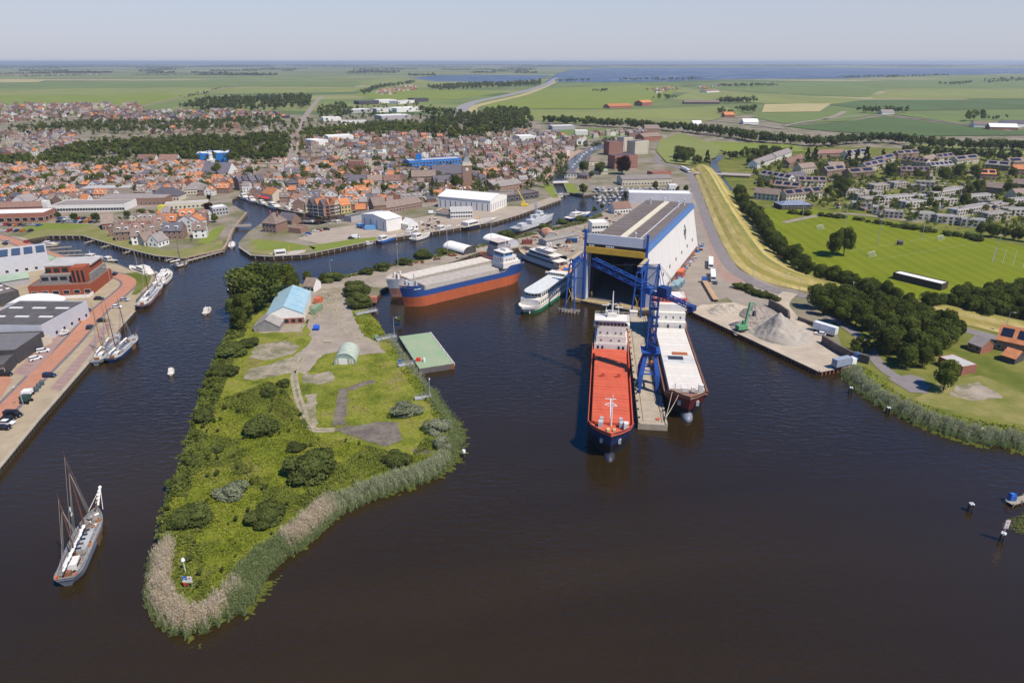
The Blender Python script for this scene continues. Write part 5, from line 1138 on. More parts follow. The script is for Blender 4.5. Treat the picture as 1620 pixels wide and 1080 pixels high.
# ---- right of the canal
building('apartment_block', 'red-brown brick apartment block, left of the three', 'apartments', (963, 246), (984, 245), 14, 15, 'flat', wall=WALL['red brick'], roofm=ROOF['dark grey'], win=(6, 5))
building('apartment_block', 'tan brick apartment block, rear of the three', 'apartments', (986, 238), (1000, 237), 14, 15, 'flat', wall=WALL['cream'], roofm=ROOF['dark grey'], win=(4, 5))
building('apartment_block', 'yellow brick apartment block with dark side, right of the three', 'apartments', (1004, 245), (1025, 243), 14, 15, 'flat', wall=WALL['cream'], roofm=ROOF['dark grey'], win=(6, 5))
building('orange_block', 'dark brick block behind the copper beech', 'apartments', (972, 268), (1008, 266), 16, 13, 'flat', wall=WALL['red brick'], roofm=ROOF['dark grey'], win=(8, 4))
building('brown_hall', 'long brown hall above the apartment blocks', 'hall', (1018, 224), (1046, 222), 18, 6, 'gx', 4, wall=WALL['red brick'], roofm=ROOF['brown'])
building('boat_shed', 'very long grey-roofed boat shed behind the masts', 'shed', (984, 294), (1062, 292), 17, 5.5, 'gx', 2.5, wall=WALL['cream'], roofm=ROOF['grey'], win=(16, 1))
building('brick_shop', 'low red-brick shop right of the boat shed', 'shop', (1032, 280), (1062, 278), 10, 4, 'flat', wall=WALL['red brick'], roofm=ROOF['red-brown'])
building('lock_house', 'dark purple roofed house left on the lock bank', 'house', (893, 281), (912, 281), 11, 3.5, 'hip', 4, wall=WALL['white'], roofm=ROOF['dark grey'], win=(4, 1))
building('lock_house', 'dark roofed house right on the lock bank', 'house', (913, 283), (929, 284), 10, 3.5, 'hip', 3.5, wall=WALL['brick'], roofm=ROOF['dark grey'], win=(4, 1))
building('green_pavilion', 'pale green roofed pavilion right of the lock houses', 'pavilion', (940, 276), (962, 276), 10, 3.5, 'hip', 2, wall=WALL['cream'], roofm=M_GREENR)
building('villa', 'grey-brown villa with large roof on the canal bank', 'house', (932, 262), (950, 261), 13, 4, 'hip', 5, wall=WALL['cream'], roofm=ROOF['brown'], win=(3, 1))
building('shipyard_house', 'white house with dark red tiled roof behind the shipyard hall', 'house', (972, 339), (998, 337), 10, 4, 'gx', 4, wall=WALL['white'], roofm=ROOF['red-brown'], win=(6, 1), sep=True)
building('white_warehouse', 'long white flat-roofed warehouse behind the shipyard hall', 'warehouse', (994, 322), (1093, 324), 14, 8, 'flat', wall=M_STEEL, roofm=ROOF['white'])
building('gate_office', 'small white gate office at the upper right of the shipyard', 'office', (1058, 303), (1072, 303), 7, 5, 'flat', wall=WALL['white'], roofm=ROOF['white'], win=(3, 1))
# ---- shipyard yard
building('arched_tent', 'white arched boat tent with open dark end behind the ships', 'tent', (733, 404), (753, 399), 18, 1.2, 'arch', 3.2, wall=WALL['dark'], roofm=M_CANVAS)
building('arched_tent', 'second arched boat tent with grey sides near the yacht bow', 'tent', (797, 394), (820, 389), 20, 2.2, 'arch', 2.6, wall=M_STEEL, roofm=M_CANVAS)
building('nissen_hut', 'rusty-roofed arched shed with dark door in the yard', 'shed', (862, 378), (883, 377), 15, .4, 'arch', 3.4, wall=WALL['grey'], roofm=mat('rusty_sheet', (.42, .33, .27), .9, col2=(.38, .13, .06), scale=.25, contrast=2), door=1)
building('yard_shed', 'long low grey shed in front of the rusty arched one', 'shed', (864, 390), (916, 379), 7, 3.2, 'gx', .8, wall=WALL['grey'], roofm=mat('fibre_cement', (.26, .24, .215), .95))
building('site_cabin', 'white two-storey site cabin left of the shipyard hall', 'cabin', (936, 372), (962, 371), 10, 7.5, 'flat', wall=WALL['white'], roofm=M_CANVAS, win=(6, 2))
# ---- peninsula
bs = building('blue_roof_shed', 'shed with light blue sheet roof and white gable on the peninsula', 'shed', (424, 514), (480, 511), 30, 4.6, 'gy', 3.3, wall=WALL['white'], roofm=M_BLUER)
_m = MB(); _m.box(3.2, -.06, 0, 9.2, .08, 2.6); part('brick_plinth', _m, WALL['red brick'], bs)
for i in range(3): _m = MB(); _m.box(.5 + i * 2.8, -.12, .6, 1.6, .1, 1.5); part('window', _m, GLASS, bs)
building('grey_lean_to', 'weathered grey gabled shed attached left of the blue-roofed shed', 'shed', (402, 525), (442, 524), 11, 2.2, 'gy', 3.0, wall=mat('grey_boards', (.26, .245, .235), .9), roofm=mat('fibre_roof', (.30, .275, .255), .95))
building('small_house', 'small white house with brown roof on the peninsula by the canal', 'house', (481, 462), (497, 463), 8, 3.2, 'gx', 3, wall=WALL['white'], roofm=ROOF['brown'], win=(3, 1), sep=True)
nh = building('nissen_hut', 'round-roofed pale green hut on the peninsula', 'hut', (528, 577), (563, 576), 11, .3, 'arch', 4.0, wall=mat('hut_green', (.25, .33, .29), .7), roofm=mat('hut_roof', (.38, .43, .35), .8))
_m = MB(); _m.box(-.6, -.08, .1, 3.2, .12, 2.4); part('door', _m, WALL['white'], nh)
for i, x in enumerate((-2.9, 2.0, 2.9)): _m = MB(); _m.box(x, -.08, .2, .7, .1, 1.9); part('panel', _m, WALL['cream'], nh)
# ---- right shore
building('field_hut', 'long brown hut with white roof beside the sports field', 'hut', (1411, 441), (1488, 460), 6.5, 3.0, 'flat', wall=mat('brown_boards', (.07, .055, .045), .9), roofm=ROOF['white'])
building('club_house', 'dark brown clubhouse with blue solar roof at the sports field', 'clubhouse', (1236, 332), (1284, 331), 13, 3.4, 'hip', 2.2, wall=mat('brown_boards', (.07, .055, .045)), roofm=mat('club_roof', (.20, .23, .30), .5), win=(8, 1))
building('brick_shed', 'red brick shed with flat pale roof on the right shore', 'shed', (1482, 577), (1520, 594), dist((1520, 594), (1541, 589)), 3.2, 'flat', wall=WALL['red brick'], roofm=M_ROOFL, parapet=.2)
building('brick_cottage', 'brown brick cottage on the embankment at the right', 'cottage', (1529, 552), (1550, 560), 7, 3, 'gx', 2.6, wall=WALL['red brick'], roofm=ROOF['grey'], win=(2, 1), sep=True)
building('terrace_house', 'orange-tiled house with solar panels at the right frame edge', 'house', (1572, 552), (1680, 576), 11, 4.2, 'gx', 4.5, wall=WALL['brick'], roofm=ROOF['orange'], win=(8, 1), solar=4, sep=True)
building('garden_shed', 'small garden house with bright orange roof at the right', 'shed', (1582, 570), (1604, 577), 7, 2.4, 'gx', 2.2, wall=WALL['dark'], roofm=ROOF['orange'])
# ---- suburb terraces on the right
TERR = [((1197, 268), (1226, 257), 'grey', 'w', 0), ((1227, 256), (1252, 247), 'grey', 'w', 0), ((1200, 285), (1246, 293), 'grey', 'w', 5), ((1250, 290), (1276, 287), 'dark grey', 'b', 0), ((1222, 303), (1262, 307), 'brown', 'b', 3), ((1191, 315), (1231, 319), 'brown', 'c', 0), ((1243, 320), (1300, 314), 'brown', 'c', 4),
  ((1262, 296), (1306, 297), 'brown', 'c', 4), ((1248, 267), (1272, 257), 'red-brown', 'b', 0), ((1267, 275), (1290, 272), 'brown', 'c', 0), ((1312, 272), (1336, 271), 'brown', 'c', 0), ((1308, 280), (1337, 276), 'brown', 'b', 2), ((1344, 283), (1383, 280), 'brown', 'b', 2), ((1292, 251), (1335, 249), 'red-brown', 'b', 0), ((1340, 252), (1372, 248), 'grey', 'c', 3),
  ((1370, 273), (1400, 266), 'brown', 'c', 3), ((1420, 252), (1454, 249), 'brown', 'b', 3), ((1424, 261), (1463, 266), 'brown', 'c', 6), ((1424, 279), (1470, 280), 'brown', 'b', 5), ((1464, 262), (1482, 258), 'brown', 'b', 0), ((1484, 258), (1509, 255), 'brown', 'c', 3), ((1473, 272), (1508, 269), 'grey', 'c', 5), ((1513, 262), (1548, 258), 'brown', 'c', 2), ((1558, 268), (1594, 271), 'grey', 'b', 2),
  ((1596, 265), (1640, 263), 'brown', 'b', 2), ((1550, 284), (1574, 285), 'orange', 'b', 2), ((1601, 276), (1650, 278), 'orange', 'b', 0), ((1543, 304), (1582, 308), 'brown', 'b', 0), ((1600, 300), (1650, 304), 'brown', 'b', 0), ((1605, 318), (1650, 316), 'brown', 'c', 0), ((1384, 264), (1416, 256), 'brown', 'c', 2)]
TERR.sort(key=lambda t: t[0][0])
for i, (a, b, rf, wl, so) in enumerate(TERR):
 building('terraced_row', '%s-roofed terrace%s, %s from the left among the pitched suburb rows' % (rf, ' with solar panels' if so else '', ordn(i + 1)), 'terrace', a, b, 9.5, 5.4, 'gx', 3.6, wall=WALL[{'w': 'white', 'b': 'brick', 'c': 'cream'}[wl]], roofm=ROOF[rf], win=(max(3, int(dist(a, b) / 3)), 2), side=(2, 1), chim=max(1, int(dist(a, b) / 11)), solar=so, group='pitched terraces of the suburb')
FLATS = [((1338, 312), (1362, 310), 0), ((1356, 318), (1396, 312), 0), ((1367, 325), (1400, 323), 0), ((1346, 331), (1378, 333), 0), ((1379, 338), (1404, 340), 1), ((1389, 324), (1463, 318), 1), ((1414, 299), (1436, 297), 0), ((1436, 302), (1463, 304), 0), ((1475, 315), (1526, 307), 1), ((1432, 331), (1464, 328), 1), ((1470, 327), (1513, 325), 1), ((1531, 321), (1573, 318), 1), ((1513, 344), (1573, 334), 1),
         ((1546, 327), (1574, 328), 0), ((1575, 336), (1602, 330), 0), ((1602, 327), (1650, 324), 1), ((1442, 348), (1478, 350), 1), ((1481, 353), (1516, 355), 1), ((1519, 358), (1556, 361), 1), ((1561, 350), (1598, 347), 0), ((1590, 342), (1650, 343), 1), ((1398, 345), (1428, 347), 0), ((1448, 296), (1478, 298), 0), ((1382, 303), (1406, 301), 0)]
FLATS.sort(key=lambda t: t[0][0])
for i, (a, b, w) in enumerate(FLATS):
 building('flat_terrace', '%s flat-roofed terrace, %s from the left among the flat suburb blocks' % ('pale' if w else 'sandy', ordn(i + 1)), 'terrace', a, b, 8, 5.0, 'flat', wall=mat('wall_pale', (.54, .50, .44), .9, .1, .5) if w else mat('wall_sand', (.40, .35, .28), .9, .1, .5), roofm=mat('roof_gravel', (.27, .25, .24), .95, .15, .3), glass=mat('pane_plum', (.05, .04, .055), .3), win=(max(3, int(dist(a, b) / 3)), 2), side=(2, 2), wsize=(1.9, 1.5), parapet=.35, group='flat-roofed terraces of the suburb')
# ---- harbour quarter on the point (left of the lock)
HPT = ['nearest the car park', 'behind its leftmost house', 'above the basin jetty bend', 'second in the basin front row', 'at the basin front row end', 'beside the brown hall', 'in the second row from the basin', 'in the middle behind the front row', 'with the widest dark roof', 'left of the tall white pair', 'right one of the tall white pair', 'closest to the lock walk', 'in the back row centre', 'in the back row with the bright roof', 'at the back row left end', 'by the lock-side house', 'between lock walk and back row']
for i, (px, py, k, rf, wl, rz) in enumerate([(200, 378, 2, 'brown', 'brick', .2), (213, 376, 0, 'red-brown', 'brick', 1.2), (222, 384, 0, 'brown', 'white', .4), (236, 386, 4, 'brown', 'cream', .9), (251, 388, 4, 'grey', 'white', 1.3), (226, 372, 2, 'red-brown', 'red brick', .1), (242, 376, 0, 'brown', 'white', .7), (262, 372, 0, 'brown', 'brick', .2), (278, 376, 5, 'dark grey', 'brick', .1), (300, 366, 6, 'brown', 'white', 1.5), (312, 366, 6, 'orange', 'white', 1.5),
           (318, 374, 0, 'brown', 'white', .3), (256, 362, 0, 'red-brown', 'brick', .3), (272, 360, 2, 'orange', 'brick', .1), (238, 362, 4, 'brown', 'cream', .2), (300, 352, 2, 'orange', 'brick', .1), (320, 356, 0, 'red-brown', 'brick', .2)]):
 p = g(px, py); OCCB.append((p.x, p.y, 6))
 house(p, rz, k, rf, wl, '%s-roofed %s house on the harbour point, %s' % (rf, wl, HPT[i]), 'houses on the harbour point')
# ---- lock keeper's houses and stepped gable at the sea lock
building('lock_tower_house', 'turreted brick house beside the sea lock', 'house', (416, 367), (438, 369), 12, 6, 'hip', 6, wall=WALL['brick'], roofm=ROOF['brown'], win=(4, 2), chim=2)
building('lock_cottage', 'low cottage with dark roof and white edges behind the turreted house', 'cottage', (440, 353), (462, 356), 9, 3, 'gx', 4, wall=WALL['brick'], roofm=ROOF['dark grey'], win=(4, 1))
building('toilet_block', 'low pink-roofed building at the car park beside the lock', 'building', (457, 368), (476, 370), 8, 3, 'flat', wall=WALL['brick'], roofm=ROOF['red-brown'])
# ---- old town: houses in rows, front rows as things, the far ones as one mass
WT = {'D': (['red-brown'] * 4 + ['orange'] * 2 + ['dark grey'] * 4 + ['grey'] * 3, ['brick'] * 4 + ['white'] * 2 + ['dark'] * 2),
      'A': (['orange'] * 5 + ['brown'] * 4 + ['red-brown'] * 3 + ['dark grey'] * 3 + ['grey'] * 3, ['brick'] * 5 + ['red brick'] * 3 + ['white'] * 3 + ['cream'] * 2),
      'B': (['orange'] * 4 + ['brown'] * 4 + ['dark grey'] * 4 + ['grey'] * 4 + ['red-brown'] * 2, ['brick'] * 5 + ['white'] * 3 + ['cream'] * 2 + ['red brick'] * 2),
      'C': (['brown'] * 5 + ['red-brown'] * 4 + ['grey'] * 3 + ['dark grey'] * 3 + ['orange'] * 1, ['brick'] * 5 + ['red brick'] * 2 + ['cream'] * 3 + ['white'] * 2)}
ALLH = []
WATERP = gs([(380, 309), (409, 321), (444, 331), (481, 338), (508, 343), (545, 339), (545, 346), (400, 360), (366, 325)])
CANALP = resample(gs([(881, 287), (898, 268), (917, 250), (932, 240), (952, 231)]), 40)
def quarter(poly, phrase, wt, ang, step, front_gap=0, skip=.06, street=4):
 W = gs(poly); c, s = math.cos(ang), math.sin(ang)
 U = [(p.x * c + p.y * s, -p.x * s + p.y * c) for p in W]
 u0, u1 = min(a for a, b in U), max(a for a, b in U); v0, v1 = min(b for a, b in U), max(b for a, b in U)
 v = v0 + step * .5; row = 0
 while v < v1:
  u = u0 + random.uniform(0, 6); row += 1; k = 0
  while u < u1:
   d = random.randrange(len(HDIM)); turn = random.random() < .42
   wdt = (HDIM[d][1] if turn else HDIM[d][0]) * .82
   u += wdt / 2
   uu, vv = u, v + random.uniform(-1.6, 1.6); x, y = uu * c - vv * s, uu * s + vv * c
   u += wdt / 2 + (random.uniform(0, .6) if random.random() < .6 else random.uniform(1, 5))
   if random.random() < skip or not inpoly(x, y, W) or occupied(x, y, 4) or inpoly(x, y, WATERP) or any((x - q.x) ** 2 + (y - q.y) ** 2 < 400 for q in CANALP): continue
   k += 1
   ALLH.append((x, y, ang + (math.pi / 2 if turn else 0) + random.uniform(-.06, .06), d, random.choice(WT[wt][0]), random.choice(WT[wt][1]), phrase, row, k))
  v += step * (1.35 if row % street == 0 else 1)
quarter([(372, 300), (430, 283), (560, 284), (700, 287), (750, 298), (755, 306), (690, 320), (620, 332), (560, 338), (505, 338), (440, 327), (385, 305)], 'harbour-front quarter', 'B', .12, 11)
quarter([(-60, 266), (200, 264), (300, 262), (362, 268), (366, 306), (250, 318), (150, 326), (-60, 334)], 'west old town', 'A', -.08, 11.5)
quarter([(360, 263), (460, 260), (640, 262), (735, 275), (738, 290), (560, 282), (430, 282), (368, 298)], 'square quarter', 'C', .1, 12)
quarter([(752, 304), (748, 280), (770, 262), (830, 246), (905, 240), (868, 275), (846, 288), (800, 302)], 'canal quarter', 'C', .35, 11.5)
quarter([(168, 368), (190, 352), (250, 346), (335, 343), (345, 356), (318, 376), (262, 388), (215, 384), (185, 378)], 'harbour point gardens', 'C', .1, 12.5)
ALLH.sort(key=lambda h: h[1] ** 2 + h[0] ** 2)
NTH = 300
for (x, y, rz, d, rf, wl, ph, row, k) in ALLH[:NTH]:
 house((x, y), rz, d, rf, wl, '%s-roofed %s house, %s from left, %s row, %s' % (rf, wl, ordn(k), ordn(row), ph), 'houses of the ' + ph, .82)
RN = list(ROOF); WN = list(WALL)
def mass(name, label, hs):
 mb = MB(); mats = [ROOF[k] for k in RN] + [WALL[k] for k in WN] + [GLASS, FRAME]; nr = len(RN); gl = nr + len(WN)
 for (x, y, rz, d, rf, wl, *_ ) in hs:
  M = Matrix.Translation((x, y, LAND)) @ Matrix.Rotation(rz, 4, 'Z') @ Matrix.Scale(.82, 4)
  w, r, c, n = HMB[d]
  mb.merge(w, M, {0: nr + WN.index(wl)}); mb.merge(r, M, {0: RN.index(rf)}); mb.merge(c, M, {0: nr + WN.index('red brick')})
  if y < 1250: mb.merge(n, M, {0: gl, 1: gl + 1})
 tag(link(name, mb.mesh(name, mats)), label, kind='stuff')
rest = ALLH[NTH:]
mass('far_town_houses', 'mass of small roofs in the rear rows of the old town', rest)
ALLH = []
quarter([(470, 216), (620, 214), (880, 213), (930, 224), (905, 240), (830, 246), (750, 262), (640, 258), (470, 258)], '', 'C', .3, 19, skip=.3)
quarter([(-80, 212), (120, 210), (130, 234), (100, 248), (-80, 256)], '', 'C', .1, 22, skip=.4)
mass('north_quarter_houses', 'mass of brown roofs in the quarters north of the town', ALLH)
ALLH = []
quarter([(-80, 166), (215, 166), (240, 180), (100, 186), (-80, 204)], '', 'C', .1, 34, skip=.5)
quarter([(130, 184), (280, 177), (440, 178), (458, 188), (300, 194), (140, 195)], '', 'D', .05, 30, skip=.45)
quarter([(200, 200), (440, 196), (440, 212), (220, 214)], '', 'C', .1, 40, skip=.6)
mass('estate_houses', 'mass of purple-grey and orange roofs of the far left estate', ALLH)
ALLH = []
quarter([(590, 146), (650, 136), (665, 141), (610, 152)], '', 'A', .05, 60, skip=.5)
quarter([(-80, 117), (160, 116), (160, 119), (-80, 121)], '', 'A', .05, 220, skip=.75)
quarter([(1020, 142), (1060, 138), (1075, 142), (1040, 148)], '', 'A', .05, 60, skip=.6)
quarter([(1100, 139), (1150, 133), (1160, 137), (1110, 143)], '', 'A', .05, 90, skip=.7)
quarter([(930, 216), (1010, 208), (1040, 212), (960, 222)], '', 'C', .2, 24, skip=.4)
mass('village_houses', 'mass of orange farm and village roofs out in the polder', ALLH)
# far farms and industrial sheds, each a thing
for i, (a, b, D, h, rf, wl, lab) in enumerate([((964, 172), (1000, 171), 30, 5, 'orange', 'red brick', 'orange-roofed polder farm left of the others'), ((1146, 186), (1162, 186), 22, 5, 'orange', 'red brick', 'orange-roofed farmhouse by the tree belt'), ((1016, 168), (1032, 167), 26, 8, 'orange', 'red brick', 'tall orange-roofed farm barn in the polder'),
  ((1082, 165), (1138, 165), 18, 5, 'brown', 'dark', 'long dark poultry shed in the polder'), ((1540, 202), (1580, 203), 24, 5, 'brown', 'white', 'farm shed at the right, left of its group'), ((1565, 206), (1610, 207), 22, 5, 'white', 'red brick', 'pale-roofed farm shed at the right, middle of its group'), ((1592, 202), (1640, 202), 30, 6, 'dark grey', 'white', 'dark-roofed farm barn at the right frame edge'),
  ((1395, 181), (1415, 181), 18, 4, 'grey', 'white', 'grey farm shed among the polder trees'), ((1176, 197), (1200, 197), 20, 4, 'white', 'white', 'white shed behind the tree belt'), ((1118, 147), (1138, 146), 30, 5, 'red-brown', 'white', 'red-brown farm far out in the polder'), ((1096, 200), (1110, 200), 16, 4, 'white', 'white', 'small white shed by the tree belt'), ((1020, 210), (1042, 210), 20, 6, 'brown', 'brick', 'brown shed at the left end of the tree belt')]):
 building('farm_building', lab, 'farm', a, b, D, h, 'gx', 5, wall=WALL[wl], roofm=ROOF[rf], group='farm buildings in the polder')
for i, (a, b, D, h, rf, wl) in enumerate([((568, 166), (600, 165), 40, 8, 'dark', 'dark'), ((600, 164), (628, 163), 40, 8, 'white', 'white'), ((630, 165), (656, 163), 30, 7, 'grey', 'white'), ((655, 162), (678, 161), 30, 9, 'dark', 'dark'), ((628, 178), (668, 176), 46, 8, 'white', 'white'), ((596, 178), (624, 177), 40, 7, 'grey', 'white'), ((604, 190), (650, 188), 40, 7, 'white', 'grey'), ((556, 180), (590, 178), 36, 7, 'white', 'grey'), ((584, 200), (622, 199), 30, 7, 'dark', 'dark'), ((700, 198), (722, 197), 24, 7, 'grey', 'white'),
  ((512, 192), (540, 191), 24, 6, 'white', 'white'), ((540, 198), (580, 197), 22, 6, 'grey', 'white'), ((500, 232), (520, 230), 26, 7, 'white', 'white'), ((520, 226), (560, 224), 24, 8, 'white', 'white'), ((822, 226), (848, 225), 24, 8, 'white', 'white'), ((848, 224), (880, 223), 22, 6, 'grey', 'white'), ((874, 206), (910, 205), 20, 6, 'white', 'grey'), ((910, 214), (930, 214), 18, 6, 'white', 'white')]):
 building('industrial_shed', '%s flat-roofed shed, %s on the list of works north of town, near %s' % ({'dark': 'dark', 'white': 'white', 'grey': 'grey'}[rf], ordn(i + 1), 'the motorway' if a[0] > 600 else 'the avenue'), 'shed', a, b, D, h, 'flat', wall=WALL[wl], roofm={'dark': M_ROOFD, 'white': ROOF['white'], 'grey': M_ROOFL}[rf], group='industrial sheds north of the town')

def yard_mass(name, label, poly, n, dims, mats):
 mb = MB(); W = gs(poly); xs = [q.x for q in W]; ys = [q.y for q in W]; k = 0
 while k < n:
  x, y = random.uniform(min(xs), max(xs)), random.uniform(min(ys), max(ys))
  if not inpoly(x, y, W): continue
  k += 1
  if occupied(x, y, -1): continue
  d = random.uniform(*dims); h = random.uniform(.3, .7) * d; rz = random.choice((.1, 1.67, .4, -.3)); mi = random.randrange(len(mats))
  mb.box(x, y, LAND + .05, d, d * random.uniform(.4, .8), h, rz, mi); mb.box(x, y, LAND + .05 + h, d * 1.08, d * .7, .12, rz, random.randrange(len(mats)))
 tag(link(name, mb.mesh(name, mats)), label, kind='stuff')
yard_mass('garden_sheds', 'clutter of garden sheds and fences in the right suburb', [(1190, 290), (1300, 254), (1640, 262), (1640, 360), (1440, 352), (1320, 336), (1230, 318)], 420, (1.6, 4.2), [WALL['dark'], WALL['brick'], WALL['grey'], ROOF['brown'], WALL['cream']])
yard_mass('yard_clutter', 'pallets, timber and steel lying about the shipyard', [(640, 438), (760, 394), (900, 370), (960, 345), (990, 335), (990, 350), (930, 385), (905, 400), (830, 386), (760, 398)], 90, (.7, 2.6), [WALL['brick'], WALL['dark'], M_STEEL, ROOF['orange'], WALL['cream']])
yard_mass('yard_clutter', 'pallets and steel stacked along the right wall of the hall', [(1052, 462), (1108, 384), (1114, 388), (1066, 468)], 60, (.7, 2.2), [WALL['brick'], WALL['dark'], M_STEEL, ROOF['orange'], M_BLUEB])
yard_mass('yard_clutter', 'boat gear lying about the boatyard ground', [(630, 358), (690, 346), (700, 362), (640, 372)], 40, (.7, 2.4), [WALL['brick'], WALL['white'], ROOF['red-brown'], WALL['dark']])
# ================================================================== shipyard hall, pier, crane, ships
BLUE = mat('crane_blue', (0.02, 0.085, 0.33), 0.5, 0.15, 0.5)
DBLUE = mat('crane_darkblue', (0.013, 0.04, 0.16), 0.5, 0.15, 0.5)
YEL = mat('beam_yellow', (0.62, 0.36, 0.04), 0.6, 0.12, 0.4)
HALLW = mat('hall_white', (0.62, 0.60, 0.565), 0.7, 0.07, 0.5, stretch=(1, 1, .04))
HALLG = mat('hall_grey', (0.58, 0.58, 0.61), 0.6, 0.06, 0.2)
BLACK = mat('black_paint', (0.015, 0.015, 0.018), 0.7, 0.3, 0.5)
CONC = mat('pier_concrete', (0.36, 0.31, 0.235), 0.95, 0.16, 0.3, col2=None)
RUST = mat('rust', (0.22, 0.085, 0.05), 0.95, 0.3, 0.7)
TIMBER = mat('grey_timber', (0.30, 0.265, 0.215), 0.95, 0.25, 1.0)
WSHIP = mat('ship_white', (0.74, 0.72, 0.68), 0.6, col2=(0.58, 0.53, 0.46), scale=1.1, contrast=.7, stretch=(1, 1, .2))
SGREY = mat('ship_grey', (0.40, 0.42, 0.44), 0.6, 0.1, 0.4)
def lattice(mb, A, B, w, h, n, chord=.22, web=.13):
 A, B = Vector(A), Vector(B); d = (B - A).normalized(); x = d.cross(Vector((0, 0, 1)))
 x = Vector((1, 0, 0)) if x.length < .1 else x.normalized(); y = x.cross(d).normalized()
 C = []
 for i in range(n + 1):
  p = A.lerp(B, i / n); C.append([p + x * (a * w / 2) + y * (b * h / 2) for a, b in ((-1, -1), (1, -1), (1, 1), (-1, 1))])
 for k in range(4): mb.beam(C[0][k], C[-1][k], chord)
 for i in range(n):
  for k in range(4):
   j = (k + 1) % 4
   mb.beam(C[i][k], C[i + 1][j] if (i + k) % 2 else C[i][j], web)
   mb.beam(C[i + (i + k) % 2][k], C[i + 1 - (i + k) % 2][j], web)
 return C
# ---- hall
HO = Vector((34.3, 304.5, LAND)); HRZ = math.atan2(-.41, .914); HW, HL, HH = 27.0, 112.0, 27.0
hall = thing('shipyard_hall', 'huge white ship hall with brown roof and yellow door beam', 'hall', HO, HRZ)
m = MB()   # sloping right wall (thick), left wall, rear wall
def slab(mb, q, t, n):
 q = [Vector(v) for v in q]; n = Vector(n); p = [v - n * t for v in q]
 mb.add(q + p, [(0, 1, 2, 3), (7, 6, 5, 4), (0, 4, 5, 1), (1, 5, 6, 2), (2, 6, 7, 3), (3, 7, 4, 0)])
slab(m, [(HW + 4.5, 0, 0), (HW + 4.5, HL + 6, 0), (HW, HL, HH), (HW, 0, HH)], .6, (1, 0, 0)); part('side_wall', m, HALLW, hall, label='long white sloping right wall')
m = MB(); slab(m, [(0, HL + 6, 0), (0, 0, 0), (0, 0, HH), (0, HL, HH)], .5, (-1, 0, 0)); part('side_wall', m, HALLG, hall)
m = MB(); slab(m, [(HW + 4, HL + 5.9, 0), (.4, HL + 5.9, 0), (.4, HL, HH), (HW - .3, HL, HH)], .5, (0, 1, 0)); part('rear_wall', m, HALLG, hall)
m = MB(); m.box(HW / 2, HL / 2 + .3, HH, HW, HL, .5); rf = part('roof', m, M_ROOFB, hall)
m = MB(); m.box(12.5, HL / 2, HH + .5, 2.8, HL - 6, .5); part('roof_light', m, mat('roof_light', (.62, .56, .40), .6, .08, .3), rf)
m = MB(); m.box(20.6, HL / 2, HH + .5, .35, HL - 4, .25); part('roof_rail', m, HALLG, rf)
for y in range(6, 110, 7): m = MB(); m.box(6.0, y, HH + .5, 10.4, .12, .06); m.box(17.4, y, HH + .5, 5.6, .12, .06); part('roof_seam', m, M_ROOFD, rf)
for x, y in ((19, 12), (21.5, 96), (12, 104), (5, 100), (23.5, 104)):
 m = MB(); m.tube((x, y, HH + .5), (x, y, HH + 3.4), .35, .3, 8); m.tube((x, y, HH + 3.4), (x, y, HH + 4.1), .6, .6, 8); part('roof_vent', m, HALLG, rf)
m = MB(); m.add([(HW - .2, -.4, HH + .6), (HW - .2, HL + .3, HH + .6), (HW + 1.2, HL + .3, HH - 1.6), (HW + 1.2, -.4, HH - 1.6), (HW - 1.2, -.4, HH + .62), (HW - 1.2, HL + .3, HH + .62), (HW + .5, HL + .3, HH - 1.7), (HW + .5, -.4, HH - 1.7)], [(0, 3, 2, 1), (4, 0, 1, 5), (3, 7, 6, 2), (4, 7, 3, 0), (1, 2, 6, 5), (5, 6, 7, 4)])
part('eave_trim', m, mat('trim_blue', (.06, .14, .31), .7), hall)
m = MB(); m.box(HW / 2, -.3, HH + .2, HW - .6, .8, 4.4); part('front_panel', m, HALLG, hall)
m = MB(); m.box(HW / 2, -.2, HH - 1.3, HW, .8, 1.5); bb = part('black_band', m, BLACK, hall)
m = MB()
for i in range(5): m.box(9.2 + i * .8, -.64, HH - 1.0, .55, .06, .8)
for i in range(4): m.box(1.2 + i * .7, -.64, HH - 1.0, .45, .06, .7)
part('lettering', m, FRAME, bb)
m = MB(); m.box(HW / 2, -.4, HH - 4.1, HW + .6, 1.4, 2.8); part('door_beam', m, YEL, hall)
for x in (-.7, HW + .7): m = MB(); m.box(x, -.5, 0, 1.0, 1.2, HH + 6.5); part('front_column', m, BLUE, hall)
for x in (-4.0, HW + 4.2):
 m = MB(); m.box(x, 0, 0, 5.2, .5, 19.5); dl = part('door_leaf', m, HALLG, hall)
 m = MB()
 for a in (-2.7, 2.7): m.box(x + a, -.35, 0, .35, .3, 20)
 m.box(x, -.35, 19.7, 5.8, .3, .35); m.beam((x - 2.6, -.36, 13), (x + 2.6, -.36, 19.5), .2); m.box(x, -.33, 10, 5.2, .2, .2); part('leaf_frame', m, BLUE, dl)
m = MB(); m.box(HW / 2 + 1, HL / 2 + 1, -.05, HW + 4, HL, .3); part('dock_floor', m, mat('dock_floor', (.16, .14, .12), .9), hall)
m = MB(); m.box(HW / 2, -1.2, -1.2, HW + 12, 2.0, 1.3); part('dock_sill', m, mat('sill_yellow', (.36, .27, .12), .9, .3), hall)
for i in range(7):
 m = MB(); y = 12 + i * 15; t = (9 - 0) / HH; m.box(HW + 4.5 * (1 - 8 / HH) + .05, y, 7.5, .25, 1.4, 1.8); part('side_window', m, GLASS, hall)
for i in range(38):
 m = MB(); y = 2 + i * 3.0; m.box(HW + 4.62, y, 0, .5, .9, 2.4); part('wall_buttress', m, WALL['brick'], hall)
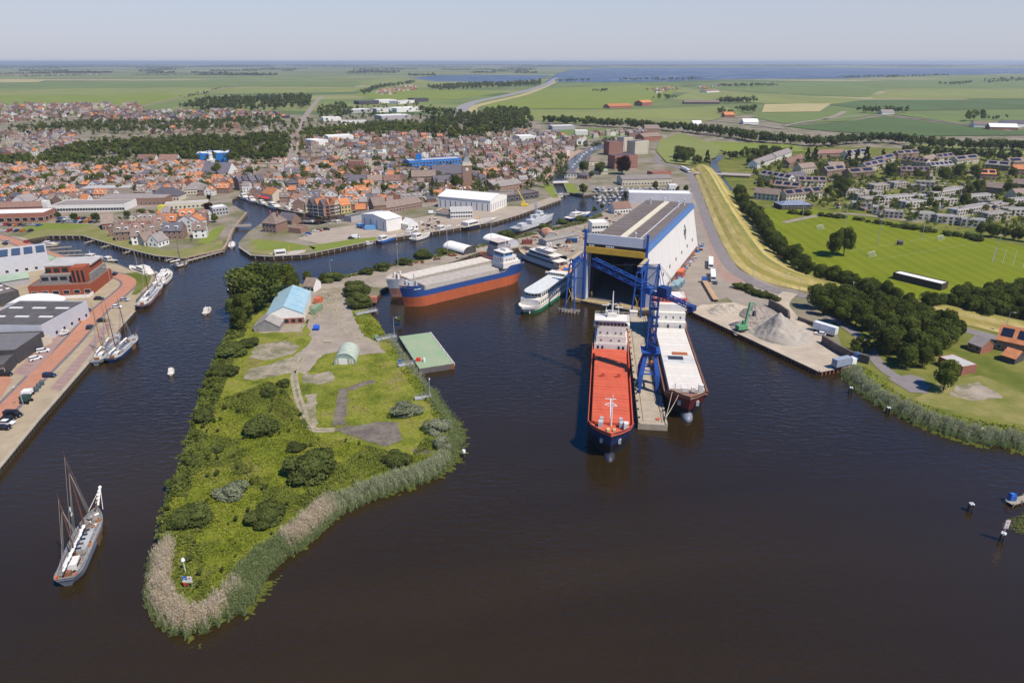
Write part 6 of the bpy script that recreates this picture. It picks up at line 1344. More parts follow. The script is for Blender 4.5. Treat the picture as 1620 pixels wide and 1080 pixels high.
# emblem on the side wall
ex = HW + 4.5 * (1 - 17 / HH) + .08
m = MB()
E0 = Vector((HW + 4.5, 0, 0)); up = Vector((-4.5, 0, HH)).normalized(); nn = Vector((HH, 0, 4.5)).normalized(); c0 = Vector((HW + 4.5, 84, 0)) + up * 17 + nn * .1
for a, b in [((-3, 0), (0, 4)), ((0, 4), (3, 0)), ((3, 0), (0, -4)), ((0, -4), (-3, 0)), ((-1, -1.4), (-1, 1.4)), ((-1, 1.4), (1, -1.4)), ((1, -1.4), (1, 1.4))]:
 m.beam(c0 + Vector((0, a[0], 0)) + up * a[1], c0 + Vector((0, b[0], 0)) + up * b[1], .12, .75)
part('emblem', m, mat('emblem_grey', (.10, .10, .11), .7), hall)
m = MB(); m.box(.7, HL / 2 + 2, .3, .2, HL - 6, HH - .8); m.box(HW / 2, HL - 1, .3, HW - 1, .2, HH - .8); m.box(HW / 2, HL / 2 + 1, HH - .6, HW - 1.6, HL - 5, .2); part('shade_lining', m, mat('lining_painted_shade', (.035, .035, .04), .9), hall)  # added lining; its near-black colour paints in the shade inside the hall
# things inside the hall
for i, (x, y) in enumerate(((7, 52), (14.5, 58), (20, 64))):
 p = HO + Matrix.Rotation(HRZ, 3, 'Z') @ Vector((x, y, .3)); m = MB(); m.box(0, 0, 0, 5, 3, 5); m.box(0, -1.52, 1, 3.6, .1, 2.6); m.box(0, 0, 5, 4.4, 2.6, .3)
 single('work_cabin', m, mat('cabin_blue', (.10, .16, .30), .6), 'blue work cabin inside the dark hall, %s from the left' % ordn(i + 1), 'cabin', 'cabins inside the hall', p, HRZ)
# ---- outboard runway trestles in front of the hall
def trestle(x, lab):
 p = HO + Matrix.Rotation(HRZ, 3, 'Z') @ Vector((x, 0, 0))
 t = thing('runway_trestle', lab, 'trestle', (p.x, p.y, LAND), HRZ)
 m = MB(); lattice(m, (0, -1, 21.5), (0, -15, 21.5), 1.6, 2.6, 7, .32, .2); part('runway_girder', m, BLUE, t)
 for sx in (-2.2, 2.2):
  m = MB(); m.tube((sx * .5, -14, 20.3), (sx, -15, -1.3), .38, .38, 8); part('leg', m, BLUE, t)
 m = MB(); m.beam((-2.2, -15, 1), (1.4, -14.2, 10), .22); m.beam((2.2, -15, 1), (-1.4, -14.2, 10), .22); part('cross_brace', m, YEL, t)
 m = MB(); m.beam((-1.4, -14.3, 10), (1.4, -14.3, 10), .3); m.beam((-1.2, -14.2, 15), (1.2, -14.2, 15), .3); m.beam((1.3, -14.3, 10), (.2, -1.2, 20), .22); part('tie_bar', m, BLUE, t)
 m = MB(); m.box(0, -8, 22.9, 1.7, 14, .35); part('walkway', m, mat('walkway_tan', (.42, .34, .22), .9), t)
 return t
trestle(-2.2, 'blue crane runway trestle standing left of the hall door')
trestle(HW + 1.2, 'blue crane runway trestle standing right of the hall door')
p = HO + Matrix.Rotation(HRZ, 3, 'Z') @ Vector((-2.2, -15, 0))
dl = thing('mooring_dolphin', 'timber dolphin platform carrying the left runway trestle', 'dolphin', (p.x, p.y, 0), HRZ)
for i in range(7): m = MB(); m.tube((-4.5 + i * 1.5, -1.6 - .8 * math.sin(i * .52), -2), (-4.5 + i * 1.5, -1.6 - .8 * math.sin(i * .52), 1.6), .32, .32, 7); part('pile', m, TIMBER, dl)
m = MB(); m.box(0, -1.6, 1.0, 10.4, .5, .5); m.box(0, 1.2, .6, 9, .4, .5); m.box(0, 0, -.6, 6, 3, .8); part('cap_beam', m, TIMBER, dl)
# ---- pier
PZ = 2.0
A, B = g(1008, 510, PZ), g(1033, 671, PZ); pdir = (B - A).normalized(); PRZ = math.atan2(pdir.y, pdir.x); PL = (B - A).length + 8; PW = 9.0
pier = thing('concrete_pier', 'long pale concrete pier between the two cargo ships', 'pier', (B.x, B.y, 0), PRZ)
m = MB(); m.box(-PL / 2, 0, -2, PL, PW, 4.0); part('deck_slab', m, CONC, pier)
for s in (-1, 1):
 m = MB(); m.box(-PL / 2, s * (PW / 2 - .4), PZ, PL - .2, .6, .35); part('kerb_beam', m, CONC, pier)
 m = MB(); m.box(-PL / 2, s * 2.85, PZ + .01, PL - 3, .12, .1); part('crane_rail', m, RUST, pier)
for i in range(14):
 for s in (-1, 1): m = MB(); m.tube((-3 - i * 5.6, s * 4.05, PZ + .35), (-3 - i * 5.6, s * 4.05, PZ + .8), .22, .3, 8); part('bollard', m, BLACK, pier)
for i in range(12): m = MB(); m.box(-2 - i * 7, 0, PZ + .004, .08, 7.4, .012); part('slab_joint', m, M_OLDASPH, pier)
def on_pier(u, v, z=PZ): return Vector((B.x, B.y, 0)) + Matrix.Rotation(PRZ, 3, 'Z') @ Vector((-u, v, z))
# ---- crane on the pier
cb = on_pier(25.5, 0); crane = thing('harbour_crane', 'tall blue slewing crane standing on the concrete pier', 'crane', (cb.x, cb.y, PZ), PRZ + R(90))
for sx in (-1, 1):
 for sy in (-1, 1):
  m = MB(); b0 = (sx * 2.85, sy * 3.4, .9); k0 = (sx * 2.75, sy * 3.1, 6.5); t0 = (sx * 1.5, sy * 1.5, 13)
  m.loft([[(b0[0] + a * .45, b0[1] + c * .45, b0[2]) for a, c in ((-1, -1), (1, -1), (1, 1), (-1, 1))], [(k0[0] + a * .75, k0[1] + c * .75, k0[2]) for a, c in ((-1, -1), (1, -1), (1, 1), (-1, 1))], [(t0[0] + a * .6, t0[1] + c * .6, t0[2]) for a, c in ((-1, -1), (1, -1), (1, 1), (-1, 1))]], closed=True, caps=True)
  part('portal_leg', m, BLUE, crane)
  m = MB(); m.box(sx * 2.85, sy * 3.4, .1, .7, 2.4, .8); part('bogie', m, DBLUE, crane)
m = MB()
for sx in (-1, 1): m.beam((sx * 2.75, -3.1, 6.6), (sx * 2.75, 3.1, 6.6), .5)
for sy in (-1, 1): m.beam((-2.7, sy * 3.1, 6.6), (2.7, sy * 3.1, 6.6), .4); m.beam((-2.4, sy * 2.7, 8), (2.4, sy * 3.0, 7), .3)
part('portal_tie', m, BLUE, crane)
m = MB(); m.box(0, 0, 12.8, 5.2, 5.0, 1.2); m.tube((0, 0, 14), (0, 0, 15.2), 2.0, 2.0, 14); part('portal_head', m, DBLUE, crane)
m = MB(); m.box(0, 0, 13.95, 6.2, 6.0, .12)
for a in (-3, 3):
 m.beam((a, -3, 15), (a, 3, 15), .07); m.beam((-3, a, 15), (3, a, 15), .07)
 for b in (-3, -1, 1, 3): m.beam((a, b, 14), (a, b, 15), .07); m.beam((b, a, 14), (b, a, 15), .07)
part('platform', m, BLUE, crane)
m = MB(); lattice(m, (0, 0, 15), (0, 0, 33.5), 2.6, 2.6, 7, .3, .15); part('tower', m, BLUE, crane)
m = MB()
for i in range(6): m.box(0, 0, 16.5 + i * 3, 2.2, 2.2, .12)
m.beam((.9, 0, 15), (.9, 0, 33), .12); m.beam((.4, 0, 15), (.4, 0, 33), .12); part('ladder', m, DBLUE, crane)
jd = Vector((-.72, .69, 0)); jl = Matrix.Rotation(-(PRZ + R(90)), 3, 'Z') @ jd    # boom bearing
sw = link('slewing_gear', None, crane) if False else None
m = MB(); jr = math.atan2(jl.y, jl.x); m.box(-1.5 * jl.x, -1.5 * jl.y, 33.4, 6.5, 3.2, .5, jr); m.box(-3.2 * jl.x, -3.2 * jl.y, 33.9, 3.6, 3.0, 2.8, jr); mh = part('machine_house', m, DBLUE, crane)
m = MB(); m.box(1.2 * jl.x - 2 * jl.y, 1.2 * jl.y + 2 * jl.x, 33.9, 1.8, 1.5, 2.2, jr); part('operator_cabin', m, BLUE, crane)
m = MB(); m.box(2.0 * jl.x - 2 * jl.y, 2.0 * jl.y + 2 * jl.x, 34.5, .3, 1.4, 1.3, jr); part('cabin_window', m, GLASS, crane)
J0 = Vector((1.0 * jl.x, 1.0 * jl.y, 34.5)); J1 = Vector((25.5 * jl.x, 25.5 * jl.y, 39.6))
m = MB(); lattice(m, J0, J1, 1.9, 2.3, 11, .24, .12); part('jib', m, BLUE, crane)
K1 = Vector((-13.5 * jl.x, -13.5 * jl.y, 32.2))
m = MB(); lattice(m, Vector((-1 * jl.x, -1 * jl.y, 34.6)), K1, 1.6, 1.0, 6, .24, .15); part('counter_jib', m, BLUE, crane)
m = MB(); m.box(K1.x, K1.y, 31.2, 1.9, 2.4, 1.7, jr); part('counterweight', m, DBLUE, crane)
AF = Vector((-.5 * jl.x, -.5 * jl.y, 43.5)); side = Vector((-jl.y, jl.x, 0))
m = MB()
for s in (-1, 1): m.beam(Vector((0, 0, 33.5)) + side * (1.2 * s), AF + side * (.4 * s), .28); m.beam(Vector((-3 * jl.x, -3 * jl.y, 35)) + side * s, AF + side * (.4 * s), .2)
m.beam(AF - side * .6, AF + side * .6, .3); part('apex_frame', m, BLUE, crane)
m = MB()
for s in (-.4, .4): m.tube(AF + side * s, J0.lerp(J1, .75) + side * s + Vector((0, 0, 1.1)), .06, n=4); m.tube(AF + side * s, K1 + side * s + Vector((0, 0, .8)), .06, n=4)
m.tube(J1 - Vector((0, 0, 1)), J1 - Vector((0, 0, 11)), .05, n=4); part('cable', m, BLACK, crane)
m = MB(); m.box(J1.x, J1.y, J1.z - 12, .5, .5, 1.0); m.tube((J1.x, J1.y, J1.z - 12.8), (J1.x + .3, J1.y, J1.z - 12.2), .12); part('hook', m, YEL, crane)

# ---- hull maker: local +x to the bow, waterline z = 0
def hull(t, L, B, dz, zs, mtop, mbot, bul=1.0, deckm=None, rake=3.0, fine=.16, stern=.75, wl_fine=.24, flare=1.2, n=36, bulb=None, mid=None, name='hull', deckname='deck', bottom=-1.5):
 def fd(s):
  a = 1.0
  if s < .1: a = stern + (1 - stern) * (1 - ((.1 - s) / .1) ** 2)
  if s > 1 - fine: a = max(0.0, 1 - ((s - 1 + fine) / fine) ** 2.3)
  return a
 def fw(s):
  a = 1.0
  if s < .2: a = stern * .35 + (1 - stern * .35) * (1 - ((.2 - s) / .2) ** 2)
  if s > 1 - wl_fine: a = max(0.0, 1 - ((s - 1 + wl_fine) / wl_fine) ** 1.7)
  return a * .985
 rows = []
 S = [i / n for i in range(n)] + [1 - .4 / n * k for k in (2, 1)] + [1.0]; S = sorted(set(S))
 for s in S:
  zd = dz(s); zz = [bottom, 0, zs * .5, zs, zs + (zd - zs) * .33, zs + (zd - zs) * .66, zd]
  r = []
  for z in zz:
   u = max(0, min(1, z / zd)); hb = B / 2 * (fw(s) + (fd(s) - fw(s)) * u ** flare)
   if s >= 1: hb = 0.02
   x = s * L - L / 2 + rake * (u - 1) * max(0, (s - .8) / .2) ** 2 + (1 - u) * L * .03 * max(0, (.12 - s) / .12)
   r.append((x, hb, z))
  rows.append(r)
 for sd in (1, -1):
  pass
 mb = MB(); K = len(rows[0])
 for sd in (1, -1):
  vs = [(x, y * sd, z) for r in rows for x, y, z in r]
  o = len(mb.v); mb.v += vs
  for i in range(len(rows) - 1):
   for j in range(K - 1):
    f = (o + i * K + j, o + (i + 1) * K + j, o + (i + 1) * K + j + 1, o + i * K + j + 1)
    mb.f.append(f if sd < 0 else tuple(reversed(f))); mb.m.append(1 if j < 3 else 0)
 tr = rows[0]; mb.add([(x, y, z) for x, y, z in tr] + [(x, -y, z) for x, y, z in tr], [(j, j + 1, K + j + 1, K + j) for j in range(K - 1)], 0)
 mats = [mtop, mbot]
 h = part(name, mb, mats, t, smooth=False)
 for p in h.data.polygons: p.use_smooth = True
 h.data.set_sharp_from_angle(angle=R(35))
 dk = MB(); q = []
 for s, r in zip(S, rows):
  zd = dz(s); z = zd - bul; u = max(0, z / zd); hb = B / 2 * (fw(s) + (fd(s) - fw(s)) * u ** flare) - .05
  if s >= 1: hb = .02
  x = s * L - L / 2 + rake * (u - 1) * max(0, (s - .8) / .2) ** 2; q.append((x, hb, z))
 dk.loft([[(x, y, z) for x, y, z in q], [(x, -y, z) for x, y, z in q]]); dk.f = [tuple(reversed(f)) for f in dk.f]
 part(deckname, dk, deckm or mtop, t)
 # bulwark inside lining and cap rail
 cp = MB()
 for sd in (1, -1):
  cp.loft([[(x, y * sd, z + .02) for x, y, z in (r[-1] for r in rows)], [(x, (max(0, y - .28)) * sd, z + .02) for x, y, z in (r[-1] for r in rows)], [(x, (max(0, y - .28)) * sd, z - bul) for x, y, z in (r[-1] for r in rows)]])
 part('bulwark', cp, deckm or mtop, t)
 if bulb: m = MB(); m.sphere((L / 2 - rake + bulb[0], 0, bulb[1]), bulb[2], bulb[3], bulb[3], 14, 8); part('bulbous_bow', m, bulb[4], t, smooth=True)
 return rows
def boxes(t, name, m, lst, kind=None, label=None):
 mb = MB()
 for b in lst: mb.box(*b)
 return part(name, mb, m, t, kind=kind, label=label)
def rail(t, pts, h=1.0, m=None, name='railing', step=2.0):
 mb = MB()
 for a, b in zip(pts[:-1], pts[1:]):
  a, b = Vector(a), Vector(b); k = max(1, int((b - a).length / step))
  for q in (h, h * .5): mb.beam(a + Vector((0, 0, q)), b + Vector((0, 0, q)), .06)
  for i in range(k + 1): p = a.lerp(b, i / k); mb.beam(p, p + Vector((0, 0, h)), .06)
 return part(name, mb, m or WSHIP, t, kind='stuff')
def ship_place(name, label, cat, bow, zb, stern_pt, L, zst=None):
 bp = g(bow[0], bow[1], zb); sp = g(stern_pt[0], stern_pt[1], zb if zst is None else zst); d = bp - sp; d.z = 0; d.normalize()
 c = bp - d * (L / 2); rz = math.atan2(d.y, d.x)
 return thing(name, label, cat, (c.x, c.y, 0), rz)
# ---- cargo ship with red hatches
RED = mat('hatch_red', (0.60, 0.115, 0.055), 0.8, col2=(0.44, 0.085, 0.045), scale=.45, contrast=.8, stretch=(1, .3, 1))
NAVY = mat('hull_navy', (0.016, 0.035, 0.11), 0.45, 0.2, 0.4)
HBLK = mat('hull_black', (0.014, 0.014, 0.017), 0.5, 0.3, 0.4)
L1 = 84.0
s1 = ship_place('cargo_ship', 'cargo ship with bright red hatch covers and dark blue bow', 'ship', (967, 686), 9.2, (966, 548), L1, 8)
hull(s1, L1, 13.4, lambda s: 6.0 + (3.2 * max(0, min(1, (s - .88) / .03)) + .5 * max(0, s - .9)) + (2.4 if s < .2 else 0), 4.4, NAVY, HBLK, 1.1, RED, 3.2, .10, .9, .2, 1.4, bulb=(-.2, -.3, 3.6, 1.6, mat('bulb_slate', (.028, .03, .045), .5)))
xh0, xh1 = -L1 / 2 + 19, L1 / 2 - 9.4; nh = 7; hl = (xh1 - xh0) / nh
boxes(s1, 'hatch_coaming', RED, [((xh0 + xh1) / 2, 0, 4.9, xh1 - xh0, 10.9, 1.7)])
for i in range(nh):
 x = xh0 + hl * (i + .5); mb = MB(); mb.box(x, 0, 6.6, hl - .18, 11.2, .9); mb.box(x, 0, 7.5, hl - .5, 10.8, .06)
 hc = part('hatch_cover', mb, RED, s1); boxes(hc, 'cover_rib', mat('hatch_red2', (.40, .055, .03), .7), [(x + o, 0, 7.56, .1, 10.4, .05) for o in (-hl * .25, hl * .25)])
boxes(s1, 'hatch_gantry', RED, [(xh0 + hl * 3.05, -2.6, 7.5, .5, 1.2, 1.5), (xh0 + hl * 3.05, 2.6, 7.5, .5, 1.2, 1.5)])
mb = MB(); mb.box(xh0 + hl * 5.9, 0, 7.57, 13, .3, .06); mb.box(xh0 + hl * 5.1, 0, 7.64, .3, 3.4, .05)
for k in range(13): a = R(-75 + 150 * k / 12); mb.box(xh0 + hl * 5.55 + 1.0 - 1.5 * math.cos(a), 1.6 * math.sin(a), 7.64, .45, .45, .05)
part('anchor_marking', mb, FRAME, s1)
mb = MB(); mb.tube((L1 / 2 - 6.5, 0, 8), (L1 / 2 - 6.5, 0, 18), .28, .14, 8); mb.beam((L1 / 2 - 6.5, -1.4, 14.5), (L1 / 2 - 6.5, 1.4, 14.5), .15); part('foremast', mb, WSHIP, s1)
for y in (-3.0, 3.0): boxes(s1, 'deck_winch', SGREY, [(L1 / 2 - 6, y, 8.1, 1.6, 1.3, 1.7), (L1 / 2 - 7.4, y * .9, 8.1, .9, 1.0, 2.2)])
boxes(s1, 'deck_locker', WSHIP, [(L1 / 2 - 5, 4.2, 8.1, 1.6, 1.2, 2.2)])
boxes(s1, 'bow_gear', mat('gear_yellow', (.5, .42, .2), .8), [(L1 / 2 - 3.4, -.8, 8.1, 1.4, .9, .7), (L1 / 2 - 3.6, .9, 8.1, 1.2, .8, .6)])
xs = -L1 / 2 + 10.5
boxes(s1, 'superstructure', WSHIP, [(xs, 0, 5.5, 14, 12.0, 3.4), (xs + .5, 0, 8.9, 12, 10.8, 2.8), (xs + .8, 0, 11.7, 10.5, 10.2, 2.8)])
wh = boxes(s1, 'wheelhouse', WSHIP, [(xs + 2.5, 0, 14.5, 6.5, 9.0, 2.9), (xs + 3.2, 0, 14.5, 3.0, 13.2, 1.2), (xs + 2.5, 0, 17.4, 7.2, 12.6, .3)])
boxes(s1, 'bridge_windows', GLASS, [(xs + 5.8, -5.2 + i * 1.3, 15.6, .14, 1.05, 1.1) for i in range(9)], kind='stuff')
boxes(s1, 'portholes', GLASS, [(xs + 6.12, y, 12.6, .1, .55, .6) for y in (-4, -1.4, 1.6, 3.6)] + [(xs + 6.55, y, 9.8, .1, .6, .6) for y in (-3.6, 0, 3)] + [(xs + 7.05, y, 6.4, .1, .7, 1.7) for y in (-4.6, -3, 3, 4.6)], kind='stuff')
for z, w, x1 in ((8.9, 6.0, 7.0), (11.7, 5.4, 6.5), (14.5, 5.1, 6.1)): rail(s1, [(xs + x1, -w, z), (xs + x1, w, z)]); rail(s1, [(xs + x1, w, z), (xs - 5, w, z)]); rail(s1, [(xs + x1, -w, z), (xs - 5, -w, z)])
rail(s1, [(xs + 6, -6.2, 17.7), (xs - 1, -6.2, 17.7), (xs - 1, 6.2, 17.7), (xs + 6, 6.2, 17.7)])
mb = MB(); mb.tube((xs + 1.5, 0, 17.6), (xs + 1.5, 0, 27.5), .42, .16, 8); mb.beam((xs + 1.5, -1.8, 22.5), (xs + 1.5, 1.8, 22.5), .25); mb.beam((xs + 1.5, -2.6, 20), (xs + 1.5, 2.6, 20), .3)
for y in (-2.4, 2.4): mb.tube((xs + 1.5, y, 17.6), (xs + 1.5, y * .9, 22), .2, .15, 6)
mb.box(xs + 1.8, -2.6, 22, .4, 2.4, .3); mb.box(xs + 1.8, 2.4, 21.3, .4, 2.8, .3); mb.sphere((xs + .5, -2, 19.2), .5); mb.box(xs + 1.5, 0, 17.6, 2.6, 3.4, 1.6); part('radar_mast', mb, WSHIP, s1)
mb = MB(); mb.box(xs - 5.5, 0, 11.7, 3, 4, 5.5); part('funnel', mb, NAVY, s1)
for y in (-6.6, 6.6): rail(s1, [(xh0, y, 5.95), (xh1 - 2, y, 5.95)], 1.0, RED)
for y in (-2.6, 2.6): boxes(s1, 'anchor', SGREY, [(L1 / 2 - 3.5, y, 4.4, 1.2, .8, 1.4)])
# ---- cargo ship with white hatches and dark red bow
MAROON = mat('hull_maroon', (0.13, 0.018, 0.018), 0.5, 0.2, 0.4)
DECKT = mat('deck_rusty', (0.24, 0.13, 0.095), 0.9, 0.25, 0.4)
HWHITE = mat('hatch_white', (0.68, 0.64, 0.57), 0.75, col2=(0.58, 0.535, 0.47), scale=.5, contrast=.7, stretch=(1, .3, 1))
L2 = 82.0
s2 = ship_place('cargo_ship', 'cargo ship with white hatch covers and dark red bow beside the pier', 'ship', (1093, 628), 9.0, (1058, 512), L2, 8)
hull(s2, L2, 14.0, lambda s: 6.0 + 3.0 * max(0, min(1, (s - .9) / .03)) + (2.4 if s < .2 else 0), 3.4, MAROON, HBLK, 1.1, DECKT, 3.4, .12, .9, .22, 1.3, bulb=(-.6, .2, 3.9, 1.9, mat('bulb_grey', (.16, .18, .22), .5)))
xh0, xh1 = -L2 / 2 + 19, L2 / 2 - 8.5; nh = 8; hl = (xh1 - xh0) / nh
boxes(s2, 'hatch_coaming', HWHITE, [((xh0 + xh1) / 2, 0, 4.9, xh1 - xh0, 10.9, 1.8)])
for i in range(nh):
 x = xh0 + hl * (i + .5); mb = MB(); mb.box(x, 0, 6.7, hl - .12, 11.2, .9)
 hc = part('hatch_cover', mb, HWHITE if i != 4 else mat('hatch_pale', (.52, .52, .50), .7), s2); boxes(hc, 'cover_rib', mat('hatch_seam', (.45, .42, .38), .8), [(x + o, 0, 7.6, .08, 10.6, .05) for o in (-hl * .25, hl * .25)])
boxes(s2, 'open_hatch', mat('hold_dark', (.02, .03, .06), .7), [(xh0 + hl * 4.35, -.9, 7.66, 3.0, 5.2, .1)]); boxes(s2, 'rust_panel', mat('panel_rust', (.36, .11, .045), .8), [(xh0 + hl * 3.75, 1.0, 7.66, 2.4, 5.4, .12)])
boxes(s2, 'forecastle_gear', WSHIP, [(L2 / 2 - 7.0, -4, 7.9, .3, .3, 2.4), (L2 / 2 - 6.4, 3.9, 7.9, 1.6, 1.4, 2.6), (L2 / 2 - 6.4, -1, 7.9, 1.2, 2, 1.2), (L2 / 2 - 6.4, 1.6, 7.9, 1.1, 1.2, 1.5)])
rail(s2, [(L2 / 2 - 7.6, -4.6, 7.9), (L2 / 2 - 7.6, 4.6, 7.9)], 1.6, SGREY)
xs = -L2 / 2 + 10
boxes(s2, 'superstructure', WSHIP, [(xs, 0, 5.5, 15, 12.6, 4.0), (xs - .5, 0, 9.5, 13, 12.2, 3.4), (xs - 1, 0, 12.9, 11, 12.0, 3.0)])
boxes(s2, 'wheelhouse', mat('bridge_red', (.62, .12, .08), .6), [(xs - 2, 0, 15.9, 8, 13.4, 1.8)]); boxes(s2, 'bridge_roof', WSHIP, [(xs - 2, 0, 17.7, 7.4, 12.4, .35)])
boxes(s2, 'bridge_windows', GLASS, [(xs + 2.02, -5.4 + i * 1.35, 16.4, .1, 1.0, .9) for i in range(9)], kind='stuff')
boxes(s2, 'portholes', GLASS, [(xs + 6.02, y, 10.6, .1, .5, .9) for y in (-4.2, -1.4, 1.4, 4.2)] + [(xs + 7.52, y, 6.4, .1, .7, 2.2) for y in (-4.6, -.5, 4.2)], kind='stuff')
mb = MB(); mb.tube((xs - 3, 0, 18), (xs - 3, 0, 25), .35, .15, 8); mb.beam((xs - 3, -2, 21.5), (xs - 3, 2, 21.5), .2); part('radar_mast', mb, WSHIP, s2)
for y in (-6.9, 6.9): rail(s2, [(xh0, y, 5.95), (xh1, y, 5.95)], 1.0, DECKT)
for y in (-2.8, 2.8): boxes(s2, 'anchor', SGREY, [(L2 / 2 - 3.4, y, 4.6, 1.2, .9, 1.5)])
# ---- blue and orange cargo ship, pale coaster behind it
SBLUE = mat('hull_blue', (0.014, 0.065, 0.27), 0.55, col2=(0.03, 0.07, 0.19), scale=.8, stretch=(1, 1, .2))
SORA = mat('hull_orange', (0.50, 0.115, 0.04), 0.75, col2=(0.30, 0.085, 0.04), scale=.8, contrast=.9, stretch=(1, 1, .18))
HGREY = mat('hatch_grey', (0.47, 0.44, 0.39), 0.85, col2=(0.34, 0.29, 0.24), scale=.6, contrast=.8)
def big(a, b, za, zb): return (g(a[0], a[1], za) - g(b[0], b[1], zb)).length
L3 = big((631, 450), (821, 410), 11, 10.5)
s3 = ship_place('cargo_ship', 'blue and orange cargo ship with open grey holds in the inner basin', 'ship', (631, 450), 11, (821, 410), L3, 10.5)
hull(s3, L3, 11.4, lambda s: 7.6 + 3.0 * max(0, min(1, (s - .86) / .03)) + 2.6 * max(0, min(1, (.2 - s) / .05)), 4.9, SBLUE, SORA, 1.0, mat('deck_greyred', (.33, .29, .27), .8), 2.4, .1, .8, .16, 1.1)
xh0, xh1 = -L3 / 2 + 17, L3 / 2 - 11
mb = MB()
for y in (-4.6, 4.6): mb.box((xh0 + xh1) / 2, y, 6.5, xh1 - xh0, .5, 3.0)
for x in (xh0, xh1): mb.box(x, 0, 6.5, .5, 9.0, 3.0)
part('hold_coaming', mb, HGREY, s3)
nh = 12
for i in range(nh):
 hl = (xh1 - xh0) / nh; mb = MB(); mb.box(xh0 + hl * (i + .5), 0, 8.9, hl - .1, 9.1, .55); part('hatch_cover', mb, HGREY, s3)
for y in (-5.6, 5.6): rail(s3, [(xh0 - 2, y, 7.6), (xh1 + 1, y, 7.6)], .9, SGREY)
boxes(s3, 'forecastle_gear', SGREY, [(L3 / 2 - 5, -1.6, 9.7, 1.6, 1.4, 1.8), (L3 / 2 - 5, 1.6, 9.7, 1.6, 1.4, 1.8), (L3 / 2 - 8, 0, 9.7, .3, .3, 5), (L3 / 2 - 7.6, 2.6, 9.7, .8, .8, 2.2)])
xs = -L3 / 2 + 8.6
boxes(s3, 'superstructure', WSHIP, [(xs, 0, 8.9, 11, 9.6, 2.8), (xs + .8, 0, 11.7, 8.4, 8.4, 2.8)])
boxes(s3, 'wheelhouse', mat('bridge_blue', (.16, .30, .55), .5), [(xs + 1.6, 0, 14.5, 5.6, 7.6, 2.0)]); boxes(s3, 'bridge_roof', WSHIP, [(xs + 1.6, 0, 16.5, 6.4, 8.4, .3), (xs + .6, 0, 16.8, 2.5, 4, 1.0)])
boxes(s3, 'bridge_windows', GLASS, [(xs + 4.44, -3 + i * 1.0, 15.2, .1, .8, .9) for i in range(7)] + [(xs - .6 + i * 1.2, y, 15.2, .9, .1, .9) for i in range(4) for y in (-3.84, 3.84)], kind='stuff')
boxes(s3, 'portholes', GLASS, [(xs - 2 + i * 1.6, y, 12.6, .6, .1, .6) for i in range(4) for y in (-4.24, 4.24)] + [(xs + 5.02, -2 + i * 2, 12.8, .1, .6, .6) for i in range(3)], kind='stuff')
mb = MB(); mb.tube((xs + .4, 0, 17), (xs + .4, 0, 22), .3, .12, 8); mb.beam((xs + .4, -1.6, 19.5), (xs + .4, 1.6, 19.5), .2); part('radar_mast', mb, WSHIP, s3)
mb = MB(); mb.sphere((xs - 5.2, 2.2, 11.5), 1.0, .6, .9); mb.beam((xs - 6, -2, 10), (xs - 3, -2.4, 13.4), .5); mb.tube((xs - 3, 3.2, 9), (xs - 3, 3.2, 13), .2); part('stern_gear', mb, WSHIP, s3)
mb = MB()
for i in range(11): mb.box(L3 / 2 - 8.6 + i * .36, 5.62 - abs(i - 5) * .02 - max(0, i - 4) * .10, 8.6, .24, .1, .4)
part('hull_lettering', mb, FRAME, s3)
s4 = ship_place('coaster', 'pale grey coaster with rusty bottom moored behind the blue ship', 'ship', (610, 441), 9.5, (802, 396), 78, 10.5)
hull(s4, 78, 11, lambda s: 7.0 + 2.6 * max(0, min(1, (s - .88) / .03)) + (2.0 if s < .18 else 0), 4.6, mat('hull_palegrey', (.50, .52, .55), .6, .12), mat('hull_rustpink', (.33, .17, .13), .85, .3), 1.0, mat('deck_beige', (.45, .40, .34), .85), 2.4, .1, .85, .16, 1.2)
nh = 12; xh0, xh1 = -22, 29
boxes(s4, 'hold_coaming', HGREY, [((xh0 + xh1) / 2, 0, 6.0, xh1 - xh0, 8.6, 2.0)])
for i in range(nh): hl = (xh1 - xh0) / nh; boxes(s4, 'hatch_cover', mat('hatch_sand', (.56, .51, .43), .85), [(xh0 + hl * (i + .5), 0, 8.0, hl - .1, 8.9, .6)])
boxes(s4, 'forecastle_gear', WSHIP, [(33, -1.6, 8.6, 1.0, 1.0, 2.4), (33, 1.6, 8.6, 1.0, 1.0, 2.4), (31, 0, 8.6, .8, .8, 3.2)]); boxes(s4, 'winch', RUST, [(32, 0, 8.6, 1.6, 2.0, 1.6)])
boxes(s4, 'superstructure', mat('cabin_taupe', (.33, .29, .30), .8), [(-31, 0, 9, 10, 9.0, 3.2), (-31, 0, 12.2, 9, 8.4, 2.8)]); boxes(s4, 'lower_house', mat('house_maroon', (.10, .035, .04), .7), [(-29, 0, 6.0, 13.5, 9.4, 3.0)])
boxes(s4, 'wheelhouse', mat('cabin_plum', (.20, .17, .20), .8), [(-30.5, 0, 15.0, 7, 7.6, 1.9)]); boxes(s4, 'bridge_roof', mat('roof_pink', (.52, .44, .40), .8), [(-30.5, 0, 16.9, 8, 8.6, .3)])
boxes(s4, 'bridge_windows', GLASS, [(-26.98, -3 + i, 15.5, .1, .8, .9) for i in range(7)] + [(-33 + i * 1.2, -3.84, 15.5, .9, .1, .9) for i in range(5)], kind='stuff')
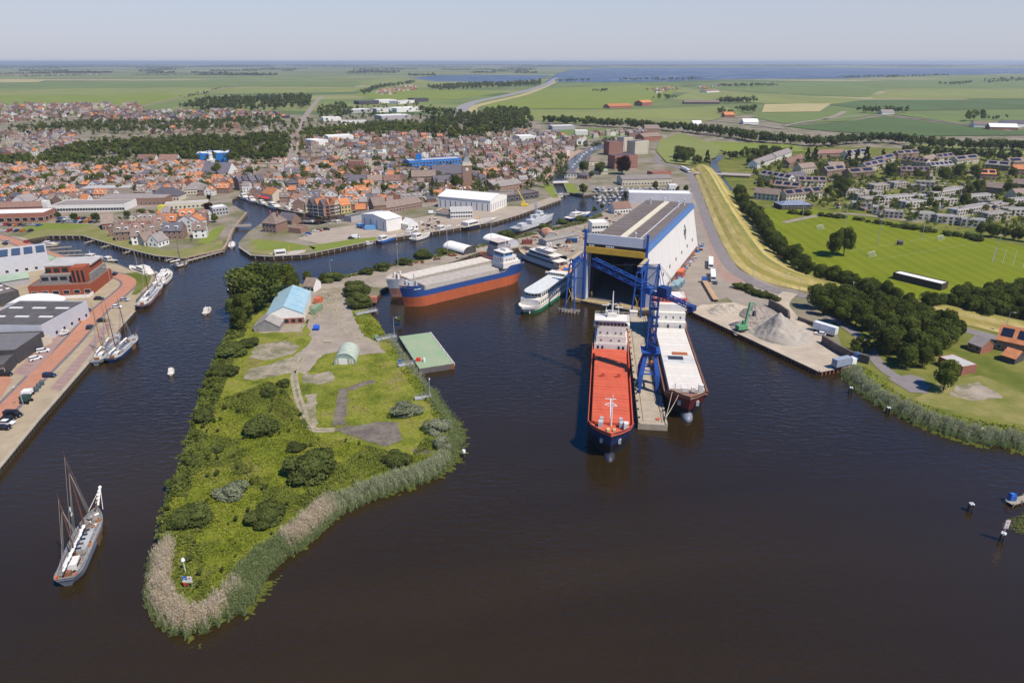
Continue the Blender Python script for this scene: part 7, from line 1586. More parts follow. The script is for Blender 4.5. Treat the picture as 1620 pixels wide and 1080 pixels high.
# ---- river cruise ship
GREEN = mat('hull_green', (0.01, 0.14, 0.07), 0.5, 0.15, 0.4)
L5 = 84
s5 = ship_place('river_cruiser', 'white river cruise ship with green waterline beside the hall', 'ship', (826, 488), 3.6, (905, 436), L5, 3.6)
hull(s5, L5, 9.6, lambda s: 3.4 + .8 * max(0, (s - .9) / .1), 1.5, WSHIP, GREEN, .9, WSHIP, 2.6, .09, .95, .12, 1.0)
boxes(s5, 'lower_deckhouse', WSHIP, [(-2, 0, 2.6, L5 - 11, 9.0, 3.2)]); boxes(s5, 'upper_deckhouse', WSHIP, [(-4, 0, 5.8, L5 - 14, 8.4, 2.6)])
mb = MB(); pl = [(L5 / 2 - 8 - 3.2 * (1 - math.cos(a)) , 4.6 * math.sin(a) if False else 0) for a in (0,)]
mb.prism([(4, -4.5), (L5 / 2 - 12, -4.5), (L5 / 2 - 9, -3.6), (L5 / 2 - 7.6, -1.8), (L5 / 2 - 7.2, 0), (L5 / 2 - 7.6, 1.8), (L5 / 2 - 9, 3.6), (L5 / 2 - 12, 4.5), (4, 4.5)], 8.4, 8.75); part('front_roof', mb, mat('roof_pale', (.56, .575, .56), .7), s5)
boxes(s5, 'bridge', WSHIP, [(3, 0, 8.4, 4.5, 8.8, 1.8), (3.6, 0, 8.9, 1.2, 13, .9)]); boxes(s5, 'sun_deck', mat('deck_orange', (.50, .24, .10), .8), [(-9, 0, 8.4, 17, 8.4, .12), (-33, 0, 8.4, 9, 8.0, .12)])
boxes(s5, 'rear_roof', WSHIP, [(-22.5, 0, 8.4, 9, 8.3, .4), (-.5, 0, 8.4, 2, 8.3, .3)]); boxes(s5, 'pool', mat('pool_blue', (.03, .10, .30), .3), [(-8, -.5, 8.52, 4.0, 3.2, .3)]); boxes(s5, 'deck_furniture', WSHIP, [(-12, 1.2, 8.52, 3, 2, .8), (-15, -2, 8.52, 1.4, 1.2, .7), (-12, -2.6, 8.52, 1.4, 1, .7)])
boxes(s5, 'windows', GLASS, [(-L5 / 2 + 10 + i * 2.05, y, 6.4, 1.2, .12, 1.3) for i in range(31) for y in (-4.22, 4.22)] + [(-L5 / 2 + 10 + i * 2.05, y, 3.6, .9, .12, 1.0) for i in range(33) for y in (-4.52, 4.52)] + [(5.3, -3.6 + i * 1.2, 9.2, .12, .9, .8) for i in range(7)], kind='stuff')
for i in range(5): boxes(s5, 'bow_window', GLASS, [(L5 / 2 - 10.98, -3.2 + i * 1.6, 6.3, .14, 1.3, 1.6)])
boxes(s5, 'bow_emblem', FRAME, [(L5 / 2 - 3.2, y, .7, .9, .12, .8) for y in (-2.2, 2.2)])
mb = MB(); mb.tube((1.5, 0, 10), (1.5, 0, 14), .15, .1); part('mast', mb, WSHIP, s5)
# ---- motor yacht
L6 = big((820, 393), (892, 424), 4, 2)
s6 = ship_place('motor_yacht', 'large white motor yacht with three decks in the inner basin', 'yacht', (820, 393), 4.4, (892, 424), L6, 2)
hull(s6, L6, 8.2, lambda s: 3.4 + 1.6 * max(0, (s - .5) / .5) ** 2, 1.0, WSHIP, mat('boot_navy', (.02, .025, .05), .5), .7, mat('teak', (.42, .31, .2), .8), 4.5, .34, .92, .4, .9)
boxes(s6, 'main_deckhouse', WSHIP, [(-3, 0, 2.9, L6 * .62, 6.6, 2.4)]); boxes(s6, 'upper_deckhouse', WSHIP, [(-2.5, 0, 5.3, L6 * .46, 6.0, 2.2)])
boxes(s6, 'deck_overhang', WSHIP, [(-5, 0, 5.2, L6 * .66, 7.4, .2), (-4.5, 0, 7.4, L6 * .5, 6.8, .2), (-5.5, 0, 9.5, L6 * .24, 5.4, .2)]); boxes(s6, 'sun_deckhouse', WSHIP, [(-2, 0, 7.6, L6 * .2, 4.6, 1.7)])
boxes(s6, 'windows', GLASS, [(-3, y, 3.7, L6 * .56, .1, .8) for y in (-3.33, 3.33)] + [(-2, y, 6.0, L6 * .42, .1, .8) for y in (-3.03, 3.03)] + [(-2.5 + L6 * .23, 0, 6.0, .1, 5.2, .9), (-3 - L6 * .31, 0, 3.4, .1, 4.4, 1.5)], kind='stuff')
mb = MB(); mb.beam((-6, -2, 9.6), (-6.6, -1.6, 12), .3); mb.beam((-6, 2, 9.6), (-6.6, 1.6, 12), .3); mb.beam((-6.6, -2, 12), (-6.6, 2, 12), .4); mb.sphere((-6.6, -1, 12.8), .7); mb.sphere((-6.6, 1, 12.8), .7); part('radar_arch', mb, WSHIP, s6)
rail(s6, [(8, -3.4, 4.3), (L6 / 2 - 2, -.6, 5), (L6 / 2 - 2, .6, 5), (8, 3.4, 4.3)], .9)
# ---- green pontoon
pz = 2.2
Pq = [g(628, 531, pz), g(660, 582, pz), g(716, 577, pz), g(688, 525, pz)]
c, rz, Lp = two((628, 531), (660, 582), pz); wv = (Pq[2] - Pq[1]).length
pt = thing('pontoon', 'flat pontoon with faded green deck moored at the peninsula', 'pontoon', ((Pq[0] + Pq[1] + Pq[2] + Pq[3]) / 4).xy.to_3d(), rz)
mb = MB(); mb.box(0, 0, -1, Lp, 13.2, 3.1); part('hull', mb, mat('pontoon_side', (.12, .105, .10), .8, .3), pt)
mb = MB(); mb.box(0, 0, 2.1, Lp - .3, 12.9, .1); part('deck', mb, mat('pontoon_green', (.22, .33, .19), .85, col2=(.30, .34, .22), scale=.2), pt)
boxes(pt, 'edge_fender', mat('fender_pale', (.55, .50, .46), .9), [(0, 6.75, 1.2, Lp, .3, 1.0)]); boxes(pt, 'rust_corner', RUST, [(Lp / 2 - .5, 6.0, -.5, 1.2, 1.4, 2.5)])
mb = MB()
for i in range(8): mb.tube((-Lp / 2 + 2 + i * 4.4, -6.3, 2.2), (-Lp / 2 + 2 + i * 4.4, -6.3, 3.1), .08, n=5)
for i in range(7): mb.beam((-Lp / 2 + 2 + i * 4.4, -6.3, 3.0), (-Lp / 2 + 6.4 + i * 4.4, -6.3, 3.0), .05)
part('railing', mb, SGREY, pt)
for i in range(7): boxes(pt, 'bollard', SGREY, [(-Lp / 2 + 1.5 + i * 5, 6.1, 2.2, .4, .5, .5)])
def stuff_on(lab, nm, cat, px, z, m, fn):
 p = g(px[0], px[1], z); mb = MB(); fn(mb); return single(nm, mb, m, lab, cat, None, p)
stuff_on('bright red drum box on the pontoon corner', 'winch_box', 'winch', (662, 571), 2.2, mat('signal_red', (.6, .05, .02), .6), lambda m: (m.box(0, 0, 0, 1.3, 1.2, 1.3), m.tube((-.9, 0, .8), (.9, 0, .8), .5, n=10)))
stuff_on('small white tank beside the red drum box on the pontoon', 'deck_tank', 'tank', (671, 572), 2.2, WSHIP, lambda m: (m.tube((0, 0, 0), (0, 0, 1.2), .5, .5, 10), m.sphere((0, 0, 1.2), .5, n=10, k=4)))
# ================================================================== boats, vehicles, quay furniture
def tallship(label, stern, bow, masts, hullm, deckm, mastm, B=6.0, dz=1.9, sails=True, cabin=True, accent=None):
 a, b = g(stern[0], stern[1], 1.5), g(bow[0], bow[1], 1.5); d = b - a; L = d.length
 c = (a + b) / 2; t = thing('sailing_barge', label, 'sailing ship', (c.x, c.y, 0), math.atan2(d.y, d.x))
 hull(t, L, B, lambda s: dz + .9 * max(0, (s - .6) / .4) ** 2 + .5 * max(0, (.2 - s) / .2) ** 2, .7, hullm, BLACK, .55, deckm, 1.2, .3, .72, .36, .8, n=20)
 zd = dz - .5
 if cabin:
  boxes(t, 'deckhouse', WSHIP, [(-L * .30, 0, zd, L * .12, B * .5, 1.5)]); boxes(t, 'deckhouse_windows', GLASS, [(-L * .30, y, zd + .6, L * .1, .08, .5) for y in (-B * .25 - .02, B * .25 + .02)])
 boxes(t, 'cargo_hatch', mat('hatch_duck', (.36, .37, .38), .8), [(L * .03, 0, zd, L * .3, B * .55, .7)])
 for i in range(5): boxes(t, 'skylight', GLASS, [(-L * .10 + i * L * .065, 0, zd + .7, .6, 1.0, .18)])
 for k, (u, h, bl) in enumerate(masts):
  x = -L / 2 + u * L; mb = MB(); mb.tube((x, 0, zd), (x, 0, h), .24, .1, 8); mb.tube((x, 0, h), (x, 0, h + 1.5), .05, .03, 5); part('mast', mb, mastm, t)
  mb = MB(); mb.tube((x - .3, 0, zd + 2.2), (x - bl, 0, zd + 2.5), .16, .12, 6); part('boom', mb, mastm, t)
  mb = MB()
  for i in range(7): f = i / 6; mb.sphere((x - .6 - (bl - 1) * f, .1 * math.sin(i * 2), zd + 2.75), bl / 10, .42 - .12 * f, .38 - .1 * f, 7, 4)
  part('furled_sail', mb, M_CANVAS if sails else mat('sail_blue', (.05, .07, .16), .8), t, smooth=True)
  mb = MB()
  for s in (-1, 1):
   for o in (-.9, 0, .9): mb.tube((x + o - .4, s * B * .46, dz), (x, 0, h * .82), .035, n=4)
  mb.tube((x + L * .22 if k == 0 else x + 2, 0, dz + .3), (x, 0, h * .96), .035, n=4); mb.tube((x - bl, 0, zd + 2.5), (x, 0, h * .98), .03, n=4); part('rigging', mb, mat('rope', (.30, .27, .24), .9), t, kind='stuff')
 mb = MB(); mb.tube((L / 2 - 1.5, 0, dz + .7), (L / 2 + L * .14, 0, dz + 2.6), .2, .1, 7); part('bowsprit', mb, mastm, t)
 mb = MB()
 for s in (-1, 1): mb.prism([(L * .02, s * (B / 2 + .1)), (L * .16, s * (B / 2 + .1)), (L * .14, s * (B / 2 + .25)), (L * .02, s * (B / 2 + .25))], .1, 2.2)
 part('leeboard', mb, mat('leeboard', (.16, .09, .05), .7), t)
 boxes(t, 'wheel_box', mat('varnish', (.24, .10, .04), .6), [(-L * .42, 0, zd, 1.0, 1.4, 1.1)])
 boxes(t, 'deck_gear', mat('gear_mix', (.25, .2, .16), .9), [(L * .27, .7, zd, 1.2, .8, .8), (L * .33, -.6, zd, 1.4, 1.2, .7), (-L * .2, 1.3, zd, 1.0, .7, .8), (-L * .16, -1.2, zd, .8, .8, .6)])
 if accent:
  for s in (-1, 1): boxes(t, 'life_buoy', mat('signal_orange', (.7, .10, .02), .6), [(-L * .46, s * B * .34, dz - .1, .7, .25, .8)])
 rail(t, [(-L * .47, -B * .34, dz - .1), (-L * .2, -B * .48, dz - .1), (L * .2, -B * .48, dz)], .8, SGREY); rail(t, [(-L * .47, B * .34, dz - .1), (-L * .2, B * .48, dz - .1), (L * .2, B * .48, dz)], .8, SGREY)
 return t, L
WOODM = mat('mast_wood', (0.36, 0.15, 0.05), 0.6, 0.15, 1.0); DARKM = mat('mast_dark', (0.12, 0.055, 0.035), 0.6, 0.2, 1.0)
GDECK = mat('deck_grey', (0.34, 0.34, 0.35), 0.8, 0.1, 0.8)
t, L = tallship('two-masted sailing ship under bare poles in the left foreground', (104, 921), (155, 808), [(.63, 23.5, 10), (.30, 18, 7.5)], mat('hull_greyblue', (.19, .20, .23), .6), mat('deck_worn', (.20, .195, .195), .85, .25, 1.2), DARKM, 5.4, 2.1, True, True, True)
mb = MB(); rg = random.Random(4)
for i in range(46): mb.box(rg.uniform(-L * .44, L * .42), rg.uniform(-1.9, 1.9), 1.6, rg.uniform(.25, 1.1), rg.uniform(.2, .7), rg.uniform(.2, .75), rg.uniform(0, 3), i % 5)
part('deck_clutter', mb, [WOODM, BLACK, MATS['gear_mix'], M_CANVAS, MATS['varnish']], t, kind='stuff')
mb = MB(); mb.tube((L / 2 + .4, 0, 2.8), (L / 2 + 5.6, 0, 5.2), .42, .2, 8)
for s in (-1, 1): mb.tube((L / 2 - 1.2, s * 1.6, 2.6), (L / 2 + 5.2, 0, 5.1), .06, n=4)
for i in range(5): mb.sphere((L / 2 + 1 + i * 1.0, 0, 3.4 + i * .45), .6, .42, .4, 7, 4)
part('furled_jib', mb, M_CANVAS, t); mb = MB(); mb.sphere((-2.0, -.3, 12.5), .5, .05, .7); mb.sphere((-2.0, -.3, 11.2), .6, .05, .4); part('pennant', mb, FRAME, t)
tallship('outer sailing barge with dark masts moored at the left quay', (174, 570), (216, 532), [(.25, 21, 6), (.66, 20, 6.5)], NAVY, GDECK, DARKM, 5.6, 1.9)
tallship('inner sailing barge with orange wooden masts against the left quay', (150, 573), (188, 528), [(.32, 20, 6), (.64, 18, 5)], WSHIP, GDECK, WOODM, 5.2, 1.8)
tallship('sailing barge with tall dark mast and red-white hull by the grass', (222, 485), (255, 447), [(.42, 21, 8), (.82, 12, 4)], mat('hull_redwhite', (.30, .16, .16), .7), mat('deck_palegrey', (.42, .42, .42), .8), DARKM, 5.8, 1.9)
tallship('long white sailing boat at the tip of the basin jetty', (276, 419), (296, 414), [(.5, 15, 6)], WSHIP, GDECK, DARKM, 4.2, 1.4)
tallship('black sailing barge in the front row of the inner harbour', (560, 347), (506, 352), [(.45, 18, 8)], BLACK, mat('deck_dark', (.07, .07, .075), .8), DARKM, 5.4, 1.8, False)
tallship('second black sailing barge behind the front one in the inner harbour', (500, 352), (470, 349), [(.55, 17, 8)], BLACK, MATS['deck_dark'], WOODM, 5.0, 1.7, False)

def motorboat_proto(kind):
 t = thing('motorboat', 'x', 'boat'); L = 10.0
 hull(t, L, 3.4, lambda s: 1.2 + .5 * s * s, .35, WSHIP, NAVY, .3, mat('boat_deck', (.62, .58, .50), .7), 1.0, .42, .9, .45, .8, n=14)
 if kind == 0:
  boxes(t, 'cabin', WSHIP, [(-.4, 0, .9, 5.2, 2.6, 1.2), (-1.2, 0, 2.1, 2.8, 2.3, .9)]); boxes(t, 'cabin_window', GLASS, [(-.4, y, 1.4, 4.2, .06, .4) for y in (-1.32, 1.32)] + [(-1.2, y, 2.35, 2.2, .06, .45) for y in (-1.17, 1.17)] + [(.22, 0, 2.3, .06, 2.0, .5)])
  mb = MB(); mb.tube((-1.4, 0, 3), (-1.4, 0, 4.6), .06, n=5); part('mast', mb, WSHIP, t)
 elif kind == 1:
  boxes(t, 'cabin', WSHIP, [(1.0, 0, .9, 3.8, 2.4, .8)]); boxes(t, 'cabin_window', GLASS, [(1.0, y, 1.15, 3.0, .06, .3) for y in (-1.22, 1.22)])
  mb = MB(); mb.tube((1.2, 0, 1.4), (1.2, 0, 13.5), .11, .07, 6); mb.tube((1.0, 0, 2.6), (-3.4, 0, 2.7), .09, n=5); part('mast', mb, mat('alu', (.6, .6, .6), .4, metal=.5), t)
  mb = MB(); mb.sphere((-1.2, 0, 2.9), 2.1, .25, .22, 8, 4); part('furled_sail', mb, mat('sail_cover', (.16, .17, .22), .8), t)
  mb = MB(); mb.tube((4.7, 0, 1.7), (1.2, 0, 13.2), .03, n=4); mb.tube((-4.8, 0, 1.3), (1.2, 0, 13.2), .03, n=4); part('rigging', mb, SGREY, t)
 else:
  boxes(t, 'wheelhouse', WSHIP, [(-2.2, 0, .9, 3.0, 2.4, 1.9)]); boxes(t, 'wheelhouse_window', GLASS, [(-2.2, y, 1.8, 2.4, .06, .6) for y in (-1.22, 1.22)] + [(-.68, 0, 1.8, .06, 2.0, .6)])
  boxes(t, 'hold_cover', HGREY, [(1.6, 0, .9, 4, 2.3, .5)]); mb = MB(); mb.tube((.2, 0, .9), (.2, 0, 4.4), .08, n=5); part('mast', mb, YEL, t)
 return t
BP = [motorboat_proto(k) for k in range(3)]; usedb = [0, 0, 0]
HC = {'white': WSHIP, 'blue': mat('boat_blue', (.03, .12, .40), .5), 'black': BLACK, 'navy': NAVY, 'grey': SGREY, 'red': mat('boat_red', (.30, .03, .03), .5), 'green': GREEN, 'cream': WALL['cream']}
def boat(kind, stern, bow, colr, label, group=None, Bm=1.0, z=0, name=None):
 a, b = g(stern[0], stern[1], z + .8), g(bow[0], bow[1], z + .8); d = b - a; L = d.length; c = (a + b) / 2
 o = BP[kind] if not usedb[kind] else copy_tree(BP[kind]); usedb[kind] = 1
 tag(o, label, 'boat', group); o.location = (c.x, c.y, z); o.rotation_euler = (0, 0, math.atan2(d.y, d.x)); s = L / 10
 o.scale = (s, max(.6, s ** .75) * Bm, min(1.45, max(.65, s ** .7)))
 if name: o.name = name
 setmat(child(o, 'hull'), HC[colr])
 return o
for k, st, bw, cl, lab in [(0, (324, 496), (332, 487), 'white', 'white motor cruiser under way in the left channel'), (0, (270, 591), (271, 582), 'white', 'small white open boat alone in the left channel'), (0, (371, 462), (369, 444), 'white', 'white motorboat moored under the tallest peninsula tree'),
  (0, (250, 452), (270, 432), 'white', 'large white cruiser at the corner of the left quay'), (0, (242, 436), (206, 424), 'white', 'long white motor yacht lying along the small lawn'), (0, (256, 438), (266, 428), 'white', 'white cabin boat beside the large cruiser'), (1, (366, 391), (368, 384), 'white', 'small white sailing boat leaving the sea lock'),
  (2, (427, 406), (486, 400), 'white', 'long white houseboat along the lock lawn'), (2, (597, 383), (628, 375), 'blue', 'blue workboat on the canal left of the fishing boats'), (0, (640, 374), (662, 364), 'blue', 'blue and white cabin ship at the boatyard quay'), (2, (651, 380), (681, 371), 'white', 'white fishing boat outside the blue cabin ship'),
  (2, (691, 366), (714, 359), 'blue', 'blue and white tug at the boatyard quay'), (2, (727, 361), (786, 347), 'black', 'long black barge with red deck edge at the boatyard quay'), (2, (577, 386), (592, 383), 'grey', 'small grey skiff on the canal bank'), (0, (897, 347), (934, 338), 'blue', 'blue houseboat near the shipyard bank'),
  (0, (382, 311), (392, 316), 'white', 'white cruiser, first from the left on the harbour quay'), (0, (394, 316), (404, 321), 'white', 'white cruiser, second from the left on the harbour quay'), (0, (410, 321), (421, 325), 'cream', 'cream motorboat, third from the left on the harbour quay'), (0, (424, 325), (445, 331), 'white', 'longest white cruiser on the harbour quay'), (0, (447, 331), (465, 334), 'white', 'white cruiser, fifth from the left on the harbour quay'), (0, (467, 334), (481, 337), 'white', 'white cruiser, last on the harbour quay'),
  (0, (64, 388), (94, 387), 'cream', 'cream covered boat at the basin jetties'), (0, (132, 409), (166, 411), 'grey', 'grey covered boat at the end of the basin jetties'), (2, (166, 411), (186, 415), 'black', 'black workboat beside the basin bank'), (2, (884, 311), (894, 308), 'white', 'white boat waiting at the upper lock'), (2, (898, 416), (904, 410), 'black', 'small dark tender behind the motor yacht'), (2, (540, 352), (520, 356), 'white', 'white cabin barge at the inner harbour quay'),
  (1, (212, 424), (222, 428), 'white', 'white yacht with mast beside the left quay lawn')]:
 boat(k, st, bw, cl, lab)
cn = 0
for i, (px, py) in enumerate([(902, 270), (906, 266), (909, 262), (913, 258), (917, 254), (920, 250), (924, 246), (928, 243), (895, 276), (891, 280), (936, 238)]):
 boat(0 if i % 3 else 2, (px - .6, py + .9), (px + .8, py - .9), ['white', 'white', 'navy', 'green', 'white', 'black'][i % 6], 'canal boat on the bank beyond the lock, %s counted upstream' % ordn([3, 4, 5, 6, 7, 8, 9, 10, 2, 1, 11][i]), 'boats on the upper canal', .9)
mar = [(x, y) for y, x0, x1, n in ((308, 928, 985, 8), (312, 940, 988, 7), (317, 948, 985, 5), (321, 955, 975, 3)) for x in [x0 + (x1 - x0) * q / (n - 1) for q in range(n)]]
for i, (x, y) in enumerate(mar):
 q = random.uniform(-.5, 1.4); boat(i % 2, (x - 2.6, y + q), (x + 3, y - q), ['white', 'white', 'blue', 'white', 'cream'][i % 5], '%s marina boat, %s of the jetty row %s' % (['white motor', 'white masted'][i % 2], ordn(i % 8 + 1), ['furthest back', 'second', 'third', 'nearest the shipyard'][0 if i < 8 else 1 if i < 15 else 2 if i < 20 else 3]), 'marina boats', .9)
dry = [(x, y) for y, x0, x1, n in ((302, 940, 1010, 9), (298, 945, 1050, 12)) for x in [x0 + (x1 - x0) * q / (n - 1) for q in range(n)]]
for i, (x, y) in enumerate(dry):
 q = random.uniform(-1.2, 1.2); boat(1 if i % 3 != 1 else 0, (x - 2.4, y + q), (x + 2.4, y - q), ['white', 'blue', 'white', 'navy'][i % 4], '%s boat on the hard, %s from the left in the %s row' % ('masted' if i % 3 != 1 else 'motor', ordn((i if i < 9 else i - 9) + 1), 'front' if i < 9 else 'rear'), 'boats on the hard', .9, LAND + .6)
# naval ship
nb = thing('patrol_ship', 'grey former naval ship with lattice mast on the canal', 'ship', (0, 0, 0)); a, b = g(812, 366, 1), g(876, 345, 1); d = b - a; Ln = d.length; nb.location = (*((a + b) / 2).xy, 0); nb.rotation_euler = (0, 0, math.atan2(d.y, d.x))
NG = mat('navy_grey', (.50, .51, .52), .6)
hull(nb, Ln, 7.5, lambda s: 3.0 + 1.6 * max(0, (s - .4) / .6) ** 1.5, .8, NG, BLACK, .5, mat('navy_deck', (.36, .36, .36), .8), 3, .34, .85, .4, .9)
boxes(nb, 'deckhouse', NG, [(2, 0, 2.8, Ln * .36, 5.2, 2.6), (4, 0, 5.4, Ln * .2, 4.4, 2.2), (-Ln * .3, 0, 2.6, 6, 4, 2)]); boxes(nb, 'bridge', NG, [(6, 0, 7.6, 4, 4, 1.8)]); boxes(nb, 'windows', GLASS, [(8.04, 0, 8.2, .1, 3.6, .7)] + [(4 + i, y, 6.2, .6, .1, .6) for i in range(5) for y in (-2.24, 2.24)], kind='stuff')
mb = MB(); lattice(mb, (2, 0, 7.6), (2, 0, 16), 1.4, 1.4, 5, .16, .1); mb.beam((2, -2.4, 14), (2, 2.4, 14), .15); part('lattice_mast', mb, NG, nb)
mb = MB(); mb.tube((13, 0, 4.2), (13, 0, 5.4), 1.2, .9, 10); mb.tube((13, 0, 5.2), (16.5, 0, 5.8), .15); part('gun_mount', mb, NG, nb); mb = MB(); mb.tube((-4, 0, 5), (-4, 0, 8.4), 1.1, .9, 10); part('funnel', mb, NG, nb)

# ---- vehicles
def car_proto(kind):
 t = thing('car', 'x', 'car'); L, W = 4.3, 1.75; mb = MB(); h2 = .86 if kind == 0 else 1.0
 prof = [(-L / 2, .35), (-L / 2, .85), (-L / 2 + .15, h2), (L / 2 - 1.15, h2), (L / 2 - .1, .72), (L / 2, .45), (L / 2, .3), (-L / 2, .3)]
 mb.loft([[(x, -W / 2, z) for x, z in prof], [(x, W / 2, z) for x, z in prof]], closed=True)
 mb.add([(x, -W / 2, z) for x, z in prof], [tuple(range(8))]); mb.add([(x, W / 2, z) for x, z in prof], [tuple(reversed(range(8)))])
 rx0, rx1 = (-L / 2 + .7, .35) if kind == 0 else (-L / 2 + .12, .9 if kind == 2 else .5); ht = 1.45 if kind == 0 else (1.55 if kind == 1 else 2.0)
 mb.box((rx0 + rx1) / 2, 0, ht - .07, rx1 - rx0, W - .3, .08)
 if kind == 2: mb.box(-.55, 0, .9, 3.1, W - .06, 1.05)
 part('body', mb, HC['white'], t)
 mb = MB(); b0, b1 = (-L / 2 + .25, 1.05) if kind == 0 else (-L / 2 + .06, 1.15 if kind == 1 else 1.6)
 vs = [(b0, -W / 2 + .08, h2), (b1, -W / 2 + .08, h2), (b1, W / 2 - .08, h2), (b0, W / 2 - .08, h2), (rx0, -W / 2 + .16, ht - .06), (rx1, -W / 2 + .16, ht - .06), (rx1, W / 2 - .16, ht - .06), (rx0, W / 2 - .16, ht - .06)]
 mb.add(vs, [(0, 1, 5, 4), (1, 2, 6, 5), (2, 3, 7, 6), (3, 0, 4, 7)]); part('glasshouse', mb, GLASS, t)
 for sx in (-1.3, 1.35):
  for sy in (-1, 1): mb = MB(); mb.tube((sx, sy * (W / 2 - .2), .32), (sx, sy * (W / 2 + .02), .32), .32, n=10); w = part('wheel', mb, mat('tyre', (.015, .015, .015), .9), t)
 for sy in (-.6, .6): mb = MB(); mb.box(L / 2 - .03, sy, .52, .08, .32, .14); part('headlight', mb, FRAME, t)
 if kind == 2: t.scale = (1.2, 1.1, 1.1)
 return t
CP = [car_proto(k) for k in range(3)]; usedc = [0, 0, 0]
CC = {k: mat('car_' + k, c, .3, .04, 1.0, spec=.5) for k, c in {'black': (.012, .012, .014), 'navy': (.015, .025, .07), 'white': (.75, .75, .75), 'silver': (.42, .43, .45), 'red': (.38, .02, .02), 'blue': (.03, .12, .38), 'orange': (.62, .20, .02), 'grey': (.12, .12, .13), 'green': (.03, .10, .05), 'yellow': (.7, .5, .04)}.items()}
def car(px, py, ang, colr, label, group=None, kind=0, s=1.0):
 p = g(px, py); o = CP[kind] if not usedc[kind] else copy_tree(CP[kind]); usedc[kind] = 1
 o.name = 'van' if kind == 2 else 'car'; tag(o, label, 'van' if kind == 2 else 'car', group); o.location = (p.x, p.y, LAND + .1); o.rotation_euler = (0, 0, ang)
 if s != 1: o.scale = tuple(v * s for v in o.scale)
 setmat(child(o, 'body'), CC[colr]); return o
QA = (g(158, 491) - g(62, 592)); QA = math.atan2(QA.y, QA.x)
for px, py, an, cl, k, lab in [(157, 474, 0, 'black', 0, 'black car parked nearest the red office'), (136, 492, 0, 'black', 1, 'black estate car beside the grey warehouse'), (128, 501, 0, 'navy', 1, 'dark blue car next to the black estate'), (120, 510, 0, 'orange', 1, 'orange car beside the grey warehouse'), (142, 519, QA, 'navy', 0, 'dark car driving on the brick road'), (162, 509, 0, 'black', 0, 'black car parked on the water side of the brick road'),
  (197, 476, 0, 'silver', 0, 'silver car at the end of the quay by the lawn'), (185, 487, 0, 'white', 0, 'white car parked beside the sailing barges'), (69, 557, .5, 'white', 1, 'white car with dark glass right of the dark shed'), (59, 555, .5, 'navy', 0, 'dark car behind the white one by the dark shed'), (57, 569, .9, 'white', 1, 'white car with black roof nearest the brick road'), (79, 596, 0, 'navy', 1, 'dark blue car alone on the sandy quay'), (22, 659, 0, 'black', 2, 'black van at the lower left of the quay'),
  (12, 671, 0, 'white', 0, 'white car below the black van'), (6, 679, 0, 'black', 0, 'black car at the lower left corner of the quay'), (14, 664, 0, 'black', 0, 'black car between black van and white car'), (10, 594, 0, 'black', 1, 'dark car by the glazed shed'), (117, 410, 2.4, 'grey', 0, 'dark grey car on the quay road near the basin'), (8, 387, 2.6, 'navy', 1, 'blue car beside the upper brick road'), (36, 396, 2.6, 'blue', 1, 'bright blue car beside the upper brick road'), (42, 384, 2.6, 'red', 1, 'red car at the head of the basin'), (182, 435, 1.8, 'navy', 0, 'dark car on the bend of the brick road'), (12, 383, 2.6, 'silver', 0, 'silver car by the upper brick road'),
  (488, 371, .2, 'blue', 0, 'blue car in the lock car park, front row'), (505, 366, .2, 'red', 0, 'red car in the lock car park'), (500, 367, .2, 'white', 0, 'white car left of the red one in the lock car park'), (517, 364, .2, 'black', 1, 'black car at the top of the lock car park'), (482, 373, .2, 'silver', 0, 'silver car in the lock car park, front row'), (563, 377, .2, 'white', 2, 'white van by the canal bank at the lock car park'), (556, 378, .2, 'black', 0, 'black car left of the white van'),
  (1132, 449, 1.2, 'grey', 0, 'grey car parked beside the white lorry in the yard'), (1297, 530, 2.6, 'white', 0, 'white car beside the long white trailer'), (1140, 300, 1.2, 'black', 0, 'black car on the dyke road'), (1352, 568, 2.4, 'blue', 1, 'blue car at the end of the sand quay'), (683, 338, .3, 'white', 2, 'white van beside the boatyard halls'), (1585, 213, 0, 'white', 0, 'white car at the farm on the right')]:
 car(px, py, an, cl, lab, None, k)
cols = ['white', 'silver', 'black', 'red', 'blue', 'grey', 'navy', 'white', 'silver', 'orange']
for r, (y, x0, x1, n, nm) in enumerate([(357, 2, 62, 9, 'lowest supermarket'), (352, 94, 128, 6, 'middle car park'), (347, 96, 150, 7, 'upper car park'), (352, 130, 152, 4, 'car park corner'), (342, 200, 262, 7, 'shop front'), (366, 4, 48, 5, 'lower left verge')]):
 for i in range(n):
  cl = cols[(i * 3 + r * 2) % 10]; car(x0 + (x1 - x0) * i / (n - 1), y + random.uniform(-.6, .6), random.choice([1.3, 1.4, -1.7]), cl, '%s car, %s from the left in the %s row' % (cl, ordn(i + 1), nm), 'cars in the town car park', i % 2)
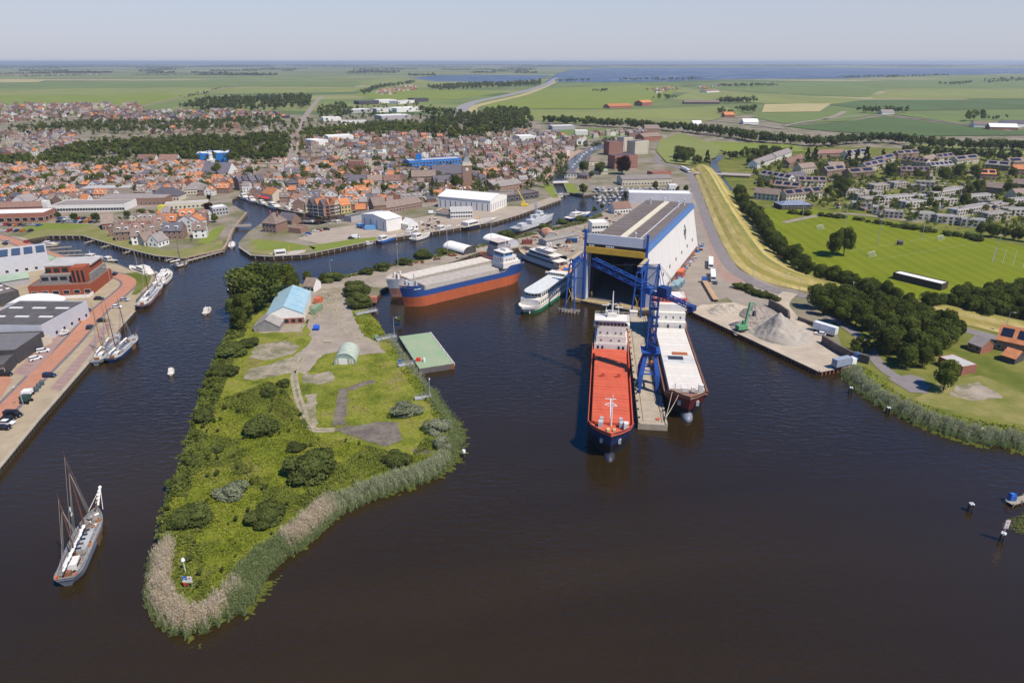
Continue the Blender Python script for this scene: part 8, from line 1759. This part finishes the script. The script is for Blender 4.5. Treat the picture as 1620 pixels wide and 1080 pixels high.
# lorries and trailers
def lorry(label, a, b, cab, box, h=3.0, flat=False, cat='lorry', name='lorry', cabn=True):
 A, B = g(*a), g(*b); d = B - A; L = d.length; c = (A + B) / 2; t = thing(name, label, cat, (c.x, c.y, LAND + .12), math.atan2(d.y, d.x))
 if cabn:
  mb = MB(); mb.box(L / 2 - 1.1, 0, .7, 2.2, 2.4, 2.3, 0, 0, (.92, .95)); part('cab', mb, cab, t); mb = MB(); mb.box(L / 2 - .04, 0, 1.9, .2, 2.1, .8); part('windscreen', mb, GLASS, t)
 x1 = L / 2 - 2.5 if cabn else L / 2; bl = x1 + L / 2
 mb = MB(); mb.box(-L / 2 + bl / 2, 0, 1.0, bl, 2.45, .35 if flat else h - 1.0); part('load_bed' if flat else 'box_body', mb, box, t)
 mb = MB(); mb.box(0, 0, .7, L - .4, 1.0, .3); part('chassis', mb, BLACK, t)
 for x in ([L / 2 - 1.3] if cabn else []) + [-L / 2 + 1.2, -L / 2 + 2.4]:
  for s in (-1, 1): mb = MB(); mb.tube((x, s * .95, .5), (x, s * 1.25, .5), .5, n=10); part('wheel', mb, MATS['tyre'], t)
 return t
lorry('white box lorry standing in the shipyard apron, upper one', (1124, 414), (1124, 427), CC['white'], CC['white'])
lorry('white lorry below the upper one in the shipyard apron', (1127, 434), (1128, 447), CC['white'], CC['white'])
lorry('long blue flatbed lorry in the shipyard apron', (1132, 478), (1113, 446), CC['blue'], mat('bed_tan', (.40, .26, .15), .8), flat=True)
lorry('long white trailer parked behind the sand heap', (1287, 522), (1322, 533), CC['white'], mat('trailer_white', (.62, .65, .68), .6), 4.0, cat='trailer', name='trailer', cabn=False)
lorry('blue-grey box lorry at the tip of the sand quay', (1318, 584), (1350, 577), CC['white'], mat('truck_grey', (.25, .29, .35), .6), 3.8)
lorry('small blue flatbed truck by the retaining wall', (1344, 565), (1358, 572), CC['blue'], CC['blue'], flat=True)
lorry('white coach on the road at the top of the dyke', (1078, 268), (1090, 274), CC['white'], CC['white'], 3.4, name='coach', cat='coach')
lorry('white boat trailer with a canopy on the left quay', (38, 627), (52, 626), CC['white'], CC['white'], 2.2, name='trailer', cat='trailer', cabn=False)
lorry('dark green box trailer on the left quay', (36, 637), (47, 637), CC['green'], mat('trailer_green', (.03, .06, .05), .7), 2.6, name='trailer', cat='trailer', cabn=False)
lorry('pale blue truck row beside the white boat hall, left one', (566, 360), (576, 362), CC['blue'], mat('cont_blue', (.12, .30, .55), .6), 2.8, name='truck', cat='truck')
boat(0, (94, 528), (110, 522), 'white', 'white speedboat on a trailer beside the grey warehouse', None, .8, LAND + .4)
# excavator
e = thing('material_crane', 'green material handler reaching over the sand heap', 'excavator', (*g(1174, 524).xy, LAND + .1), .3); EG = mat('excavator_green', (.10, .30, .14), .6)
for s in (-1, 1): mb = MB(); mb.box(0, s * 1.3, 0, 4.4, .7, 1.0, 0, 0, (.9, 1)); part('track', mb, BLACK, e)
mb = MB(); mb.box(-.6, 0, 1.1, 4.2, 2.6, 1.7); mb.tube((0, 0, .8), (0, 0, 1.2), 1.1, n=12); part('upper_body', mb, EG, e); mb = MB(); mb.box(1.2, .9, 2.3, 1.6, 1.4, 1.9); part('operator_cab', mb, EG, e); mb = MB(); mb.box(2.02, .9, 2.7, .1, 1.2, 1.2); part('cab_window', mb, GLASS, e)
mb = MB(); mb.beam((1, 0, 2.4), (3.4, 1.6, 11.5), .7, .8); part('boom', mb, EG, e); mb = MB(); mb.beam((3.3, 1.5, 11.5), (8.0, 4.2, 9.6), .5, .6); part('stick', mb, EG, e)
mb = MB(); mb.tube((8, 4.2, 9.5), (8, 4.2, 6.6), .08, n=5); mb.box(8, 4.2, 4.4, 1.6, 1.4, 2.2, .3, 0, (.5, .5)); part('grab', mb, mat('grab_steel', (.10, .085, .08), .8), e)
# sand heaps: real relief
def heap(label, px, py, rx, ry, h, seed, m, rot=0):
 c = g(px, py); rg = np.random.default_rng(seed); n = 44; mb = MB(); rows = []
 for i in range(n + 1):
  row = []
  for j in range(n + 1):
   u, v = -1 + 2 * i / n, -1 + 2 * j / n; r = math.hypot(u, v)
   z = max(0, h * (1 - (math.hypot(u + .26, v + .12) * 1.36) ** 1.15), .66 * h * (1 - (math.hypot(u - .36, v - .18) * 1.62) ** 1.1), .3 * h * (1 - r ** 2)) * (1 + .2 * math.sin(u * 6 + seed) * math.cos(v * 5)) + (.16 * math.sin(u * 23 + v * 9) + .12 * math.sin(v * 31 - u * 12) + .1 * rg.normal()) * max(0, min(1, (1 - r) * 4))
   x, y = u * rx, v * ry; row.append((c.x + x * math.cos(rot) - y * math.sin(rot), c.y + x * math.sin(rot) + y * math.cos(rot), LAND + .09 + max(0, z) - (.3 if r > .98 else 0)))
  rows.append(row)
 mb.loft(rows); mb.f = [tuple(reversed(f)) for f in mb.f]; single('sand_heap', mb, m, label, 'sand heap', None)
SANDM = mat('heap_sand', (.30, .265, .225), .95, col2=(.40, .36, .30), scale=.25, bump=.12); SANDD = mat('heap_gravel', (.24, .21, .18), .95, col2=(.33, .29, .25), scale=.4, bump=.15)
heap('large grey sand heap under the green material handler', 1234, 527, 12.5, 15, 8.5, 3, SANDM, .45); heap('paler sand heap at the left end of the sand quay', 1150, 492, 9.5, 7, 4.0, 5, mat('heap_pale', (.40, .35, .28), .95, .12, .3), .2); heap('small dark gravel heap behind the material handler', 1196, 498, 8, 9, 4.5, 8, SANDD)
heap('low spill of gravel between the two big heaps', 1188, 518, 9, 8, 2.6, 12, SANDD)
def blockwall(label, pts, h, w=.8):
 P = gs(pts); t = thing('block_wall', label, 'wall', (P[0].x, P[0].y, LAND)); k = 0
 for a, b in zip(P[:-1], P[1:]):
  d = b - a; n = max(1, int(d.length / 1.8)); rz = math.atan2(d.y, d.x)
  for i in range(n):
   for j in range(int(h / .8)):
    q = a.lerp(b, (i + .5) / n) - P[0]; mb = MB(); mb.box(q.x + random.uniform(-.04, .04), q.y, j * .82, d.length / n - .06, w, .78, rz); part('block', mb, mat('old_block', (.14, .115, .10), .95, .3, .8), t); k += 1
blockwall('dark concrete block wall behind the sand heaps', [(1216, 484), (1232, 492), (1246, 502), (1247, 512)], 3.2); blockwall('long dark block wall along the right of the sand quay', [(1300, 542), (1322, 556), (1345, 568), (1374, 576)], 3.2); blockwall('block wall behind the white trailer', [(1262, 506), (1290, 516), (1312, 525)], 2.4)
# sheet piling and quay edges
def quay_edge(label, pts, step, h0, h1, m, capm, r=.3, box=True):
 P = gs(pts); t = thing('quay_wall', label, 'quay wall', (P[0].x, P[0].y, 0)); mesh = None; pile = MB(); pile.box(0, 0, h0, .55 if box else 2 * r, .55 if box else 2 * r, h1 - h0); me = pile.mesh('pile', m); cnt = 0
 for a, b in zip(P[:-1], P[1:]):
  d = b - a; n = max(1, int(d.length / step)); rz = math.atan2(d.y, d.x); nx = Vector((d.y, -d.x, 0)).normalized()
  for i in range(n):
   q = a.lerp(b, (i + .5) / n) + nx * .35 - P[0]; o = link('pile', me, t, (q.x, q.y, 0), rz); cnt += 1
  c = (a + b) / 2 - P[0]; mb = MB(); mb.box(c.x, c.y, LAND + .02, d.length, 1.1, .3, rz); part('cap_beam', mb, capm, t)
quay_edge('rusty sheet-piled edge of the sand quay', [(1092, 492), (1296, 588), (1345, 579)], 1.6, -1, 1.45, RUST, M_SANDQ)
quay_edge('timber-piled edge of the left quay', [(-60, 808), (0, 738), (60, 665), (150, 562), (213, 492)], 1.9, -1, 1.4, mat('dark_timber', (.06, .05, .045), .95), CONC)
quay_edge('timber edge along the basin verge', [(79, 373), (131, 373), (153, 380), (197, 393), (247, 405), (291, 409)], 4, -1, 1.3, TIMBER, TIMBER)
quay_edge('stone edge of the lock lawn', [(378, 391), (397, 404), (426, 406), (483, 403), (597, 380)], 4, -1, 1.3, TIMBER, mat('stone_cap', (.33, .28, .23), .9))
quay_edge('stone edge of the boatyard quay', [(597, 380), (678, 368), (700, 365), (784, 351), (818, 341), (888, 316)], 5, -1, 1.3, TIMBER, mat('stone_cap', (.33, .28, .23), .9))
quay_edge('brick edge of the lock entrance', [(291, 409), (353, 395), (360, 383), (368, 363), (390, 336)], 4, -1, 1.3, TIMBER, MATS['quay_brick'])
# jetties
def jetty(label, a, b, w=1.6, z=1.0, m=None):
 A, B = g(a[0], a[1], z), g(b[0], b[1], z); d = B - A; L = d.length; t = thing('jetty', label, 'jetty', (*((A + B) / 2).xy, 0), math.atan2(d.y, d.x)); n = max(2, int(L / 3))
 mb = MB(); mb.box(0, 0, z - .25, L, w, .25); part('deck', mb, m or TIMBER, t)
 for i in range(n + 1):
  for s in (-1, 1): mb = MB(); mb.tube((-L / 2 + L * i / n, s * w / 2, -2), (-L / 2 + L * i / n, s * w / 2, z + .5), .14, n=6); part('post', mb, TIMBER, t)
 return t
for i, (a, b) in enumerate([((66, 384), (94, 383)), ((74, 393), (112, 390)), ((84, 398), (128, 396)), ((98, 403), (144, 402))]): jetty('mooring jetty in the basin, %s from the back' % ordn(i + 1), a, b)
jetty('long jetty from the basin tip toward the lock', (272, 419), (352, 397), 2.2); jetty('short oblique jetty at the basin verge, left', (148, 380), (134, 384)); jetty('short oblique jetty at the basin verge, middle', (172, 388), (160, 391)); jetty('short oblique jetty at the basin verge, right', (206, 397), (196, 400)); jetty('short oblique jetty at the basin verge, far right', (276, 408), (262, 412))
jetty('grey floating jetty cut off by the right frame edge', (1597, 795), (1650, 778), 2.0, .7); stuff_on('blue box at the end of the floating jetty', 'jetty_box', 'box', (1600, 790), .7, HC['blue'], lambda m: (m.box(0, 0, 0, 1.5, 1.4, 1.5), m.box(0, 0, 1.5, 1.2, 1.1, .3), m.tube((.9, 0, 0), (.9, 0, 2.2), .08, n=6)))
GREYM = mat('bridge_grey', (.36, .37, .38), .7)
for a, b, lab in [((563, 497), (596, 490), 'grey footbridge to the coaster mooring'), ((596, 538), (626, 531), 'upper grey footbridge to the pontoon'), ((630, 578), (654, 574), 'lower grey footbridge to the pontoon'), ((656, 630), (682, 627), 'grey landing stage with a lamp on the right bank')]:
 t = jetty(lab, a, b, 1.8, 2.0, GREYM); L = (g(*a) - g(*b)).length; rail(t, [(-L / 2, -.85, 2), (L / 2, -.85, 2)], 1.0, GREYM); rail(t, [(-L / 2, .85, 2), (L / 2, .85, 2)], 1.0, GREYM)
# lamps and masts
def lamp(px, py, h, label, z=LAND, arm=1.6, ang=0.0, twin=False, group=None):
 p = g(px, py, z); t = thing('street_lamp' if h < 14 else 'light_mast', label, 'lamp' if h < 14 else 'light mast', (p.x, p.y, z), ang, group); r = .09 if h < 14 else .16
 mb = MB(); mb.tube((0, 0, 0), (0, 0, h), r * 1.3, r * .7, 8); part('pole', mb, GREYM, t)
 for s in ((-1, 1) if twin else (1,)): mb = MB(); mb.tube((0, 0, h - .1), (s * arm, 0, h + .2), r * .6, n=6); part('arm', mb, GREYM, t); mb = MB(); mb.box(s * arm, 0, h + .1, .9, .35, .16); part('lamp_head', mb, HALLG, t)
for px, py, h, lab, z in [(624, 531, 8, 'grey lamp at the upper pontoon footbridge', 2), (680, 627, 7, 'grey lamp on the right bank landing stage', 2), (1263, 470, 9, 'street lamp at the yard junction, right', LAND), (1241, 462, 9, 'street lamp at the yard junction, left', LAND), (1190, 440, 9, 'street lamp on the dyke road bend', LAND), (1345, 478, 9, 'street lamp left of the shore wood', LAND), (1589, 526, 9, 'street lamp beside the orange-roofed house', LAND), (1170, 275, 9, 'street lamp by the creek bridge', LAND), (140, 490, 8, 'lamp between warehouse and brick road', LAND), (176, 450, 9, 'flag-topped lamp at the red office corner', LAND), (156, 436, 9, 'lamp behind the red office', LAND), (37, 640, 7, 'lamp on the lower left quay', LAND), (98, 300, 22, 'tall white mast in the left town', LAND), (630, 422, 12, 'light pole on the canal bank, left', LAND), (708, 402, 15, 'tall light pole on the canal bank, middle', LAND), (777, 388, 16, 'tall light pole on the canal bank, right', LAND), (524, 441, 10, 'light pole on the canal bank by the small house', LAND)]:
 lamp(px, py, h, lab, z, ang=random.uniform(0, 6))
for px, py, lab in [(1388, 386, 'twin floodlight mast in the middle of the sports field'), (1336, 356, 'twin floodlight mast at the top of the sports field'), (1268, 352, 'twin floodlight mast at the left of the sports field'), (1458, 378, 'twin floodlight mast behind the right goal'), (1572, 414, 'twin floodlight mast on the right pitch')]: lamp(px, py, 15, lab, twin=True, arm=1.0, ang=.4)
# goals, posts, kiosk
def goal(px, py, ang, label):
 p = g(px, py); t = thing('football_goal', label, 'goal', (p.x, p.y, LAND + .05), ang); mb = MB()
 for s in (-3.66, 3.66): mb.tube((0, s, 0), (0, s, 2.44), .1, n=6); mb.tube((0, s, 2.44), (-1.6, s, 0), .05, n=5)
 mb.tube((0, -3.66, 2.44), (0, 3.66, 2.44), .1, n=6); part('frame', mb, FRAME, t); mb = MB()
 for i in range(13): mb.tube((-.05, -3.6 + i * .6, 2.4), (-1.55, -3.6 + i * .6, .02), .03, n=3)
 for i in range(5): f = i / 4; mb.tube((-1.6 * f, -3.6, 2.44 * (1 - f)), (-1.6 * f, 3.6, 2.44 * (1 - f)), .03, n=3)
 part('net', mb, FRAME, t, kind='stuff')
goal(1377, 405, 2.2, 'white football goal in the left pitch foreground'); goal(1486, 379, 2.2, 'white football goal at the far right of the left pitch'); goal(1296, 362, 2.2, 'white football goal near the clubhouse')
for i, (px, py) in enumerate([(1570, 414), (1586, 417), (1602, 420), (1618, 424)]):
 lamp_p = g(px, py); mb = MB(); mb.tube((0, 0, 0), (0, 0, 8), .12, .08, 6); mb.tube((0, 0, 8), (0, 0, 8.3), .16, .05, 6); single('korfball_post', mb, FRAME, 'white pole on the right pitch, %s from the left' % ordn(i + 1), 'post', 'poles on the right pitch', (lamp_p.x, lamp_p.y, LAND))
building('dugout', 'small dark dugout in the middle of the sports ground', 'dugout', (1421, 388), (1428, 388), 2, 2, 'mono', .6, wall=WALL['dark'], roofm=M_ROOFD)
# containers and yard things
def container(label, px, py, rz, m, L=6.1, W=2.4, h=2.6, z=LAND, group=None):
 p = g(px, py, z); t = thing('container', label, 'container', (p.x, p.y, z + .1), rz, group); mb = MB(); mb.box(0, 0, 0, L, W, h)
 part('body', mb, m, t); mb = MB(); n = int(L / .5)
 for i in range(n):
  for s in (-1, 1): mb.box(-L / 2 + L * (i + .5) / n, s * W / 2, .15, .22, .1, h - .3)
 part('ribs', mb, m, t, kind='stuff'); mb = MB(); mb.box(L / 2, 0, .1, .1, W - .2, h - .2); part('door', mb, m, t)
OR = mat('container_orange', (.50, .13, .06), .7); TEAL = mat('container_teal', (.20, .30, .33), .7)
SA = HRZ + R(90)
container('orange container against the right wall of the hall', 1077, 437, SA, OR, 8, 3, 3.4); container('teal container below the orange one beside the hall', 1068, 458, SA, TEAL, 8, 4, 3.4); container('second teal container next to the first beside the hall', 1076, 452, SA, TEAL, 7, 3, 3.0)
container('orange container in the peninsula yard', 504, 479, 1.4, OR, 4.5); container('green container below the orange one in the peninsula yard', 501, 493, 1.4, mat('container_green', (.20, .28, .17), .7), 8); container('rust red container on the bank beside the coaster bow', 586, 478, .1, mat('container_red', (.42, .16, .11), .8), 6)
container('dark blue container in the yard behind the motor yacht', 905, 384, .2, mat('container_blue', (.02, .06, .16), .7)); container('red container behind the yacht', 834, 386, .2, mat('container_dred', (.20, .06, .05), .8)); container('pale blue container beside the white boat hall', 586, 363, .2, mat('cont_blue', (.12, .30, .55), .6), 7)
stuff_on('round bright blue tank in the peninsula yard', 'tank', 'tank', (501, 522), LAND, mat('tank_blue', (.02, .10, .55), .5), lambda m: (m.tube((-1.1, 0, 1.2), (1.1, 0, 1.2), 1.1, n=14), m.box(0, 0, 0, 1.6, 1.6, .3), m.tube((0, 0, 2.2), (0, 0, 2.6), .3, n=8)))
stuff_on('pale concrete slab pile in the peninsula yard', 'slab_pile', 'slabs', (517, 541), LAND, CONC, lambda m: [m.box(random.uniform(-.2, .2), random.uniform(-.1, .1), i * .28, 3.4, 1.4, .26, random.uniform(-.06, .06)) for i in range(2)])
stuff_on('small blue box at the lower pontoon footbridge', 'utility_box', 'box', (633, 576), LAND, CC['blue'], lambda m: (m.box(0, 0, 0, 1.0, .9, 1.7), m.box(0, 0, 1.7, 1.15, 1.05, .12)))
stuff_on('teal box at the upper pontoon footbridge', 'utility_box', 'box', (596, 538), LAND, TEAL, lambda m: (m.box(0, 0, 0, 1.0, .9, 1.9), m.box(0, 0, 1.9, 1.15, 1.05, .12)))
for i, (px, py) in enumerate([(58, 619), (62, 614), (67, 609)]): stuff_on('dark recycling bin on the left quay, %s from the water' % ordn(i + 1), 'recycling_bin', 'bin', (px, py), LAND, mat('bin_dark', (.06, .09, .10), .6), lambda m: (m.tube((0, 0, 0), (0, 0, 1.3), .7, .75, 10), m.sphere((0, 0, 1.3), .75, n=10, k=4)))['group'] = 'recycling bins'
stuff_on('white cabin at the landward end of the pier', 'pier_cabin', 'cabin', (1002, 502), PZ, WSHIP, lambda m: (m.box(0, 0, 0, 2.4, 3.2, 2.8, PRZ), m.box(0, 0, 2.8, 2.7, 3.5, .2, PRZ)))
p = on_pier(3.2, 1.8); mb = MB(); [mb.tube((math.cos(i) * .5, math.sin(i) * .5, 0), (math.cos(i + 2) * .7, math.sin(i + 2) * .6, .35 + .03 * i), .16, n=6) for i in range(7)]; single('rope_pile', mb, mat('buoy_orange', (.55, .16, .10), .8), 'orange rope and buoy pile at the pier tip', 'rope', None, p)
p = on_pier(44, 3); mb = MB(); mb.box(0, 0, 0, 3, 1.6, 1.2); mb.box(.6, 0, 1.2, 1.2, 1.3, 1.0); mb.beam((-1, 0, 1), (-2.4, .4, 3), .3); single('work_platform', mb, mat('machine_orange', (.5, .16, .04), .7), 'small orange work machine on the pier beside the red ship', 'machine', None, p, PRZ)
for u, v, ship, a in [(2, 3.6, None, (L2, s2))]:
 for k, (bx, by) in enumerate(((L2 / 2 - 4, 5.2), (L2 / 2 - 2, 3.5), (L2 / 2 - 2, -3.5))):
  q = s2.matrix_world if False else (Matrix.Translation(s2.location) @ Matrix.Rotation(s2.rotation_euler.z, 4, 'Z')); e1 = q @ Vector((bx, -by if k < 2 else by, 8.6)); e0 = on_pier(2.2 + k * .6, 3.8, PZ + .6); mb = MB(); prev = e0
  for i in range(1, 13): f = i / 12; w = e0.lerp(e1, f) - Vector((0, 0, 1.2 * 4 * f * (1 - f) * .4)); mb.tube(prev, w, .09, n=5, cap=False); prev = w
  single('mooring_line', mb, mat('rope_pale', (.50, .43, .33), .9), 'pale mooring line from the dark red bow to the pier, %s' % ordn(k + 1), 'rope', 'mooring lines at the pier')
# scrap and wagons in the yard
for i, (px, py, w) in enumerate([(648, 420, 4), (664, 416, 5), (690, 411, 4), (716, 405, 5), (738, 400, 5), (766, 402, 4), (745, 408, 5), (760, 409, 4), (840, 380, 6), (846, 376, 4)]):
 p = g(px, py); rg = random.Random(i); mb = MB()
 for k in range(9): mb.box(rg.uniform(-w / 2, w / 2), rg.uniform(-1, 1), 0, rg.uniform(.5, 2.4), rg.uniform(.3, 1.0), rg.uniform(.3, 1.2), rg.uniform(0, 3))
 single('scrap_pile', mb, RUST if i % 2 else mat('scrap_brown', (.13, .085, .065), .9), 'rusty scrap pile in the yard, %s from the left' % ordn([1, 2, 3, 4, 5, 8, 6, 7, 9, 10][i]), 'scrap', 'scrap piles in the yard', p)
# dolphins and signs in the water
def dolphin(px, py, label, sign=None, group=None):
 p = g(px, py, 0); t = thing('mooring_post', label, 'mooring post', (p.x, p.y, 0), random.uniform(0, 3), group)
 for i in range(4): a = i * 1.57; mb = MB(); mb.tube((math.cos(a) * .75, math.sin(a) * .75, -2), (math.cos(a) * .42, math.sin(a) * .42, 2.1), .2, .18, 8); pl = part('pile', mb, mat('post_dark', (.05, .045, .04), .9), t); mb = MB(); mb.tube((math.cos(a) * .42, math.sin(a) * .42, 2.1), (math.cos(a) * .42, math.sin(a) * .42, 2.35), .25, .22, 8); part('cap', mb, FRAME, pl)
 if sign: t.rotation_euler = (0, 0, 0); mb = MB(); mb.tube((0, 0, 1.5), (0, 0, 6.0), .09, n=6); part('sign_post', mb, FRAME, t); mb = MB(); mb.box(0, -.12, 3.6, 1.2, .08, 2.4); sb = part('sign_board', mb, mat('sign_pink', (.60, .30, .28), .7), t); mb = MB(); mb.box(0, -.18, 3.8, .9, .04, 2.0); part('sign_face', mb, FRAME, sb); mb = MB(); mb.box(0, -.22, 5.0, .16, .04, .5); mb.box(0, -.22, 4.2, .5, .04, .12); part('sign_mark', mb, BLACK, sb)
dolphin(1534, 808, 'white-capped mooring posts on the lower right water'); dolphin(1584, 855, 'mooring posts carrying a pink and white sign', True)
for i, (px, py) in enumerate([(1345, 622), (1404, 654), (1474, 670), (1552, 688)]): dolphin(px, py, 'mooring posts before the right reeds, %s from the left' % ordn(i + 1), None, 'mooring posts along the right shore')
p = g(734, 722, 0); t = thing('channel_post', 'white-topped post in the water right of the peninsula', 'post', (p.x, p.y, 0)); mb = MB(); mb.tube((0, 0, -2), (0, 0, 1.4), .4, n=10); part('pile', mb, mat('post_dark', (.05, .045, .04), .9), t); mb = MB(); mb.tube((0, 0, 1.4), (0, 0, 2.2), .5, .45, 10); part('cap', mb, FRAME, t)
# warning sign on the peninsula tip
p = g(299, 930); t = thing('navigation_sign', 'blue, white and red navigation signs on the peninsula tip', 'sign', (p.x, p.y, LAND)); mb = MB()
for s in (-.8, .8): mb.tube((s, .05, 0), (s, .05, 3.2), .07, n=6)
part('post', mb, GREYM, t)
for nm, m, b in [('blue_board', mat('sign_blue', (.03, .16, .5), .5), (-.55, 0, 2.3, .95, .08, .8)), ('white_board', FRAME, (.55, 0, 2.3, .95, .08, .8)), ('name_board', FRAME, (0, 0, 1.6, 2.1, .08, .5)), ('red_board', MATS['signal_red'], (-.55, 0, .8, .9, .08, .6))]: boxes(t, nm, m, [b])
boxes(t, 'symbol', MATS['signal_red'], [(.55, -.06, 2.55, .34, .03, .34)]); boxes(t, 'symbol', FRAME, [(-.55, -.06, 2.55, .4, .03, .12)])
p = g(294, 906); t = thing('radar_post', 'slim white post with round head on the peninsula tip', 'post', (p.x, p.y, LAND)); mb = MB(); mb.tube((0, 0, 0), (0, 0, 3.4), .1, .08, 8); part('pole', mb, FRAME, t); mb = MB(); mb.tube((0, 0, 3.4), (0, 0, 3.75), .45, .35, 12); mb.sphere((0, 0, 3.8), .3); part('head', mb, FRAME, t)
# bridges, lock gates, parasols
def bridge(label, a, b, w, z, m, piers=2):
 A, B = g(a[0], a[1], LAND + z), g(b[0], b[1], LAND + z); d = B - A; L = d.length; t = thing('bridge', label, 'bridge', (*((A + B) / 2).xy, LAND), math.atan2(d.y, d.x)); mb = MB(); mb.box(0, 0, z - .9, L, w, .9); part('deck', mb, m, t)
 for s in (-1, 1): rail(t, [(-L / 2, s * w / 2, z), (L / 2, s * w / 2, z)], 1.1, GREYM)
 for i in range(piers): mb = MB(); mb.box(-L / 2 + L * (i + .5) / piers, 0, -1.5, 1.0, w * .8, z + .8); part('pier', mb, CONC, t)
bridge('concrete road bridge over the creek beside the dyke', (1100, 273), (1188, 277), 9, 2.2, mat('bridge_concrete', (.42, .36, .31), .9), 3); bridge('low bridge across the sea lock', (366, 357), (397, 356), 4, .8, mat('bridge_stone', (.30, .25, .21), .9), 0); bridge('white-edged lift bridge over the upper lock', (868, 288), (898, 287), 7, 1.2, WSHIP, 0); bridge('footbridge on the lower gates of the upper lock', (880, 308), (900, 306), 2.5, .8, TIMBER, 0)
for i, (px, py) in enumerate([(412, 315), (418, 317), (424, 318), (428, 316)]): stuff_on('red parasol on the harbour terrace, %s from the left' % ordn(i + 1), 'parasol', 'parasol', (px, py), LAND, mat('parasol_red', (.60, .03, .03), .7), lambda m: (m.tube((0, 0, 0), (0, 0, 2.6), .06, n=5), m.tube((0, 0, 2.3), (0, 0, 3.2), 2.2, .1, 8)))['group'] = 'red parasols'
stuff_on('yellow mobile crane on the boatyard quay', 'mobile_crane', 'crane', (830, 326), LAND, CC['yellow'], lambda m: (m.box(0, 0, .6, 6, 2.4, 1.2), m.box(-1, 0, 1.8, 2.4, 2.2, 1.6), m.beam((0, 0, 2.8), (-5.5, 2, 12), .6), [m.tube((x, s * 1.0, .5), (x, s * 1.3, .5), .5, n=8) for x in (-2, 0, 2) for s in (-1, 1)]))
stuff_on('yellow inflatable cube in the town car park', 'inflatable', 'inflatable', (257, 335), LAND, mat('cube_yellow', (.62, .58, .06), .7), lambda m: (m.box(0, 0, 0, 4, 4, 4.5), m.box(0, 0, 4.5, 3.4, 3.4, .4)))
# ------------------------------------------------------------------ air
_h = MB(); _h.box(0, 24000, -3.6, 76000, 52000, 115.6)
haze = tag(link('haze', _h.mesh('haze', [])), kind='stuff')
def _haze():
 m = bpy.data.materials.new('air'); m.use_nodes = True
 N = m.node_tree.nodes; L = m.node_tree.links
 N.remove(N['Principled BSDF'])
 v = N.new('ShaderNodeVolumePrincipled')
 v.inputs['Color'].default_value = (0.80, 0.87, 1.0, 1)
 v.inputs['Density'].default_value = 6.5e-5
 v.inputs['Anisotropy'].default_value = 0.2
 L.new(v.outputs[0], N['Material Output'].inputs['Volume'])
 haze.data.materials.append(m)
_haze()
